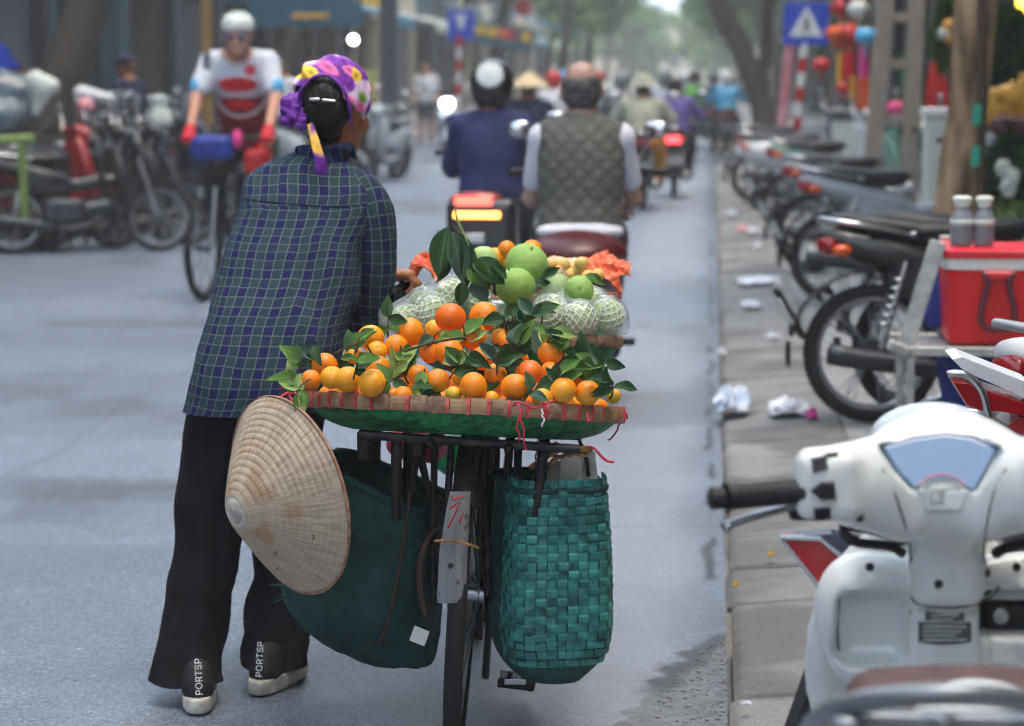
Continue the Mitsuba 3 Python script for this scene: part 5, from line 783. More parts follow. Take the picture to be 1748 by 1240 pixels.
rim_in = top - [0, 0, .02]; part(b2, 'lining', tm(np.vstack([top * [1, 1, 1], (top - top.mean(0)) * .9 + top.mean(0) - [0, 0, .2], [top.mean(0) - [0, 0, .2]]]), np.vstack([grid_faces(48, 2)[:, ::-1], [[48 + (i + 1) % 48, 96, 48 + i] for i in range(48)]])), 'bag_dark', 40)
part(b2, 'tag', xf(box((0, 0, 0), (.036, .002, .036), .0005), mv(*P(716, 1086, 5.585)) @ rot('z', -6) @ rot('y', 20)), 'plate', False, label='small pale square tag low on the dark bag'); part(b2, 'tape', tube(smooth_path([P(748, 900, 5.66), P(720, 945, 5.6), P(716, 1000, 5.6), P(726, 1050, 5.6)], 14), .009, 6, .25), 'brown', True)
part(b2, 'seam', tube(smooth_path([P(700, 838, 5.63), P(690, 920, 5.6), P(672, 1020, 5.6), P(648, 1100, 5.64)], 16), .004, 5), 'brown', True)
part(b2, 'frayed_edge', cat([tube([P(497, 1010, 5.72), P(497 + dx * .5, 1010 + dy * .7, 5.68), P(497 + dx, 1012 + dy, 5.66)], .0016, 4) for dx, dy in [(float(rs_.uniform(-36, 8)), float(rs_.uniform(-22, 22))) for _ in range(22)]]), 'weave_teal', True, stuff=True)
for q in ([(618, 785, 5.62), (620, 760, 5.62), (622, 740, 5.64)], [(640, 790, 5.9), (640, 760, 5.88), (642, 735, 5.88)]): part(b2, 'strap', tube(smooth_path([P(*a) for a in q], 8), .014, 6, .5), 'black', True)
# things stowed in the right bag, under the trays
cb = thing('cardboard', 'pale cardboard pieces standing in the right woven bag', 'cardboard'); 
for i, (x, y, w, h, a) in enumerate(((975, 806, .05, .07, 4), (1003, 803, .04, .08, -6), (950, 810, .04, .06, 10))): part(cb, 'sheet', xf(box((0, 0, 0), (w, .012, h), .001), mv(*P(x, y, 5.6 + .02 * i)) @ rot('y', a) @ rot('z', 10)), 'card', False)
rgk = thing('rope_bundle', 'bundle of brown straw rope sticking out of the right woven bag', 'rope')
for i, q in enumerate(([(908, 800, 5.56), (925, 782, 5.53), (960, 768, 5.52), (1010, 772, 5.54)], [(915, 812, 5.56), (945, 785, 5.54), (985, 770, 5.54), (1004, 764, 5.56)], [(940, 800, 5.55), (965, 775, 5.53), (1000, 780, 5.54)], [(925, 808, 5.57), (930, 780, 5.55), (950, 760, 5.55)])): part(rgk, 'strand', tube(smooth_path([P(*a) for a in q], 12) + rl.normal(size=(12, 3)) * .002, [.007, .006, .006, .006, .007, .008, .008, .008, .009, .009, .008, .006], 7, .6), 'rag', True)
sk = thing('red_string', 'loose red string trailing from the right woven bag', 'string'); put(sk, tube(smooth_path([P(1002, 764, 5.54), P(1020, 772, 5.52), P(1034, 786, 5.52), P(1048, 788, 5.52)], 12), .003, 5), 'red_string', True)
pk = thing('pink_bag', 'pink plastic bag tucked under the front tray', 'plastic bag'); put(pk, fold(F(.03).ell(P(712, 758, 6.1), (.065, .06, .035)).ell(P(740, 766, 6.1), (.035, .04, .03)).ell(P(690, 754, 6.1), (.04, .05, .022)).mesh(.008), .02, (22, 22, 22), 6), 'pink_bag', True)
gk = thing('green_bag', 'bright green plastic bag under the trays behind the wheel', 'plastic bag'); put(gk, fold(F(.03).ell(P(768, 780, 6.3), (.035, .04, .05)).ell(P(778, 760, 6.3), (.03, .04, .03)).mesh(.008), .016, (24, 24, 20), 2), 'green_plastic', True)
# ---------------------------------------------------------------- conical hat
def _straw(p, n, uv):
    rings = dr.abs(dr.sin(uv.y * 3.14159 * 16)); fib = noise(uv.x * 230, uv.y * 7, 1); st = smoothstep(.55, .75, fbm(1.3 * dr.cos(uv.x * 6.2832) + 4, 1.3 * dr.sin(uv.x * 6.2832) + 4, uv.y * 4, 3))
    c = mix(L3((132, 114, 96)), L3((186, 168, 146)), .35 + .65 * fib); c = mix(c, L3((204, 190, 170)), .35 * smoothstep(.35, .0, rings)); c = mix(c, L3((150, 104, 62)), .55 * st)
    return mix(c, L3((206, 204, 198)), .8 * smoothstep(.12, .05, uv.y))
pri('straw', proc(_straw), .62, spec=.35, bump=proc(lambda p, n, uv: .0012 * noise(uv.x * 230, uv.y * 9) + .0015 * dr.abs(dr.sin(uv.y * 3.14159 * 16)) + .003 * fbm(uv.x * 9, uv.y * 6, 0, 3), 8e-4)); pri('straw_tip', speck((150, 142, 134), (190, 184, 176), 40.0), .7); pri('straw_rim', speck((128, 92, 74), (160, 124, 98), 60.0), .6)
ht = thing('conical_hat', 'woven palm leaf conical hat hanging from the front tray', 'hat'); RH, HH = .2155, .158; HC = P(494, 846, 5.46); V_ = nrm(EYE - HC); xr_ = nrm(np.cross([0, 0, 1], V_)); up_ = np.cross(V_, xr_); AXd = nrm(V_ * .52 + (xr_ * -.96 + up_ * -.27) * .855); MH = frame(AXd, (0, 0, 1), HC)
n_r, n_c = 34, 96; v, uv = [], []
for i in range(n_r):
    t = i / (n_r - 1)
    for j in range(n_c + 1): a = j / n_c * 2 * math.pi; rr0 = RH * (t ** .80) * (1 + .006 * math.sin(3 * a + 1) * t) + .004; v.append((rr0 * math.cos(a), rr0 * math.sin(a), HH * (1 - t) * (1 - .05 * math.sin(math.pi * t)) - .012 * math.exp(-(t / .06) ** 2) + .0016 * abs(math.sin(t * 16 * math.pi)) + .002 * math.sin(5 * a) * t)); uv.append((j / n_c, t))
hm = tm(v, grid_faces(n_c + 1, n_r, False)); inn = tm(hm.vertices * [.985, .985, 1] - [0, 0, .004], hm.faces[:, ::-1]); put(ht, xf(cat([hm, inn]), MH), 'straw', True, uv=np.vstack([uv, uv])); part(ht, 'rim_hoop', xf(torus(RH + .003, .0042, 72, 8), MH), 'straw_rim', True)
for i in range(1, 16):
    t = i / 16; part(ht, 'hoop', xf(torus(RH * t ** .80 - .003, .0016, 48, 6), MH @ mv(0, 0, HH * (1 - t) * (1 - .05 * math.sin(math.pi * t)) - .002)), 'straw_rim', True)
part(ht, 'tip', xf(lathe([(.001, .0035), (.012, .003), (.026, -.001), (.036, -.008), (.03, -.014)], 24), MH @ mv(0, 0, HH - .012)), 'straw_tip', True)
for a0, t0, L in ((2.4, .8, .05), (3.6, .45, .06), (4.3, .7, .04), (2.9, .95, .03), (3.2, .62, .03)):
    pts = [np.array([RH * t ** .80 * math.cos(a), RH * t ** .80 * math.sin(a), HH * (1 - t) + .004]) for a, t in ((a0, t0), (a0 + L, t0 + .01), (a0 + 2 * L, t0 - .01))]; part(ht, 'loose_fibre', xf(tube(pts, .0022, 5, .5), MH), 'straw_rim', True)
hs = thing('hat_string', 'red string tying the conical hat to the tray', 'string'); put(hs, tube(smooth_path([P(470, 684, 5.44), P(482, 676, 5.45), P(494, 670, 5.47), P(506, 676, 5.44), P(498, 684, 5.43)], 14), .0025, 5), 'red_string', True)
# ---------------------------------------------------------------- motorbikes
_LIB = {}
def bike_parts(style):
    """(part, mesh, role, smooth) of one motorbike in its own frame: rear contact at the origin, nose to +y."""
    if style in _LIB: return _LIB[style]
    sc_ = style == 'scooter'; R = .235 if sc_ else .285; W = 1.2; tw = .042 if sc_ else .034; out = []
    def add(nm, m, role, sm=40): out.append((nm, mikit.ply(m, None, sm), role))
    for wy, nm in ((0, 'wheel'), (W, 'wheel_001')):
        Mw = mv(0, wy, R) @ rot('y', 90); ri = R - 2 * tw + .006
        add(nm + '__tyre', xf(torus(R - tw, tw, 36, 10), Mw), 'rubber', True); add(nm + '__rim', xf(lathe([(ri + .012, -.026), (ri - .006, -.024), (ri - .012, 0), (ri - .006, .024), (ri + .012, .026)], 36, True), Mw), 'rim', 30)
        if sc_: sp = [box((ri / 2 * math.cos(a), ri / 2 * math.sin(a), 0), (.02, .02, .02)) for a in ()] + [xf(box((ri / 2, 0, 0), (ri, .03, .02), .005), rot('z', q)) for q in range(0, 360, 72)]
        else: sp = [cyl((.03 * math.cos(a), .03 * math.sin(a), (-1) ** i * .03), (ri * math.cos(a + .3 * (-1) ** (i // 2)), ri * math.sin(a + .3 * (-1) ** (i // 2)), 0), .0028, None, 4) for i, a in enumerate(np.arange(28) * 2 * math.pi / 28)]
        add(nm + '__spokes', xf(cat(sp), Mw), 'rim', 30); add(nm + '__hub', xf(cyl((0, 0, -.05), (0, 0, .05), .06 if wy == 0 else .05, None, 16), Mw), 'gunmetal', 30)
    add('fork', cat([cyl((s * .075, W, R), (s * .07, W - .16, .78), .017, .02) for s in (-1, 1)]), 'chrome' if not sc_ else 'black')
    f = F(.02); f.fun(lambda p: np.maximum(np.maximum(np.abs(np.hypot(p[:, 1] - W, p[:, 2] - R) - (R + .035)) - .006, np.abs(p[:, 0]) - .062), -(p[:, 2] - R * .9 + (p[:, 1] - W) * -.35)), (-.07, W - R - .06, R * .6), (.07, W + R + .06, 2 * R + .06)); add('front_fender', f.mesh(.014), 'body', True)
    f = F(.02); f.fun(lambda p: np.maximum(np.maximum(np.abs(np.hypot(p[:, 1] + .01, p[:, 2] - R) - (R + .05)) - .006, np.abs(p[:, 0]) - .07), np.maximum(-(p[:, 2] - R * .75), p[:, 1] - .1)), (-.08, -R - .08, R * .7), (.08, .12, 2 * R + .07)); f.box((0, -R - .055, .45 if not sc_ else .5), (.06, .012, .12), .004, rot('x', 30)); add('rear_fender', f.mesh(.014), 'dark', True)
    add('number_plate', box((0, -R - .145, .46 if not sc_ else .53), (.14, .004, .12), .001) if False else xf(box((0, 0, 0), (.17, .004, .12), .001), mv(0, -R - .078, .46 if not sc_ else .52) @ rot('x', 28)), 'plate', False)
    f = F(.05)
    if sc_:
        f.ell((0, .02, .62), (.17, .42, .15), rot('x', -7)); f.ell((0, .22, .48), (.17, .26, .17)); f.box((0, .58, .30), (.17, .26, .05), .03); f.cap((0, .82, .40), (0, .90, .86), .12, .10); f.ell((0, .95, .68), (.20, .08, .30), rot('x', 12)); f.ell((0, .98, .52), (.13, .1, .2)); f.ell((0, .76, .62), (.24, .10, .26), None, .02, '-')
    else:
        f.ell((0, .12, .68), (.115, .36, .08), rot('x', -15)); f.ell((0, .26, .58), (.11, .22, .12)); f.cap((0, .35, .52), (0, .82, .62), .055, .06); f.cap((0, .86, .56), (0, .92, .92), .075, .07); f.ell((0, .90, .62), (.19, .07, .27), rot('x', 14)); f.ell((0, .80, .60), (.22, .07, .28), rot('x', 14), .02, '-')
    add('body', f.mesh(.016), 'body', True)
    f = F(.04); f.ell((0, -.03 if sc_ else .13, .79), (.115, .32, .05), rot('x', -3 if sc_ else -9)); f.ell((0, .25, .775), (.105, .24, .05), rot('x', 4)); f.box((0, .1 if sc_ else .2, .66 if sc_ else .63), (.3, .9, .09), .01, rot('x', 0 if sc_ else -8), .01, '-'); add('seat', f.mesh(.016), 'seat', True)
    f = F(.02); f.cap((0, .93, .98), (0, .86, 1.0), .075, .06); f.ell((0, .97, .96), (.11, .07, .085)); f.cap((-.16, .86, 1.0), (.16, .86, 1.0), .034); add('headlight_cowl', f.mesh(.013), 'body', True)
    add('headlight', ball((0, 1.005, .955), (.085, .045, .062), 2), 'headlens', True)
    add('handlebar', cat([tube(smooth_path([(s * .04, .86, 1.0), (s * .18, .85, 1.02), (s * .26, .80, 1.03), (s * .36, .74, 1.02)], 8), .011) for s in (-1, 1)]), 'black', True)
    for s, nm in ((-1, 'grip'), (1, 'grip_001')): add(nm, cyl((s * .25, .805, 1.03), (s * .37, .73, 1.02), .018), 'black')
    for s, nm in ((-1, 'mirror'), (1, 'mirror_001')): add(nm, cat([tube(smooth_path([(s * .2, .84, 1.03), (s * .26, .86, 1.12), (s * .30, .84, 1.2)], 6), .006), xf(ball((0, 0, 0), (.062, .018, .042), 2), mv(s * .32, .84, 1.22) @ rot('z', -s * 8))]), 'chrome', True)
    f = F(.02); f.ell((0, -.33 if sc_ else -.18, .70 if sc_ else .725), (.085, .05, .045), rot('x', -20)); add('tail_light', f.mesh(.01), 'lens', True)
    for s, nm in ((-1, 'indicator'), (1, 'indicator_001')): add(nm, ball((s * .105, -.30 if sc_ else -.14, .685 if sc_ else .705), (.03, .04, .026), 2), 'amber', True)
    add('grab_rail', tube(smooth_path([(sx * a, b + (0 if sc_ else .16), c) for sx, a, b, c in ((-1, .11, 0, .77), (-1, .115, -.24, .81), (-1, .07, -.36, .83), (1, .07, -.36, .83), (1, .115, -.24, .81), (1, .11, 0, .77))], 24), .012), 'chrome', True)
    f = F(.03); f.box((0, .42, .34), (.11, .16, .1), .03); f.cap((0, .5, .34), (0, .78, .38), .075, .07)
    for z in (): pass
    add('engine', f.mesh(.018), 'gunmetal', True); add('swingarm', cat([cyl((s * .085, 0, R), (s * .075, .36, .34), .018) for s in (-1, 1)]), 'dark')
    for s, nm in ((-1, 'shock'), (1, 'shock_001')): add(nm, cat([cyl((s * .1, .02, R + .02), (s * .1, .12, .66), .014)] + [xf(torus(.026, .006, 14, 5), frame((0, .1, .36), (1, 0, 0), (s * .1, .03 + .012 * q, R + .12 + .036 * q))) for q in range(6)]), 'chrome', True)
    add('exhaust', tube(smooth_path([(.06, .72, .30), (.10, .5, .2), (.13, .2, .23), (.145, -.02, .26), (.15, -.2, .29)], 18), np.interp(np.linspace(0, 1, 18), [0, .45, .55, 1], [.016, .018, .04, .044]), 12), 'exh', True)
    add('stand', cat([cyl((-.09, .38, .22), (-.2, .34, .01), .012)]), 'dark')
    for s, nm in ((-1, 'foot_peg'), (1, 'foot_peg_001')): add(nm, cyl((s * .1, .36, .26), (s * .24, .36, .26), .018), 'black')
    _LIB[style] = out; return out
def motorbike(label, at, yaw, style='underbone', body='bike_black', lean=-5, group=None, rim='alu', chrome='chrome', seat='vinyl', lens='tail_lens', head='clear_lens', skip=(), exh='chrome', dark='black', name_='motorbike', z=None):
    k = thing(name_, label, 'motorbike', group); M = mv(at[0], at[1], at[2] if z is None else z) @ rot('z', yaw) @ rot('y', lean)
    roles = dict(rubber='rubber', rim=rim, gunmetal='gunmetal', chrome=chrome, black='black', body=body, dark=dark, plate='plate', seat=seat, headlens=head, lens=lens, amber='amber_lens', exh=exh)
    for nm, pd, role in bike_parts(style):
        if nm.split('__')[0] in skip: continue
        part_of(k, nm, pd, roles.get(role, role), M)
    return k, M
SW = .065
for (px, py, yaw, st, bd, rim, lab) in ((1488, 722, -84, 'underbone', 'bike_black', 'alu', 'nearest parked black motorbike with rear wheel beside the cool box cart'), (1568, 712, -80, 'underbone', 'bike_navy', 'chrome', 'spoked wheel motorbike squeezed between the nearest black one and the cart'), (1424, 519, -82, 'underbone', 'bike_silver', 'alu', 'silver sided parked motorbike with red tail light, next beyond the black one'),
        (1388, 466, -80, 'underbone', 'bike_silver', 'alu', 'parked silver motorbike with amber indicator, third along the kerb'), (1352, 404, -80, 'underbone', 'bike_green', 'alu', 'pale green parked motorbike beside the concrete pole'), (1322, 372, -78, 'scooter', 'bike_white', 'alu', 'white parked scooter beyond the pale green motorbike'), (1290, 347, -74, 'underbone', 'bike_black', 'chrome', 'farthest dark motorbike in the right kerb row, its chrome rim showing')):
    motorbike(lab, G(px, py, SW), yaw, st, bd, -4, 'motorbikes parked along the right kerb', rim, exh='gunmetal')
q = P(1640, 680, 5.55); motorbike('red motorbike with chrome tail rack parked below the cool box cart', (q[0] + .36, q[1], .06), -86, 'underbone', 'bike_red', -3, None, exh='gunmetal', skip=('seat', 'grab_rail', 'indicator', 'indicator_001', 'tail_light'))
rk = list(labels)[-1]
q = P(1690, 600, 6.15); motorbike('white motorbike with silver grab rail behind the red one at the right edge', (q[0] + .24, q[1], .07), -84, 'underbone', 'bike_white', -3, None, chrome='satin_rail', skip=('seat', 'indicator', 'indicator_001')); pri('satin_rail', (170, 172, 178), .4, metal=.4)
for q_ in ([(1618, 640), (1646, 640), (1668, 656), (1688, 712), (1698, 738)], [(1640, 704), (1672, 706), (1706, 726), (1760, 752)], [(1652, 708), (1657, 738)]): part(rk, 'tail_rack', tube(smooth_path([P(x, y, 5.38) for x, y in q_], 14), .0085, 8), 'chrome', True)
q = P(1340, 935, 4.40); nb, NM = motorbike('navy motorbike with red and silver tail light hidden behind the white scooter', (q[0] + .52, q[1] + .02, 0), -87, 'underbone', 'bike_navy', 0, skip=('tail_light', 'indicator', 'indicator_001', 'grab_rail', 'exhaust', 'rear_fender', 'number_plate', 'shock', 'shock_001'))
def plate_px(pts, Y0, Y1): a = np.array([P(x, y, Y0) for x, y in pts]); b = np.array([P(x, y, Y0) + [0, Y1 - Y0, 0] for x, y in pts]); return plate(a, b)
part(nb, 'tail_lens', plate_px([(1338, 922), (1400, 924), (1448, 968), (1402, 1004)], 4.275, 4.34), 'tail_lens', False); part(nb, 'tail_lens__bezel', plate_px([(1332, 918), (1402, 919), (1458, 962), (1450, 967), (1400, 924), (1339, 922)], 4.27, 4.30), 'alu', False); part(nb, 'tail_lens__lower_bezel', plate_px([(1334, 924), (1340, 924), (1404, 1004), (1400, 1012)], 4.27, 4.30), 'alu', False)
part(nb, 'tail_panel', plate_px([(1356, 916), (1420, 912), (1540, 938), (1560, 990), (1462, 962), (1404, 919)], 4.29, 4.34), 'bike_navy', False); part(nb, 'mudguard', plate_px([(1402, 1116), (1432, 1140), (1400, 1240), (1360, 1320), (1336, 1300)], 4.28, 4.44), 'black', False)
for (px, py, yaw, st, bd, lab) in ((22, 434, -72, 'underbone', 'bike_black', 'black motorbike with red lights at the left edge behind the green rail'), (84, 424, -66, 'underbone', 'bike_black', 'black motorbike parked with its front wheel towards the road at the left'), (288, 380, 64, 'underbone', 'bike_black', 'dark motorbike with red tail light parked left of the cyclist'), (190, 372, -140, 'scooter', 'bike_silver', 'grey scooter facing the camera among the parked bikes on the left'),
        (150, 350, -150, 'scooter', 'bike_white', 'scooter with white front cowl below the leaning tree'), (330, 352, 70, 'underbone', 'maroon', 'dark red motorbike just behind the cyclist'), (470, 318, -120, 'scooter', 'bike_silver', 'pale grey scooter parked between the cyclist and the woman'), (520, 312, -130, 'scooter', 'bike_black', 'black scooter parked behind the woman'), (630, 296, -150, 'scooter', 'bike_black', 'dark scooter parked at the left kerb beyond the woman'), (250, 362, 70, 'scooter', 'bike_red', 'red scooter squeezed between the dark bikes on the left'), (-46, 432, -62, 'scooter', 'bike_red', 'red scooter at the extreme left edge beside the green rail'), (64, 426, -58, 'scooter', 'bike_black', 'black scooter between the two motorbikes nearest the left edge'), (172, 404, -60, 'scooter', 'bike_navy', 'navy scooter behind the front wheels of the left row'), (-10, 410, -70, 'scooter', 'bike_black', 'black scooter cut by the left edge of the picture'), (160, 398, -62, 'scooter', 'bike_black', 'black scooter in the middle of the left row'), (220, 388, 78, 'underbone', 'bike_black', 'black motorbike with silver exhaust in the left row'), (330, 366, 84, 'scooter', 'bike_black', 'black scooter beside the cyclist in the left row'), (120, 392, -70, 'underbone', 'bike_navy', 'navy motorbike behind the black one at the left edge'), (60, 398, -75, 'scooter', 'bike_black', 'black scooter in the left row behind the green rail'), (380, 338, 60, 'underbone', 'bike_black', 'black motorbike hidden behind the cyclist'), (672, 306, 168, 'scooter', 'bike_silver', 'grey scooter with pale leg shield facing the camera beyond the woman')):
    motorbike(lab, G(px, py, 0), yaw, st, bd, -6, 'motorbikes parked on the left side', exh='gunmetal')
scene['lamp_tail'] = {'type': 'principled', 'base_color': rgb((120, 10, 14)), 'roughness': .3}
part(rk, 'side_panel', plate_px([(1626, 614), (1642, 610), (1760, 656), (1760, 684), (1646, 634)], 5.42, 5.6), 'bike_white', False); part(rk, 'tail_light', plate_px([(1628, 654), (1652, 656), (1760, 694), (1760, 712), (1704, 702), (1660, 706)], 5.40, 5.6), 'tail_lens', False); part(rk, 'lower_cowl', plate_px([(1708, 738), (1740, 712), (1790, 712), (1790, 770), (1720, 760)], 5.41, 5.6), 'bike_red', False)
# ---------------------------------------------------------------- riders
pri('navy_jacket', speck((26, 34, 78), (36, 46, 96), 6.0), .8, bump=proc(lambda p, n, uv: .02 * fbm(p.x * 8, p.y * 8, p.z * 4, 3), 4e-3))
def _quilt(p, n, uv): a = (p.x + p.z) * 38; b = (p.x - p.z) * 38; return dr.minimum(dr.abs(dr.sin(a)), dr.abs(dr.sin(b)))
pri('quilted', proc(lambda p, n, uv: mix(L3((70, 70, 66)), L3((92, 92, 87)), .25 + .75 * dr.sqrt(dr.maximum(_quilt(p, n, uv), 0))) * (.85 + .3 * noise(p.x * 60, p.y * 60, p.z * 60))), .8, bump=proc(lambda p, n, uv: .007 * dr.sqrt(dr.maximum(_quilt(p, n, uv), 1e-4)), 2e-3))
pri('shirt_white', speck((196, 198, 212), (216, 216, 226), 5.0), .85); pri('hair_grey', speck((40, 40, 44), (96, 94, 94), 90.0, 2), .6); pri('helmet_black', (16, 17, 20), .2, spec=.6, clearcoat=.6); pri('helmet_white', (220, 224, 222), .3)
def emit(key, mesh, col, s): scene[key] = mikit.ply(mesh, 'black', False, emitter={'type': 'area', 'radiance': {'type': 'rgb', 'value': [float(x) * s for x in col]}})
def helmet(k, J, m, badge=None, peak=True):
    fw = nrm(J['face']); c = J['head']; f = F(.015); R = frame((0, 0, 1), np.cross(fw, [0, 0, 1]))[:3, :3]; f.ell(c + np.array([0, 0, .045]) - fw * .01, (.128, .145, .13), R); f.ell(c - fw * .04 + np.array([0, 0, -.02]), (.115, .1, .1), R); f.ell(c + fw * .12 - np.array([0, 0, .05]), (.12, .1, .11), R, .01, '-'); f.box(c - np.array([0, 0, .2]), (.2, .25, .1), .01, None, .01, '-')
    if peak: f.cap(c + fw * .12 + [0, 0, .075], c + fw * .19 + [0, 0, .06], .03, .015, .04)
    part(k, 'helmet', f.mesh(.012), m, True)
    if badge is not None: part(k, 'helmet__badge', xf(lathe([(.001, .008), (.07, .004), (.078, -.006), (.001, -.02)], 24), frame(-fw + [0, 0, .25], (1, 0, 0), c - fw * .148 + np.array([0, 0, .06]) + badge)), 'helmet_white', True)
# navy jacket rider
x0, y0 = G(838, 575)[:2]; J = seated(x0, y0, 0, .66, lean=6, hw=.168, hd=0, tall=.95, reach=(.2, .52, .92), elb=.04, spread=.08); JN = J
k = thing('person', 'rider in navy jacket and black helmet with white round badge', 'person'); rider(k, J, 'skin_tan', 'navy_jacket', 'charcoal', t=.026, g=1.0, hair=None, h=.015); helmet(k, J, 'helmet_black', np.array([.0, 0, .02]))
mk, MM_ = motorbike('black scooter with glowing red and amber tail light under the navy jacket rider', (x0, y0 - .18, 0), 0, 'scooter', 'bike_black', 0, skip=('tail_light', 'stand', 'grab_rail'), name_='scooter')
wv = lambda x, y, z: (MM_[:3, :3] @ np.array([x, y, z], float) + MM_[:3, 3])
tl = name(mk + '__tail_light'); put(tl, F(.02).ell(wv(-.03, -.40, .80), (.15, .05, .05)).ell(wv(-.02, -.42, .72), (.16, .05, .045)).mesh(.012), 'tail_lens', True)
def lens(nm, c, s, col, st): kk = name(tl + '__' + nm); scene[kk] = mikit.ply(box(c, s, .008), 'black', False, emitter={'type': 'area', 'radiance': {'type': 'rgb', 'value': [float(x) * st for x in col]}})
lens('brake_lamp', wv(-.04, -.456, .80), (.20, .012, .045), (1, .06, .04), 1.1); lens('amber_lamp', wv(-.02, -.47, .725), (.25, .012, .035), (1, .26, .04), 1.7)
part(mk, 'rear_box', F(.03).box(wv(0, -.32, .66), (.19, .14, .15), .05).mesh(.014), 'bike_black', True); part(mk, 'reflector', box(wv(-.03, -.475, .60), (.10, .01, .05), .004), 'clear_lens', False)
# grey vest rider 
x0, y0 = G(990, 690)[:2]; J = seated(x0, y0, 0, .66, lean=7, hw=.172, reach=(.2, .50, .84), tall=.98, hd=3, spread=.05, elb=.045); J['hs'] = 1.12
k = thing('person', 'balding rider in grey quilted vest over a white shirt', 'person'); pri('skin_bald', speck((150, 112, 98), (178, 142, 128), 12.0, 2), .5); w = rider(k, J, 'skin_bald', None, 'charcoal', t=.03, g=1.08, hair=None, h=.0135)
part(k, 'shirt', fold(cover(J, 'shirt', .01, g=1.04, long=False).mesh(.0135), .006, (8, 8, 5)), 'shirt_white', True); part(k, 'vest', fold(cover(J, 'vest', .034, g=1.08).mesh(.0135), .006, (6, 6, 4)), 'quilted', True); part(k, 'shirt_tail', fold(F(.03).ell(J['hipL'] * .5 + J['hipR'] * .5 + [0, -.05, .035], (.20, .20, .05)).mesh(.0135), .01, (14, 14, 6)), 'shirt_white', True)
part(k, 'vest_collar', F(.02).ell(J['neck'] + [0, -.012, .0], (.085, .08, .05)).mesh(.012), 'quilted', True)
f = F(.012); c = J['head']; f.ell(c + [0, -.018, .016], (.092, .108, .085)); f.ell(c + [0, -.05, -.03], (.084, .064, .06)); f.ell(c + [0, .075, -.01], (.09, .08, .1), None, .01, '-'); f.ell(c + [0, .0, .125], (.075, .14, .06), None, .015, '-'); part(k, 'hair', f.mesh(.009), 'hair_grey', True)
mk, _ = motorbike('dark red scooter ridden by the man in the grey vest', (x0, y0 - .12, 0), 0, 'scooter', 'maroon', 0, skip=('stand', 'grab_rail', 'tail_light', 'seat', 'body'), name_='scooter', exh='gunmetal')
part(mk, 'rear_cowl', F(.05).ell((x0, y0 - .28, .70), (.225, .26, .105)).ell((x0, y0 - .1, .58), (.19, .4, .16)).ell((x0, y0 + .55, .55), (.18, .12, .3)).box((x0, y0 + .3, .32), (.16, .3, .06), .03).mesh(.014), 'maroon', True); part(mk, 'tail_light', F(.01).box((x0, y0 - .545, .66), (.075, .02, .025), .015).mesh(.009), 'gunmetal', True)
# cyclist riding towards the camera
cx0, cy0 = G(349, 515)[:2]
ck = thing('bicycle', 'touring bicycle with blue handlebar bag ridden by the cyclist', 'bicycle'); MC = mv(cx0 + .0, cy0, 0) @ rot('z', 180 - 8)
Cq = lambda x, y, z: MC[:3, :3] @ np.array([x, y, z], float) + MC[:3, 3]
bwheel(ck, MC @ mv(0, 0, .345), R=.345, tw=.026, spoke='gunmetal', rim='gunmetal'); bwheel(ck, MC @ mv(0, -1.08, .345), R=.345, tw=.026, spoke='gunmetal', rim='gunmetal')
part(ck, 'frame', cat([cyl(Cq(0, -.68, .30), Cq(0, -.82, .80), .018), cyl(Cq(0, -.68, .30), Cq(0, -.16, .76), .024), cyl(Cq(0, -.80, .78), Cq(0, -.18, .88), .018), cyl(Cq(0, -.19, .92), Cq(0, -.13, .72), .022)] + [cyl(Cq(s * .06, -1.08, .345), Cq(s * .02, -.8, .76), .01) for s in (-1, 1)] + [cyl(Cq(s * .06, -1.08, .345), Cq(s * .03, -.68, .30), .011) for s in (-1, 1)]), 'black', True)
part(ck, 'fork', cat([cyl(Cq(s * .055, 0, .345), Cq(s * .05, -.10, .74), .017) for s in (-1, 1)]), 'alu', True); part(ck, 'handlebar', tube(smooth_path([Cq(-.33, -.24, 1.07), Cq(-.1, -.18, 1.06), Cq(.1, -.18, 1.06), Cq(.33, -.24, 1.07)], 12), .013), 'black', True)
part(ck, 'stem', cyl(Cq(0, -.19, .92), Cq(0, -.17, 1.06), .016), 'black'); part(ck, 'saddle', F(.03).ell(Cq(0, -.86, .95), (.07, .13, .03)).mesh(.012), 'black', True)
part(ck, 'crank', cat([cyl(Cq(-.08, -.68, .30), Cq(-.09, -.66, .13), .012), cyl(Cq(.08, -.68, .30), Cq(.09, -.70, .47), .012)]), 'gunmetal'); part(ck, 'pedal', box(Cq(-.14, -.66, .13), (.1, .08, .02), .004), 'black', False); part(ck, 'pedal', box(Cq(.14, -.70, .47), (.1, .08, .02), .004), 'black', False)
hb = thing('handlebar_bag', 'blue bag strapped across the front of the touring bicycle', 'bag'); put(hb, fold(F(.03).box(Cq(-.05, -.06, 1.0), (.14, .09, .08), .06, rot('z', -8)).mesh(.012), .01, (16, 16, 16)), 'bag_blue', True); pri('bag_blue', speck((24, 48, 132), (36, 64, 160), 8.0), .6)
rb = thing('red_bag', 'red bag hanging at the side of the touring bicycle', 'bag'); q = P(428, 268, 17.0); put(rb, fold(F(.03).box(q + [.03, .1, -.04], (.08, .10, .085), .04).cap(q + [.07, 0.1, .06], q + [.06, .1, .0], .05).mesh(.013), .018, (10, 10, 10)), 'paint_red', True)
pb = thing('pink_ribbon', 'pink cloth tied to the handlebar beside the blue bag', 'cloth'); put(pb, fold(ball(P(405, 236, 16.6), (.03, .03, .06), 3), .02, (30, 30, 20)), 'pink', True)
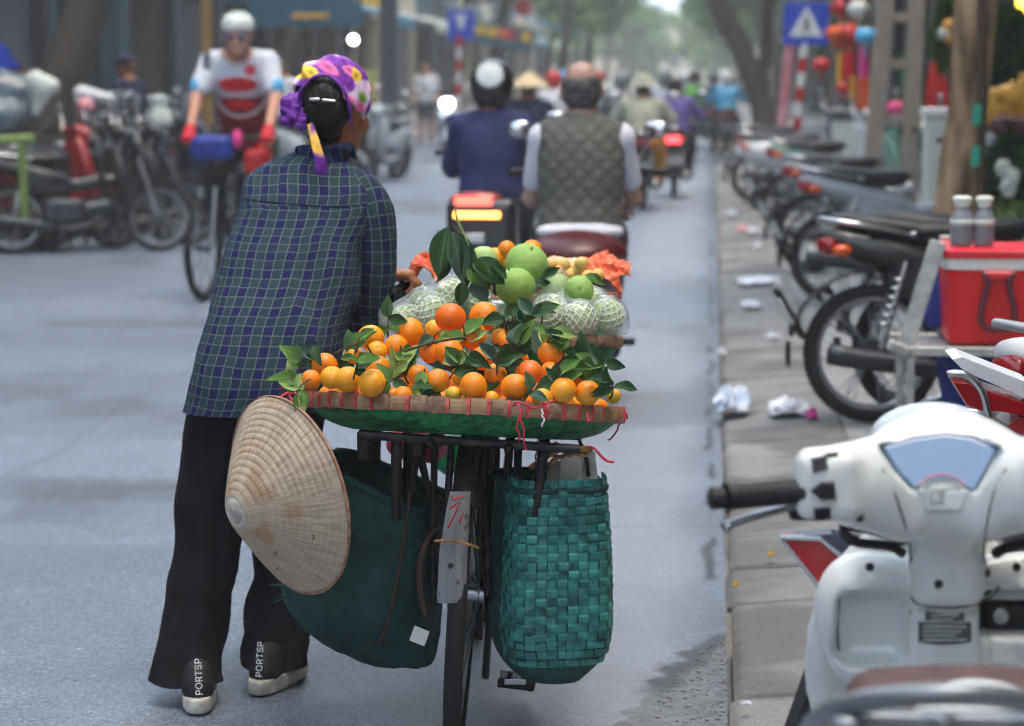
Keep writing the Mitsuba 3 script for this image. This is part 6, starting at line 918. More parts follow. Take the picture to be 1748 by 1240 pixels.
def _jersey(p, n, uv):
    z, x = p.z, p.x - float(cx0) - .14; c = mix(L3((120, 14, 30)), L3((206, 210, 222)), smoothstep(1.33, 1.39, z + .02 * noise(p.x * 18, p.y * 18)))
    e1 = smoothstep(1.1, .9, dr.square(x / .135) + dr.square((z - 1.405) / .05)); e2 = smoothstep(1.1, .9, dr.square(x / .105) + dr.square((z - 1.275) / .032)); ring = smoothstep(1.12, 1.02, dr.square(x / .17) + dr.square((z - 1.34) / .15)) * smoothstep(.80, .9, dr.square(x / .17) + dr.square((z - 1.34) / .15))
    c = mix(c, L3((216, 206, 216)), ring * smoothstep(1.42, 1.32, z) * .85); c = mix(c, L3((206, 22, 34)), dr.maximum(e1, e2)); bar = smoothstep(.018, .012, dr.abs(z - 1.335)) * smoothstep(.13, .11, dr.abs(x)); c = mix(c, L3((214, 200, 210)), bar)
    bd = smoothstep(.05, .03, dr.sqrt(dr.square(x - .09) + dr.square(z - 1.50))); c = mix(c, L3((214, 60, 84)), bd)
    arm = smoothstep(.245, .26, dr.abs(x)); c = mix(c, mix(L3((96, 176, 226)), L3((212, 216, 226)), smoothstep(1.435, 1.45, z)), arm); return mix(c, L3((44, 50, 60)), smoothstep(.62, .68, noise(p.x * 14 + 2, p.z * 11, p.y * 4)) * smoothstep(1.46, 1.5, z) * smoothstep(.15, .2, dr.abs(x)))
pri('jersey', proc(_jersey), .7); pri('glove_red', (206, 30, 48), .7); pri('lycra', (18, 20, 24), .6); pri('helmet_bike', speck((196, 206, 200), (228, 232, 228), 14.0), .35); pri('shades', (20, 40, 92), .08, spec=1.0)
xm = cx0 + .14; A = np.array; J = dict(head=A([xm + .02, cy0 + .44, 1.72]), face=A([.05, -1, -.12]), neck=A([xm, cy0 + .54, 1.60]), shL=A([xm + .19, cy0 + .60, 1.545]), shR=A([xm - .19, cy0 + .60, 1.545]), elL=A([xm + .265, cy0 + .46, 1.32]), elR=A([xm - .265, cy0 + .46, 1.32]), wrL=A([xm + .25, cy0 + .25, 1.11]), wrR=A([xm - .27, cy0 + .25, 1.11]),
    hipL=A([xm + .1, cy0 + .92, 1.0]), hipR=A([xm - .1, cy0 + .92, 1.0]), knL=A([xm + .13, cy0 + .56, .68]), knR=A([xm - .17, cy0 + .56, .80]), anL=A([xm + .10, cy0 + .74, .22]), anR=A([xm - .2, cy0 + .76, .52]), toL=A([xm + .10, cy0 + .58, .17]), toR=A([xm - .2, cy0 + .60, .47]), hs=1.05)
k = thing('person', 'cyclist in white and red jersey with pale helmet riding towards the camera', 'person'); w = rider(k, J, 'skin_pale', None, None, shoes='black', g=1.2, hair=None, h=.0135); part(k, 'jersey', fold(cover(J, 'shirt', .02, g=1.2, long=False).mesh(.0135), .006, (8, 8, 5)), 'jersey', True); part(k, 'tights', cover(J, 'trousers', .008, g=1.2).mesh(.0135), 'lycra', True)
f = F(.012); fw = nrm(J['face']); c = J['head']; f.ell(c + [0, .01, .07], (.108, .14, .10)); f.box(c + [0, 0, -.05], (.2, .25, .09), .01, None, .01, '-')
for s in (-.06, -.02, .02, .06): f.ell(c + [s, -.06, .15], (.010, .09, .03), None, .006, '-')
part(k, 'helmet', f.mesh(.008), 'helmet_bike', True); part(k, 'sunglasses', F(.006).ell(w(-.036, .094, .008), (.036, .014, .022)).ell(w(.036, .094, .008), (.036, .014, .022)).cap(w(-.07, .06, .012), w(-.078, -.01, .01), .005).cap(w(.07, .06, .012), w(.078, -.01, .01), .005).mesh(.006), 'shades', True)
part(k, 'chin_strap', tube(smooth_path([w(-.078, 0, .0), w(-.05, .03, -.1), w(0, .045, -.125), w(.05, .03, -.1), w(.078, 0, .0)], 14), .007, 6), 'black', True)
for s in 'LR': dd = nrm(J['wr' + s] - J['el' + s]); part(k, 'glove', F(.02).cap(J['wr' + s] - dd * .01, J['wr' + s] + dd * .03, .036, .042).box(J['wr' + s] + dd * .075, (.046, .036, .034), .03).mesh(.011), 'glove_red', True)
# other people, farther off
def biker(label, blabel, px, py, shirt, trousers, helm, bd='bike_black', st='underbone', yaw=0, hair='hair', lens_on=False, g=1.05, group=None, tall=1.0, skin='skin_tan'):
    a = G(px, py); J = seated(a[0], a[1], yaw, .64, lean=9, hw=.18, tall=tall * .88); k = thing('person', label, 'person', group); rider(k, J, skin, shirt, trousers, h=.02, g=g, hair=None if helm else hair, hands=False)
    if helm: helmet(k, J, helm)
    u = rot('z', yaw)[:3, :3] @ np.array([0, -.15, 0]); mk, M = motorbike(blabel, (a[0] + u[0], a[1] + u[1], 0), yaw, st, bd, 0, skip=('stand',), group=group and group + ' motorbikes'); 
    if lens_on: scene[name(mk + '__tail_light__lamp')] = mikit.ply(xf(box((0, -.455, .70), (.16, .012, .07), .006), M), 'black', False, emitter={'type': 'area', 'radiance': {'type': 'rgb', 'value': [1.0, .05, .06]}})
    return k, J
biker('rider in purple shirt with dark hair ahead on the right', 'black motorbike with red tail light under the purple shirt rider', 1150, 338, 'purple_cloth', 'charcoal', None, lens_on=True, tall=.96)
k, J = biker('rider in cream shirt and mustard trousers with a pale hat', 'dark motorbike ridden by the cream shirt rider', 1096, 356, 'cream_cloth', 'mustard', None, tall=.98, hair='hair'); c = J['head']; part(k, 'hat', xf(lathe([(.001, .13), (.07, .125), (.1, .09), (.105, .03), (.17, .0), (.165, -.008), (.1, .02)], 20), mv(*(c + [0, 0, .03]))), 'cream_cloth', True)
pri('straw_far', (206, 184, 146), .8)
k, J = biker('rider in dark clothes and straw conical hat between the two front riders', 'dark motorbike under the conical hat rider', 902, 372, 'navy', 'charcoal', None, tall=.98); part(k, 'conical_hat', xf(lathe([(.001, .16), (.215, .0), (.21, -.006), (.001, .14)], 28), mv(*(J['head'] + [0, 0, .03]))), 'straw_far', 30)
biker('far rider in white shirt and red helmet left of the vest rider', 'far motorbike under the red helmet rider', 944, 290, 'white_cloth', 'charcoal', 'paint_red'); biker('far rider in white shirt and grey helmet beyond the cream shirt rider', 'far motorbike under the grey helmet rider', 1134, 280, 'white_cloth', 'grey_shorts', 'steel_grey'); biker('far rider in grey jacket right of the vest rider', 'far motorbike under the grey jacket rider', 1062, 300, 'steel_grey', 'charcoal', 'steel_grey')
for i, (px, py, c1, c2, hm) in enumerate(((1216, 258, 'charcoal', 'charcoal', 'steel_grey'), (1240, 262, 'skyblue', 'charcoal', 'paint_white'), (1186, 250, 'lime', 'navy', 'black'), (1020, 240, 'pale', 'charcoal', 'paint_red'), (1168, 226, 'navy', 'charcoal', 'paint_white'), (960, 232, 'white_cloth', 'charcoal', 'skyblue'))): biker(['distant rider in charcoal jacket near the right kerb', 'distant rider in light blue shirt near the right kerb', 'distant rider in lime green vest', 'distant rider in pale shirt and red helmet', 'distant rider in navy and white helmet', 'distant rider in white and blue helmet'][i], ['motorbike of the distant charcoal rider', 'motorbike of the distant light blue rider', 'motorbike of the distant lime vest rider', 'motorbike of the distant pale shirt rider', 'motorbike of the distant navy rider', 'motorbike of the distant blue helmet rider'][i], px, py, c1, c2, hm, st='scooter')
def stander(label, px, py, yaw, shirt, trousers, top, hat=None, longs=True, longt=True, skin='skin_tan', hair='hair'):
    a = G(px, py); Hh = top; M = mv(a[0], a[1], 0) @ rot('z', yaw) @ sc(Hh / 1.68); q = lambda x, y, z: M[:3, :3] @ A([x, y, z], float) + M[:3, 3]
    J = dict(head=q(0, .03, 1.55), face=M[:3, :3] @ A([0, 1, -.05]), neck=q(0, 0, 1.41), shL=q(-.18, 0, 1.34), shR=q(.18, 0, 1.34), elL=q(-.24, -.02, 1.06), elR=q(.24, .0, 1.06), wrL=q(-.23, .1, .85), wrR=q(.22, .14, .87), hipL=q(-.09, 0, .86), hipR=q(.09, 0, .86), knL=q(-.1, .03, .47), knR=q(.1, .05, .47), anL=q(-.1, -.02, .09), anR=q(.11, .03, .09), toL=q(-.11, .13, .03), toR=q(.13, .17, .03))
    k = thing('person', label, 'person'); rider(k, J, skin, shirt, trousers, h=.018, hair=None if hat else hair, hands=False, longs=longs, longt=longt)
    if hat: part(k, 'cap', F(.02).ell(J['head'] + [0, 0, .075], (.1, .11, .075)).cap(J['head'] + J['face'] * .06 + [0, 0, .07], J['face'] * .16 + J['head'] + [0, 0, .06], .05, .03).mesh(.013), hat, True)
    return k
stander('person in white shirt and grey shorts walking far on the left of the road', 728, 250, 170, 'white_cloth', 'grey_shorts', 1.66, longs=False, longt=False, skin='skin_pale'); stander('man in dark jacket and navy cap standing behind the left parked bikes', 224, 360, 60, 'navy', 'charcoal', 1.66, 'navy'); stander('dark haired person in white shirt behind the cyclist', 486, 300, 150, 'white_cloth', 'charcoal', 1.64)
stander('person in dim blue top standing in front of the left shops', 44, 330, 190, 'blue_cloth', 'charcoal', 1.6); stander('person in dull red top in the doorway beside the leaning tree', 96, 322, 200, 'maroon', 'charcoal', 1.55)
a = G(757, 278); mk, M = motorbike('oncoming scooter with its headlight lit beside the walking person', (a[0], a[1] + 1.3, 0), 182, 'scooter', 'bike_silver', 0, skip=('stand',)); J = seated(a[0], a[1] + 1.1, 182, .74)
scene[name(mk + '__headlight__lamp')] = mikit.ply(xf(ball((0, 1.04, .955), (.10, .03, .085), 2), M), 'black', False, emitter={'type': 'area', 'radiance': {'type': 'rgb', 'value': [6.0, 6.6, 7.0]}})
# ---------------------------------------------------------------- drink seller's cart
pri('cooler_red', (214, 12, 20), .32, spec=.5, clearcoat=.3); pri('cooler_lid', (222, 46, 60), .35, spec=.5); pri('cooler_handle', (92, 36, 52), .5); pri('weathered_alu', speck((150, 152, 150), (186, 186, 182), 20.0), .45, metal=.3)
YC = 9.55; u_ = S(YC); ct = thing('metal_cart', 'low aluminium stand with a slanting post carrying the red cool box', 'stand')
Z0 = P(1600, 600, YC)[2]; xl, xr = P(1533, 600, YC)[0], P(1533, 600, YC)[0] + 1.15
part(ct, 'shelf_rail', box(((xl + xr) / 2, YC, Z0), (xr - xl, .04, .034), .004), 'weathered_alu', False); part(ct, 'shelf_rail', box(((xl + xr) / 2, YC + .5, Z0), (xr - xl, .04, .034), .004), 'weathered_alu', False); part(ct, 'shelf', box(((xl + xr) / 2 + .02, YC + .25, Z0 + .004), (xr - xl - .06, .455, .012), .002), 'weathered_alu', False)
a, b = P(1546, 590, YC + .02), P(1602, 412, YC + .06); part(ct, 'post', xf(box((0, 0, np.linalg.norm(b - a) / 2), (.062, .03, np.linalg.norm(b - a)), .004), frame(b - a, (1, 0, 0), a)), 'weathered_alu', False)
part(ct, 'post', xf(box((0, 0, .19), (.05, .03, .40), .004), mv(P(1612, 592, YC + .42)[0], YC + .44, Z0 + .01)), 'weathered_alu', False)
for x, y in ((xl + .045, YC), (xr - .06, YC), (xl + .045, YC + .5), (xr - .06, YC + .5)): part(ct, 'leg', box((x, y, (Z0 - .017 + .08) / 2), (.032, .03, Z0 - .019 - .08), .003), 'weathered_alu', False)
part(ct, 'corner_bracket', xf(box((0, 0, 0), (.09, .05, .045), .01), mv(xl + .0, YC - .03, Z0 + .012) @ rot('y', 24)), 'weathered_alu', False)
cl = thing('cool_box', 'bright red cool box with a grey band on the aluminium stand', 'cool box'); X0 = P(1616, 500, YC)[0]; Wc, Dc = .66, .42; zc0, zc1 = Z0 + .022, P(1616, 462, YC)[2]; xc = X0 + Wc / 2; yc = YC + .03 + Dc / 2
f = F(.02); part(cl, 'body', loft([(xc, yc, zc0, Wc / 2 - .02, Dc / 2 - .02, 9), (xc, yc, zc0 + .02, Wc / 2 - .012, Dc / 2 - .012, 9), (xc, yc, zc1, Wc / 2, Dc / 2, 9)], 64), 'cooler_red', 40)
z2 = P(1616, 443, YC)[2]; part(cl, 'band', loft([(xc, yc, zc1 + .001, Wc / 2 + .006, Dc / 2 + .006, 9), (xc, yc, z2, Wc / 2 + .006, Dc / 2 + .006, 9)], 64), 'plate', 40); z3 = P(1616, 424, YC)[2]
part(cl, 'lid', loft([(xc, yc, z2 + .001, Wc / 2 + .012, Dc / 2 + .012, 9), (xc, yc, z3 - .014, Wc / 2 + .014, Dc / 2 + .014, 9), (xc, yc, z3, Wc / 2 - .004, Dc / 2 - .004, 9)], 64), 'cooler_lid', 40)
hx0, hx1, hz0, hz1 = P(1675, 500, YC)[0], P(1734, 500, YC)[0], P(1700, 562, YC)[2], P(1700, 470, YC)[2]; yf = YC + .012
part(cl, 'handle', tube(smooth_path([(hx0, yf, hz1), (hx0, yf, hz0 + .05), (hx0 + .012, yf, hz0 + .01), (hx0 + .04, yf, hz0), (hx1 - .04, yf, hz0), (hx1 - .012, yf, hz0 + .01), (hx1, yf, hz0 + .05), (hx1, yf, hz1)], 30), .012, 8), 'cooler_handle', True); part(cl, 'handle__catch', box(((hx0 + hx1) / 2, yf + .006, hz1 - .002), (hx1 - hx0 - .01, .03, .03), .006), 'cooler_lid', False)
scene['pet'] = {'type': 'blendbsdf', 'weight': .45, 'a': {'type': 'thindielectric', 'int_ior': 1.4}, 'b': {'type': 'twosided', 'bsdf': {'type': 'principled', 'base_color': rgb((176, 180, 190)), 'roughness': .15, 'specular': .8}}}; pri('cola', (40, 18, 20), .1, spec=.8)
for px, w, lab in ((1641, .042, 'left drink bottle with white cap on the red cool box'), (1679, .038, 'right drink bottle with white cap on the red cool box')):
    c = P(px, 424, YC + .10); z0 = z3 + .001; h = .155; k = thing('drink_bottle', lab, 'bottle'); M = mv(c[0], c[1], z0); r = w
    part(k, 'bottle', xf(lathe([(.001, 0), (r * .9, 0), (r, .012), (r, .05), (r * .93, .062), (r, .075), (r, .105), (r * .8, .125), (r * .45, .142), (r * .42, .158)], 24), M), 'pet', True); part(k, 'drink', xf(lathe([(.001, .003), (r * .86, .004), (r * .95, .014), (r * .95, .05), (r * .88, .062), (r * .95, .075), (r * .95, .098), (.001, .1)], 20), M), 'cola', True); part(k, 'label', xf(lathe([(r * 1.012, .078), (r * 1.012, .100)], 24), M), 'pale', True); part(k, 'cap', xf(lathe([(r * .46, .150), (r * .5, .150), (r * .5, .176), (.001, .178)], 20), M), 'paint_white', 30)
    part(k, 'cup', xf(lathe([(r * .62, .145), (r * .85, .175), (r * .88, .178), (r * .6, .186), (.001, .186)], 20), M), 'foam', 30)
k = thing('person', 'seated drink seller in blue trousers, one leg showing under the stand', 'person'); bx, by = P(1615, 640, 9.98)[0], 9.98
J = dict(head=A([bx + .72, by + .02, 1.02]), face=A([-1, -.3, -.1]), neck=A([bx + .72, by, .88]), shL=A([bx + .7, by - .17, .8]), shR=A([bx + .7, by + .17, .8]), elL=A([bx + .5, by - .22, .58]), elR=A([bx + .5, by + .22, .58]), wrL=A([bx + .12, by - .05, .43]), wrR=A([bx + .2, by + .12, .44]), hipL=A([bx + .58, by - .09, .36]), hipR=A([bx + .58, by + .09, .36]), knL=A([bx + .04, by - .06, .36]), knR=A([bx + .06, by + .14, .36]), anL=A([bx + .06, by - .04, .14]), anR=A([bx + .1, by + .14, .14]), toL=A([bx - .06, by - .06, .10]), toR=A([bx - .03, by + .14, .10]))
rider(k, J, 'skin_pale', 'blue_cloth', 'blue_cloth', h=.015); sto = thing('stool', 'low blue plastic stool under the seated drink seller', 'stool'); part(sto, 'seat', box((bx + .58, by, .245), (.28, .28, .03), .008), 'paint_blue', False)
for sx in (-1, 1):
    for sy in (-1, 1): part(sto, 'leg', cyl((bx + .58 + sx * .12, by + sy * .12, .23), (bx + .58 + sx * .14, by + sy * .14, .08), .02), 'paint_blue')
q = P(1597, 522, YC + .36); k = thing('blue_bag', 'blue cloth bag hanging behind the slanting post of the stand', 'bag'); put(k, fold(F(.02).box(q, (.045, .05, .085), .03).cap(q + [0, 0, .08], q + [.02, 0, .15], .012).mesh(.01), .016, (14, 14, 9)), 'blue_cloth', True)
# ---------------------------------------------------------------- poles, signs, cabinets
up = thing('utility_pole', 'concrete lattice pole of two legs joined by rungs', 'pole'); YP = 19.0
def legpx(pts, w0, w1, nm): part(up, nm, capped([np.array([P(x, y, YP) + [dx * w / 2, dy * .1, 0] for dx, dy in ((-1, -1), (1, -1), (1, 1), (-1, 1))]) for (x, y), w in zip(pts, np.linspace(w0, w1, len(pts)))][::-1]), 'concrete', False)
legpx([(1482, 475), (1491, 250), (1508, 60), (1520, -120), (1550, -600)], .125, .1, 'leg'); legpx([(1547, 475), (1552, 250), (1562, 60), (1568, -120), (1584, -600)], .125, .1, 'leg')
for y in (30, 110, 205, 297, 380, -50, -130, -220): 
    x0 = np.interp(y, [-600, -120, 60, 250, 475], [1550, 1520, 1508, 1491, 1482]); x1 = np.interp(y, [-600, -120, 60, 250, 475], [1584, 1568, 1562, 1552, 1547]); a, b = P(x0, y, YP), P(x1, y, YP); part(up, 'rung', box((a + b) / 2, (b[0] - a[0] - .08, .16, .07), .004), 'concrete', False)
k = thing('plastic_sheet', 'dark blue plastic sheet bundled at the foot of the concrete pole', 'sheet'); put(k, fold(F(.05).box(P(1520, 415, 18.8), (.16, .1, .22), .06).mesh(.02), .03, (9, 9, 6)), 'navy', True)
sg = thing('pedestrian_sign', 'blue square sign with white triangle and walking figure', 'road sign'); YS_ = 29.0; u_ = S(YS_); c = P(1376, 41, YS_); part(sg, 'board', box(c, (75 * u_, .02, 72 * u_), .004), 'paint_blue', False)
def flat(pts, c, y, t, m, nm): r = np.array([[c[0] + a, y, c[2] + b] for a, b in pts]); part(sg, nm, capped([r + [0, t, 0], r]), m, False)
flat([(-29 * u_, -21 * u_), (29 * u_, -21 * u_), (1 * u_, 30 * u_)], c, c[1] - .016, .005, 'paint_white', 'triangle')
part(sg, 'figure', cat([ball((c[0] + .5 * u_, c[1] - .022, c[2] + 9 * u_), (2.6 * u_, .003, 2.8 * u_)), plate(*[np.array([[c[0] + a * u_, c[1] - .021 + e, c[2] + b * u_] for a, b in ((-3, -1), (-2, 6), (3, 6), (4, -1), (6, -14), (3, -14), (0, -4), (-4, -14), (-7, -14))]) for e in (0, .004)])]), 'black', False)
pp = thing('striped_post', 'red and white striped post under the pedestrian sign', 'post'); a, b = P(1352, 300, YS_ + .03), P(1374, 74, YS_ + .03)
for i in range(9): part(pp, 'band', cyl(a + (b - a) * i / 9, a + (b - a) * (i + 1) / 9, .045, None, 14), 'paint_red' if i % 2 else 'paint_white')
pp = thing('pink_post', 'faded pink post standing left of the striped post', 'post'); put(pp, cyl(P(1326, 300, YS_ + .3), P(1350, 70, YS_ + .3), .055, None, 14), 'faded_pink'); pri('faded_pink', speck((206, 110, 124), (226, 160, 168), 6.0), .7)
cbx = thing('utility_cabinet', 'grey utility cabinet behind the parked bikes left of the concrete pole', 'cabinet'); a, b = P(1412, 320, 26), P(1482, 196, 26); part(cbx, 'body', box((a + b) / 2 * [1, 1, 0] + [0, .2, (b[2]) / 2 + .03], (b[0] - a[0], .4, b[2] - .06), .02), 'steel_grey', False); part(cbx, 'door', box((a + b) / 2 * [1, 1, 0] + [0, -.008, b[2] / 2 + .05], (b[0] - a[0] - .08, .02, b[2] - .25), .006), 'pale', False); part(cbx, 'roof', box((a + b) / 2 * [1, 1, 0] + [0, .2, b[2] + .03], (b[0] - a[0] + .06, .46, .05), .01), 'steel_grey', False)
cbx = thing('utility_cabinet', 'pale narrow cabinet between the concrete pole and the tree trunk', 'cabinet'); a, b = P(1578, 430, 17.6), P(1622, 200, 17.6); part(cbx, 'body', box((a + b) / 2 * [1, 1, 0] + [0, .15, b[2] / 2 + .03], (b[0] - a[0], .3, b[2] - .06), .015), 'pale', False); part(cbx, 'cap', box((a + b) / 2 * [1, 1, 0] + [0, .15, b[2] + .03], (b[0] - a[0] + .04, .34, .06), .01), 'paint_white', False); part(cbx, 'mark', box(P(1610, 268, 17.59), (.04, .004, .08)), 'paint_red', False)
# ---------------------------------------------------------------- hanging decorations of the festival shop
def lantern(label, px, py, r, Y, m, sq=.85, tas='gold', group=None, nm='lantern'):
    k = thing(nm, label, 'lantern', group); c = P(px, py, Y); R = r * S(Y); ribs = 12; an = np.arange(48) * 2 * math.pi / 48; rings = []
    for t in np.linspace(-.94, .94, 13): q = R * math.sqrt(1 - t * t) * (1 + .05 * np.abs(np.sin(an * ribs / 2))); rings.append(np.stack([c[0] + q * np.cos(an), c[1] + q * np.sin(an), 0 * an + c[2] + t * R * sq], 1))
    part(k, 'shade', capped(rings), m, True); part(k, 'cap', cyl(c + [0, 0, R * sq * .9], c + [0, 0, R * sq * 1.1], R * .4, None, 14), tas); part(k, 'base', cyl(c - [0, 0, R * sq * 1.1], c - [0, 0, R * sq * .9], R * .4, None, 14), tas); part(k, 'tassel', cyl(c - [0, 0, R * sq * 1.1], c - [0, 0, R * (sq + .9)], R * .1, R * .2, 10), m); part(k, 'cord', cyl(c + [0, 0, R * sq * 1.1], c + [0, 0, R * sq + 1.2], .008), 'black')
for a in ((1444, 62, 26, 24, 'paint_red', 'big red lantern at the middle of the hanging decorations'), (1438, 14, 20, 25, 'paint_red', 'red lantern right of the pedestrian sign'), (1462, -6, 24, 24.5, 'paint_red', 'red lantern at the top edge beside the white one'), (1424, 58, 15, 23.5, 'orange_cloth', 'small orange lantern in front of the big red one'), (1466, 17, 19, 23, 'pale', 'pale white lantern above the sky blue one'), (1478, 62, 18, 22.5, 'skyblue', 'sky blue lantern above the pink one'), (1402, 112, 15, 30, 'paint_red', 'red lantern low behind the striped post'), (1440, 150, 12, 23, 'paint_red', 'small red lantern at the bottom of the decorations'), (1530, 186, 16, 23, 'pink', 'pink lantern seen between the legs of the concrete pole')): lantern(a[5], *a[:5])
for nm, (x, y, w, h, Y), m, lb in (('pink_hanging', (1475, 106, 18, 54, 22.6), 'pink', 'bright pink hanging cylinder below the sky blue lantern'), ('red_banner', (1448, 112, 22, 46, 23), 'paint_red', 'red hanging banner left of the pink cylinder'), ('yellow_banner', (1433, 118, 9, 52, 23.1), 'paint_yellow', 'narrow yellow hanging strip left of the red banner'), ('orange_banner', (1474, 160, 22, 52, 22.8), 'orange_cloth', 'orange hanging banner below the pink cylinder'), ('yellow_banner', (1456, 150, 10, 40, 22.7), 'gold', 'slanting golden strip beside the orange banner'), ('green_banner', (1542, 130, 11, 70, 22), 'paint_green', 'green strip seen between the legs of the concrete pole'), ('green_banner', (1568, 190, 14, 130, 21), 'paint_green', 'long green strip right of the concrete pole')):
    k = thing(nm, lb, 'decoration'); c = P(x, y, Y); put(k, fold(cat([xf(cyl((0, 0, -h / 2 * S(Y)), (0, 0, h / 2 * S(Y)), w / 2 * S(Y), None, 16), mv(*c))]), .004), m, 30)
for (x, y0, y1, w, lb) in ((1596, 90, 195, 34, 'red pleated hanging cone between the pole and the trunk'), (1612, 130, 200, 22, 'smaller red pleated cone against the trunk')):
    k = thing('red_hanging', lb, 'decoration'); a, b = P(x, y0, 21.5), P(x, y1, 21.5); an = np.arange(40) * 2 * math.pi / 40; put(k, capped([np.stack([q[0] + r * (1 + .12 * np.cos(an * 10)) * np.cos(an), q[1] + r * (1 + .12 * np.cos(an * 10)) * np.sin(an), 0 * an + q[2]], 1) for q, r in ((b, w / 2 * S(21.5)), ((a + b) / 2, w * .36 * S(21.5)), (a, .012))]), 'paint_red', True)
gl_ = thing('garland', 'green leafy garland with yellow flowers hanging beside the tree trunk', 'garland'); gp = smooth_path([P(1622, -10, 19.5), P(1614, 30, 19.5), P(1604, 75, 19.5), P(1612, 112, 19.5)], 12); part(gl_, 'leaves', leaves(gp, np.full(12, .09), 700, .035, 5), 'leaf_a', False, stuff=True)
for q in ((1620, 44), (1612, 58), (1624, 66)): part(gl_, 'flower', ball(P(*q, 19.35), .05, 2), 'gold' if q[1] != 58 else 'pale')
k = thing('lit_lantern', 'glowing yellow lantern string at the top right corner', 'lantern')
for i, (x, y, r) in enumerate(((1748, 4, 13), (1750, 28, 15), (1746, 47, 9))): kk = name(k + '__lamp'); scene[kk] = mikit.ply(ball(P(x, y, 18), r * S(18), 2), 'black', True, emitter={'type': 'area', 'radiance': {'type': 'rgb', 'value': [1.5, .75, .06]}})
part(k, 'cord', cyl(P(1748, 40, 18), P(1748, -200, 18), .008), 'black')
k = thing('gold_cloth', 'golden cloth display beside the tree trunk at the right edge', 'cloth'); put(k, fold(F(.06).box(P(1722, 186, 17), (.13, .1, .14), .06).ell(P(1745, 150, 17), (.09, .08, .16)).mesh(.02), .06, (7, 7, 7)), 'gold', True)
k = thing('red_cloth', 'dark red cloth display below the golden one at the right edge', 'cloth'); put(k, fold(F(.06).box(P(1726, 228, 16.8), (.13, .1, .11), .05).mesh(.02), .05, (8, 8, 8)), 'maroon', True)
for i, (x, y, r, m, lb) in enumerate(((1722, 300, .22, 'leaf_c', 'dark potted shrub behind the drink bottles'), (1700, 90, .26, 'leaf_c', 'dark hanging foliage right of the tree trunk'), (1740, 360, .16, 'leaf_lit', 'light green plant at the right edge above the cool box'))): k = thing('shrub', lb, 'plant'); part(k, 'foliage', leaves([P(x, y, 16.0), P(x + 12, y - 40, 16.1), P(x - 6, y + 20, 16.1)], np.array([r, r * .8, r * .7]), 1500, .05, 60 + i), m, False, stuff=True); part(k, 'stem', cyl(P(x, y + 10, 16.2), P(x, y + 60, 16.2), .02), 'bark_dark')
k = thing('white_flowers', 'pale orchid flowers among the shrub behind the drink bottles', 'flowers')
for q in ((1716, 288), (1728, 302), (1722, 318), (1744, 405), (1734, 396)): part(k, 'flower', fold(ball(P(*q, 15.6), (.05, .03, .06), 2), .03, (20, 20, 20)), 'pale', True)
k = thing('iron_post', 'thin rusty post with a green sleeve beside the tree trunk', 'post'); part(k, 'shaft', cyl(P(1672, 420, 14.6), P(1680, -120, 14.6), .03), 'brown'); part(k, 'sleeve', cyl(P(1665, 285, 14.5), P(1667, 250, 14.5), .026), 'teal_bright'); part(k, 'sleeve', cyl(P(1668, 214, 14.5), P(1669, 178, 14.5), .026), 'teal_bright'); pri('teal_bright', (34, 150, 128), .5)
# ---------------------------------------------------------------- left side street furniture
rl2 = thing('green_rail', 'olive green pipe rail at the left edge', 'rail'); part(rl2, 'bar', cyl(P(-60, 243, 19.8), P(58, 237, 19.8), .038), 'olive_paint'); part(rl2, 'post', tube([P(36, 238, 19.8), P(40, 330, 19.8), P(43, 372, 19.8)], .034, 12), 'olive_paint', True); part(rl2, 'post', tube([P(-50, 240, 19.8), P(-50, 372, 19.8)], .034, 12), 'olive_paint', True)
k = thing('green_bag', 'crumpled lime green plastic bag on the road at the left edge', 'plastic bag'); put(k, fold(F(.04).ell(G(72, 424) + [0, 0, .08], (.07, .06, .14)).mesh(.014), .03, (16, 16, 12)), 'olive_paint', True)
k = thing('rain_cover', 'grey white plastic rain cover draped over a motorbike at the left edge', 'cover'); f = F(.08); f.cap(P(-60, 165, 21.5), P(60, 158, 21.5), .22, .16).cap(P(-60, 200, 21.3), P(20, 200, 21.3), .2, .12).cap(P(84, 150, 21.4), P(66, 196, 21.4), .09, .05); put(k, fold(f.mesh(.025), .06, (5, 5, 3)), 'cover', True); pri('cover', speck((70, 86, 96), (112, 126, 134), 2.2, 2, .4, .6), .3, spec=.6)
part(k, 'corner', fold(F(.04).cap(P(62, 140, 21.2), P(88, 148, 21.2), .1, .06).cap(P(76, 150, 21.2), P(62, 190, 21.2), .09, .04).mesh(.02), .03, (8, 8, 5)), 'pale', True, label='pale folded corner of the rain cover')
k = thing('blue_tarpaulin', 'blue tarpaulin corner above the rain cover', 'tarpaulin'); put(k, capped([np.array([P(x, y, Y) for x, y in ((-30, 118), (36, 118), (8, 76), (-30, 70))]) for Y in (24.0, 23.9)]), 'paint_blue', False)
k = thing('white_visor', 'long white motorbike screen propped among the left bikes', 'screen'); put(k, fold(F(.03).cap(P(138, 158, 22.6), P(188, 168, 22.6), .065, .04).mesh(.014), .01), 'paint_white', True)
k = thing('pink_helmet', 'pink helmet hanging below the white screen', 'helmet'); put(k, F(.02).ell(P(146, 184, 22.4), (.08, .09, .09)).box(P(146, 200, 22.4), (.12, .12, .06), .01, None, .01, '-').mesh(.012), 'faded_pink', True)
k = thing('milk_can', 'pale lidded can on a bike rack left of the cyclist', 'can'); put(k, xf(lathe([(.001, .0), (.1, .0), (.115, .03), (.11, .13), (.07, .15), (.08, .2), (.10, .25), (.001, .27)], 20), mv(*P(272, 216, 22.0))), 'pale', True)
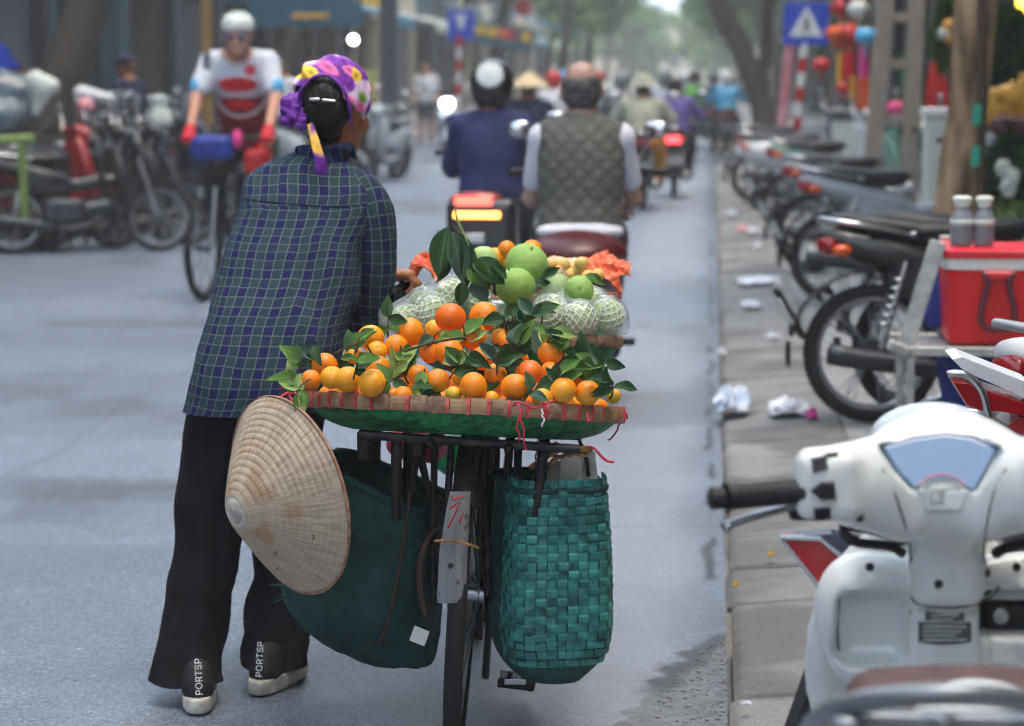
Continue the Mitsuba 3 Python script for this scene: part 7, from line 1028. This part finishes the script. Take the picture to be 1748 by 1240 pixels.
bs = thing('blue_sign', 'blue road sign with white mark on a striped pole on the far left kerb', 'road sign'); c = P(787, 43, 47); u_ = S(47); part(bs, 'board', box(c, (46 * u_, .03, 52 * u_), .006), 'paint_blue', False); part(bs, 'mark', cat([box(c + [0, -.02, 5 * u_], (9 * u_, .01, 22 * u_)), box(c + [0, -.02, 13 * u_], (20 * u_, .01, 7 * u_))]), 'paint_white', False); a, b = P(779, 246, 47), P(784, 60, 47)
for i in range(9): part(bs, 'pole_band', cyl(a + (b - a) * i / 9, a + (b - a) * (i + 1) / 9, .05, None, 12), 'paint_white' if i % 2 else 'paint_red')
ys = thing('shop_sign', 'hanging shop sign with yellow and red blocks of lettering on blue', 'sign'); c = P(862, 62, 60); u_ = S(60); part(ys, 'board', xf(box((0, 0, 0), (104 * u_, .06, 40 * u_), .01), mv(*c) @ rot('y', 9)), 'teal_sign', False)
for x, w, m in ((-42, 16, 'paint_yellow'), (-22, 18, 'paint_yellow'), (-2, 18, 'orange_cloth'), (14, 9, 'paint_red'), (36, 16, 'paint_yellow')): part(ys, 'letter_block', xf(box((x * u_, -.04, 4 * u_), (w * u_, .02, 17 * u_), .004), mv(*c) @ rot('y', 9)), m, False)
k = thing('banner', 'small red round sign hanging high beyond the shop sign', 'sign'); put(k, xf(cyl((0, 0, -.03), (0, 0, .03), 15 * S(64), None, 24), mv(*P(893, 12, 64)) @ rot('x', 90)), 'paint_red', 30)
k = thing('awning', 'pale awning over the far left pavement', 'awning'); put(k, xf(box((0, 0, 0), (2.6, 3.2, .05), .01), mv(*P(850, 30, 66)) @ rot('y', 16)), 'pale', False); k = thing('awning', 'pale blue awning beyond the hanging shop sign', 'awning'); put(k, xf(box((0, 0, 0), (2.4, 3.0, .05), .01), mv(*P(925, 40, 84)) @ rot('y', 16)), 'skyblue', False)
k = thing('menu_board', 'yellow green menu board standing at the far left kerb', 'board'); c = P(632, 156, 40); part(k, 'panel', box(c, (24 * S(40), .05, 68 * S(40)), .008), 'lime_board', False); part(k, 'leg', cat([cyl(c + [s * .08, 0, -.3], [c[0] + s * .09, c[1], .08], .015) for s in (-1, 1)]), 'brown'); pri('lime_board', speck((150, 160, 84), (186, 186, 110), 3.0), .6); part(k, 'print', box(c + [0, -.03, -.04], (12 * S(40), .006, 30 * S(40))), 'orange_cloth', False)
k = thing('street_bulb', 'lit white bulb hanging in front of the far left shops', 'lamp'); kk = name(k + '__bulb'); c = P(603, 68, 44); scene[kk] = mikit.ply(ball(c, .062, 2), 'black', True, emitter={'type': 'area', 'radiance': {'type': 'rgb', 'value': [16, 18.5, 19.5]}}); part(k, 'socket', cyl(c + [0, 0, .06], c + [0, 0, .14], .03), 'black'); part(k, 'cord', cyl(c + [0, 0, .14], c + [0, 0, 1.6], .006), 'black')
k = thing('yellow_door', 'yellow painted door panel behind the cyclist', 'door'); c = P(352, 62, 31); put(k, box((c[0], c[1], 1.35), (.12, .06, 2.4), .01), 'gold_dim'); pri('gold_dim', (150, 118, 62), .7)
if 1: pass
if 0: put(k, box((0, 0, 0), (1, 1, 1)), 'gold', False); k = thing('orange_board', 'orange and blue board above the cyclist\'s helmet', 'board'); put(k, box(P(420, 4, 32), (.7, .06, .16), .01), 'gold_dim', False)
for (px, w, m, lb) in ((566, .22, 'brown', 'brown door post under the teal sign behind the woman'), (528, .2, 'brown', 'brown shutter post left of the other, behind the woman'), (664, .3, 'shutter', 'slate door leaf right of the bulb')): k = thing('door_post', lb, 'post'); c = P(px, 130, 43); put(k, box((c[0], c[1], 1.4), (w, .1, 2.7), .01), m, False)
k = thing('teal_board', 'teal shop board with a yellow line above the woman', 'sign'); c = P(520, 22, 42.5); part(k, 'panel', box(c, (1.9, .08, .46), .01), 'teal_sign', False); part(k, 'stripe', box(c + [.1, -.05, -.05], (.6, .02, .08)), 'gold', False)
# ---------------------------------------------------------------- litter
pri('litter_white', speck((196, 200, 210), (226, 228, 234), 14.0), .5, spec=.5); pri('litter_blue', speck((176, 196, 220), (216, 220, 232), 12.0), .5); pri('litter_pink', (206, 60, 150), .5); pri('dry_leaf', (186, 150, 60), .8)
def litter(label, px, py, w, d, h, m, seed, nm='litter'):
    k = thing(nm, label, 'litter'); c = G(px, py, .06); n = 16; x, y = np.meshgrid(np.linspace(-1, 1, n), np.linspace(-1, 1, n)); r = np.hypot(x, y); p = np.stack([x.ravel(), y.ravel(), 0 * x.ravel()], 1); z = h * (np.maximum(0, meshkit.fbm(p * 2.6 + seed) * 1.5 - .25) * np.clip(1.35 - r.ravel(), 0, 1) + .05); jit = (np.stack([meshkit.fbm(p * 3 + seed + 5), meshkit.fbm(p * 3 + seed + 9)], 1) - .5) * .5
    v = np.stack([c[0] + (x.ravel() * np.minimum(1, 1.1 / (r.ravel() + .35)) + jit[:, 0]) * w / 2, c[1] + (y.ravel() * np.minimum(1, 1.1 / (r.ravel() + .35)) + jit[:, 1]) * d / 2, c[2] + .004 + z], 1); t = tm(v, grid_faces(n, n, False)); b = tm(v - [0, 0, .003], grid_faces(n, n, False)[:, ::-1]); put(k, cat([t, b]), m, False)
for i, a in enumerate((('crumpled pale blue plastic wrapper on the kerb, left of the other big one', 1250, 700, .20, .34, .12, 'litter_blue'), ('crumpled white plastic bag on the kerb beside the black wheel', 1345, 708, .21, .30, .11, 'litter_white'), ('magenta scrap at the edge of the white bag', 1386, 716, .06, .12, .06, 'litter_pink'), ('long flattened white wrapper farther up the kerb', 1296, 484, .36, .5, .07, 'litter_white'), ('small white scrap on the kerb beyond the long wrapper', 1292, 424, .1, .2, .05, 'litter_white'), ('small pink scrap far up the kerb', 1268, 394, .14, .3, .05, 'faded_pink'), ('white scrap beside the pink one far up the kerb', 1288, 397, .16, .3, .06, 'litter_white'), ('pale blue scrap far up the kerb', 1248, 368, .16, .4, .06, 'litter_blue'), ('white paper cup scrap in the middle of the kerb', 1284, 524, .16, .3, .05, 'litter_white'), ('tiny white scrap near the black wheel', 1331, 522, .06, .1, .05, 'litter_white'), ('white scrap on the kerb below the mudguard', 1320, 580, .08, .12, .06, 'litter_white'), ('white tissue at the outer edge of the kerb', 1233, 606, .05, .12, .05, 'litter_white'), ('dry yellow leaf on the kerb beside the scooter grip', 1316, 950, .022, .05, .02, 'dry_leaf'), ('dry orange leaf in the gutter', 1256, 1002, .02, .04, .02, 'dry_leaf'), ('thin white strip on the near kerb stone', 1275, 1205, .035, .02, .012, 'litter_white'))): litter(*a, seed=i * 3.7)
grt = name('gutter_grit'); labels[grt] = {'kind': 'stuff'}; rg_ = np.random.default_rng(31); gm = []
for _ in range(260):
    y = rg_.uniform(5.3, 6.7); x = rg_.uniform(.03 - .15 * min(1, (6.75 - y) / .55), .05); s = rg_.uniform(.0015, .0045); gm.append(box((x, y, s * .4), (s * 2, s * 1.6, s), s * .3))
scene[grt] = mikit.ply(cat(gm), 'pavement', False)
# ---------------------------------------------------------------- white scooter in the foreground
pri('scooter_white', (213, 216, 215), .12, spec=.55, clearcoat=.8, clearcoat_gloss=.94); pri('scooter_inner', speck((196, 200, 200), (206, 210, 210), 40.0), .4, spec=.4); pri('grip_black', speck((20, 20, 23), (32, 32, 36), 300.0, 2), .6, spec=.4); pri('seat_brown', speck((74, 50, 46), (92, 64, 58), 40.0), .5, spec=.4, bump=proc(lambda p, n, uv: .0008 * noise(p.x * 400, p.y * 400, p.z * 400)))
pri('dash_glass', (104, 132, 168), .06, spec=1.0, clearcoat=1.0, clearcoat_gloss=1.0); pri('satin_grey', (128, 134, 140), .3, metal=.55); pri('sticker', speck((66, 70, 74), (94, 98, 100), 160.0, 2), .5); pri('emblem', (186, 192, 196), .3, metal=.6)
ws = thing('scooter', 'white scooter in the right foreground with its handlebar and dashboard facing the camera', 'scooter')
YB = 3.78; W_ = lambda x, y, d=0.0: P(x, y, YB + d); XM = 1612
f = F(.015)
for s in (-1, 1):
    m_ = lambda x: XM + s * (x - XM) if s < 0 else x
    X = lambda x: x if s < 0 else 2 * XM - x
    f.cap(W_(X(1406), 818, -.02), W_(X(1480), 822, .03), .043, .05); f.box(W_(X(1412), 826, -.02), (.046, .04, .050), .02); f.cap(W_(X(1480), 822, .03), W_(X(1570), 815, .10), .05, .075, .05); f.cap(W_(X(1496), 800, .06), W_(X(1584), 768, .12), .03, .045, .04); f.cap(W_(X(1440), 850, -.01), W_(X(1540), 880, .04), .03, .04, .03)
f.ell(W_(1612, 812, .13), (.122, .11, .082), None, .03); f.ell(W_(1612, 776, .12), (.118, .10, .056), None, .025); f.cap(W_(1612, 860, .10), W_(1616, 990, .16), .062, .05, .04); f.box(W_(1618, 985, .15), (.052, .05, .045), .03, None, .03)
gpx = [(1508, 768), (1560, 748), (1612, 741), (1660, 748), (1706, 772), (1690, 800), (1664, 838), (1638, 826), (1612, 821), (1584, 824), (1560, 834), (1532, 806)]
pre = f.mesh(.012); hp_ = np.array([hit(pre, x, y, YB) for x, y in gpx]); A_ = np.c_[hp_[:, [0, 2]], np.ones(len(hp_))]; pl = np.linalg.lstsq(A_, hp_[:, 1], rcond=None)[0]; dash = lambda x, z: pl[0] * x + pl[1] * z + pl[2] + .014
g_w = np.array([P(x, y, float(h_[1])) for (x, y), h_ in zip(gpx, hp_)])[:, [0, 2]]; g_c = g_w.mean(0); g_big = g_c + (g_w - g_c) * 1.06
def polysd(q, poly):
    d = np.full(len(q), 1e9); ins = np.zeros(len(q), bool)
    for i in range(len(poly)):
        a, b = poly[i], poly[i - 1]; e = b - a; w = q - a; t = np.clip(w @ e / (e @ e), 0, 1); d = np.minimum(d, np.linalg.norm(w - t[:, None] * e, axis=1)); c = ((a[1] > q[:, 1]) != (b[1] > q[:, 1])) & (q[:, 0] < e[0] * (q[:, 1] - a[1]) / (e[1] + 1e-12) + a[0]); ins ^= c
    return np.where(ins, -d, d)
f.fun(lambda p: np.maximum(polysd(p[:, [0, 2]], g_big) - .002, p[:, 1] - dash(p[:, 0], p[:, 2])), (0, 0, 0), (0, 0, 0), .004, '-')
hcm = f.mesh(.0055, 1); hbk = part(ws, 'handlebar_cover', hcm, 'scooter_white', True)
SF = lambda x, y, o=-.0015: hit(hcm, x, y, YB) + [0, o, 0]
# instrument glass with its bezel, set in the hollow of the cover
g0 = np.array([[x, dash(x, z) - .003, z] for x, z in g_w]); cc = g0.mean(0)
part(ws, 'instrument_panel', capped([cc + (g0 - cc) * 1.04 + [0, .004, 0], cc + (g0 - cc) * 1.04 + [0, .001, 0]]), 'black', False); part(ws, 'instrument_panel__glass', capped([g0 + [0, .002, 0], g0 + [0, -.003, 0], cc + (g0 - cc) * .93 + [0, -.0065, 0]]), 'dash_glass', 40)
dz_ = lambda x, y: (lambda q: np.array([q[0], dash(q[0], q[2]) - .0105, q[2]]))(P(x, y, float(cc[1])))
dd_ = [(1606 + 44 * math.cos(a), 850 - 40 * math.sin(a)) for a in np.linspace(.16 * math.pi, .84 * math.pi, 12)]; dk = np.array([dz_(*q) + [0, .0022, 0] for q in dd_]); part(ws, 'instrument_panel__dial_face', plate(dk, dk + [0, .002, 0]), 'pale', False)
for a in np.linspace(.22 * math.pi, .78 * math.pi, 9): part(ws, 'instrument_panel__tick', tube([dz_(1606 + 40 * math.cos(a), 850 - 36 * math.sin(a)), dz_(1606 + 33 * math.cos(a), 850 - 29 * math.sin(a))], .0011, 4), 'black', False)

an = np.linspace(.2 * math.pi, .8 * math.pi, 14); part(ws, 'instrument_panel__dial', tube([dz_(1606 + 48 * math.cos(a), 852 - 44 * math.sin(a)) for a in an], .002, 5, .4), 'faded_pink', True)
bz = np.array([SF(x, y, -.003) for x, y in ((1566, 836), (1584, 826), (1612, 823), (1640, 828), (1656, 838), (1640, 872), (1582, 872))]); part(ws, 'emblem_plate', capped([bz + [0, .03, 0], bz, bz.mean(0) + (bz - bz.mean(0)) * .86 + [0, -.004, 0]]), 'scooter_white', False)
e0 = [(1586, 836), (1612, 835), (1613, 840), (1606, 846), (1613, 857), (1586, 858)]; en = np.array([SF(x, y, -.010) for x, y in e0]); part(ws, 'emblem_plate__emblem', plate(en, en + [0, .004, 0]), 'emblem', False); en2 = np.array([SF(x, y, -.0115) for x, y in ((1590, 840), (1604, 840), (1599, 846), (1605, 853), (1590, 853))]); part(ws, 'emblem_plate__emblem_field', plate(en2, en2 + [0, .003, 0]), 'scooter_white', False)
for (pts, nm) in (([(1384, 782), (1410, 777), (1414, 800), (1388, 808)], 'switch'), ([(1383, 838), (1400, 824), (1424, 822), (1428, 852), (1402, 854)], 'horn_button'), ([(1388, 868), (1418, 866), (1418, 887), (1390, 887)], 'turn_switch')):
    a = np.array([SF(x, y, -.004) for x, y in pts]); part(ws, nm, capped([a + [0, .02, 0], a, a.mean(0) + (a - a.mean(0)) * .8 + [0, -.006, 0]]), 'grip_black', 30)
part(ws, 'cover_gap', cyl(SF(1410, 778), SF(1430, 776), .004), 'black')
for s in (-1, 1):
    X = lambda x: x if s < 0 else 2 * XM - x
    g_ = part(ws, 'grip', tube([W_(X(1376), 838, -.035), W_(X(1366), 839, -.037), W_(X(1362), 839, -.038), W_(X(1300), 844, -.045), W_(X(1246), 849, -.05), W_(X(1240), 850, -.052)], [.024, .0245, .0195, .0185, .019, .022], 20), 'grip_black', 40); part(ws, g_.split('__')[1] + '__bar_end', tube([W_(X(1240), 850, -.052), W_(X(1236), 850, -.053), W_(X(1216), 852, -.055), W_(X(1212), 852, -.056)], [.013, .016, .0165, .012], 16), 'grip_black', 40)
    for q in range(9): part(ws, g_.split('__')[1] + '__ridge', xf(torus(.0188, .0012, 20, 5), frame(W_(X(1246), 849, -.05) - W_(X(1362), 839, -.038), (0, 0, 1), W_(X(1350 - q * 11), 840 + q * .9, -.0385 - q * .0013))), 'grip_black', True)
    part(ws, 'brake_lever', tube(smooth_path([W_(X(1390), 862, .0), W_(X(1350), 866, -.015), W_(X(1300), 878, -.03), W_(X(1250), 894, -.045), W_(X(1236), 901, -.05)], 16), np.r_[np.full(13, .0085), .0085, .0095, .0115], 10, .75), 'alu', True); part(ws, 'lever_perch', F(.01).box(W_(X(1380), 874, .0), (.03, .02, .012), .008).mesh(.006), 'grip_black', True)
# leg shield with its two pockets
f = F(.018); f.box(W_(1612, 1060, .26), (.185, .07, .105), .06); f.ell(W_(1455, 1040, .24), (.06, .07, .085)); f.ell(W_(1769, 1040, .24), (.06, .07, .085)); f.box(W_(1618, 1090, .20), (.056, .06, .075), .03, None, .02); f.cap(W_(1480, 966, .22), W_(1560, 985, .2), .022, .03); f.cap(W_(1744, 966, .22), W_(1664, 985, .2), .022, .03)
f.box(W_(1494, 1085, .16), (.060, .10, .062), .028, None, .012, '-'); f.box(W_(1728, 1056, .16), (.050, .09, .036), .02, None, .012, '-')
lsm = f.mesh(.006, 1); lsk = part(ws, 'leg_shield', lsm, 'scooter_white', True); both = cat([hcm, lsm])
for x, y in ((1467, 884), (1602, 997), (1485, 968), (1735, 968), (1683, 978)): part(ws, 'screw_hole', xf(cyl((0, 0, -.003), (0, 0, .003), .0066, None, 16), mv(*hit(both, x, y, YB + .1)) @ rot('x', 90)), 'black')
part(ws, 'panel_gap', tube(smooth_path([hit(both, x, y, YB + .1) + [0, -.0005, 0] for x, y in ((1556, 1018), (1566, 1030), (1590, 1036), (1618, 1037), (1646, 1036), (1672, 1029), (1682, 1016))], 24), .0022, 5), 'black', True); part(ws, 'panel_gap', tube(smooth_path([hit(both, x, y, YB + .1) for x, y in ((1438, 1000), (1432, 1030), (1430, 1070), (1432, 1110))], 16), .0016, 5), 'gunmetal', True)
part(ws, 'pocket', F(.02).box(W_(1722, 1056, .255), (.044, .02, .031), .012).mesh(.007), 'black', True); part(ws, 'pocket__lock', xf(lathe([(.001, .004), (.012, .003), (.013, -.004)], 18), mv(*W_(1708, 1052, .222)) @ rot('x', 90)), 'alu', 30)
for x0, y0, x1, y1, nm in ((1580, 1043, 1646, 1059, 'small_sticker'), (1568, 1062, 1658, 1096, 'warning_sticker')):
    s_ = np.linspace(0, 1, 9); pts = [(x0 + (x1 - x0) * t, y0 + 5 * math.sin(math.pi * t)) for t in s_] + [(x0 + (x1 - x0) * t, y1 + 5 * math.sin(math.pi * t)) for t in s_[::-1]]; a = np.array([hit(lsm, x, y, YB + .13) + [0, -.003, 0] for x, y in pts]); sy_ = float(a[:, 1].min()); a = np.array([P(x, y, sy_) for x, y in pts]); stk = part(ws, nm, plate(a, a + [0, .006, 0]), 'sticker', False)
    for q in range(2 if nm[0] == 's' else 4): yy = y0 + 5 + q * 7.5; part(ws, nm + '__print_line', capped([np.array([P(x, y, sy_ - .002 - e) for x, y in ((x0 + 8, yy + 2), (x1 - 8 - 9 * (q % 3), yy + 2), (x1 - 8 - 9 * (q % 3), yy + 4.5), (x0 + 8, yy + 4.5))]) for e in (0, .0012)]), 'pale', False)
part(ws, 'steering_boot', F(.02).cap(W_(1618, 1020, .2), W_(1618, 1045, .24), .05, .06).mesh(.009), 'black', True)
part(ws, 'cable', tube(smooth_path([W_(1440, 896, .05), W_(1452, 922, .08), W_(1500, 930, .12), W_(1540, 945, .16)], 12), .008, 7), 'black', True); part(ws, 'cable', tube(smooth_path([W_(1446, 900, .07), W_(1480, 905, .1), W_(1545, 925, .16)], 10), .007, 7), 'black', True); part(ws, 'cable', tube(smooth_path([W_(1700, 945, .16), W_(1730, 930, .12), W_(1780, 925, .08)], 10), .009, 7), 'black', True)
for xs in ((1506, 1530, 1546, 1554, 1556), (1718, 1694, 1684, 1682, 1682)): part(ws, 'panel_gap', tube(smooth_path([hit(both, x, y, YB + .1) for x, y in zip(xs, (800, 850, 900, 960, 1012))], 20), .0016, 5), 'gunmetal', True)
# floor, seat, tail, wheels
cx = P(1612, 900, YB)[0]; part(ws, 'floor_board', F(.03).box((cx, 3.62, .36), (.17, .30, .05), .03).mesh(.012), 'black', True)
part(ws, 'seat', F(.05).box((cx, 3.10, .665), (.16, .32, .045), .04).ell((cx, 3.36, .652), (.14, .14, .045)).mesh(.010), 'seat_brown', True)
part(ws, 'tail_body', F(.05).ell((cx, 3.08, .60), (.185, .40, .12)).ell((cx, 3.30, .50), (.175, .2, .2)).ell((cx, 3.12, .665), (.19, .36, .03)).mesh(.013), 'scooter_white', True)
part(ws, 'grab_rail', tube(smooth_path([P(1372, 1300, 2.98), P(1392, 1236, 2.86), P(1450, 1203, 2.78), P(1530, 1190, 2.74), P(1612, 1186, 2.73), P(1700, 1190, 2.74), P(1780, 1204, 2.78), P(1832, 1236, 2.86), P(1850, 1300, 2.98)], 40), .0155, 12, .8), 'satin_grey', True)
part(ws, 'grab_rail_plate', F(.02).box(P(1612, 1236, 2.80), (.125, .05, .012), .01, rot('x', -8)).box(P(1540, 1250, 2.76), (.04, .03, .03), .015, None, .008, '-').box(P(1684, 1250, 2.76), (.04, .03, .03), .015, None, .008, '-').mesh(.007), 'satin_grey', True)
bwheel(ws, mv(cx, 4.30, .23), R=.23, tw=.045, rim='gunmetal', spoke='gunmetal', n=5); bwheel(ws, mv(cx, 3.05, .23), R=.23, tw=.045, rim='gunmetal', spoke='gunmetal', n=5); part(ws, 'fork', cat([cyl((cx + s * .08, 4.30, .23), (cx + s * .07, 4.12, .62), .018) for s in (-1, 1)]), 'black'); part(ws, 'front_fender', F(.02).fun(lambda p: np.maximum(np.maximum(np.abs(np.hypot(p[:, 1] - 4.3, p[:, 2] - .23) - .27) - .006, np.abs(p[:, 0] - cx) - .075), -(p[:, 2] - .26)), (cx - .08, 4.0, .2), (cx + .08, 4.6, .55)).mesh(.013), 'scooter_white', True)
part(ws, 'front_apron', F(.05).ell((cx, 4.12, .55), (.19, .08, .26), rot('x', 12)).box((cx, 4.02, .55), (.24, .08, .4), .02, rot('x', 12), .02, '-').mesh(.014), 'scooter_white', True); part(ws, 'stand', cat([cyl((cx + s * .09, 3.25, .28), (cx + s * .14, 3.15, .075), .014) for s in (-1, 1)]), 'black'); part(ws, 'headlight', F(.02).ell((cx, 4.0, .93), (.10, .04, .06)).mesh(.01), 'clear_lens', True)
# ---------------------------------------------------------------- air
scene['air'] = {'type': 'homogeneous', 'albedo': .95, 'sigma_t': .0019, 'phase': {'type': 'isotropic'}}
labels['haze'] = {'kind': 'stuff'}
scene['haze'] = {'type': 'cube', 'to_world': T().translate([0, 420, 7.5]).scale([410, 490, 9.5]), 'bsdf': {'type': 'null'}, 'interior': {'type': 'ref', 'id': 'air'}}
scene['camera']['medium'] = {'type': 'ref', 'id': 'air'}
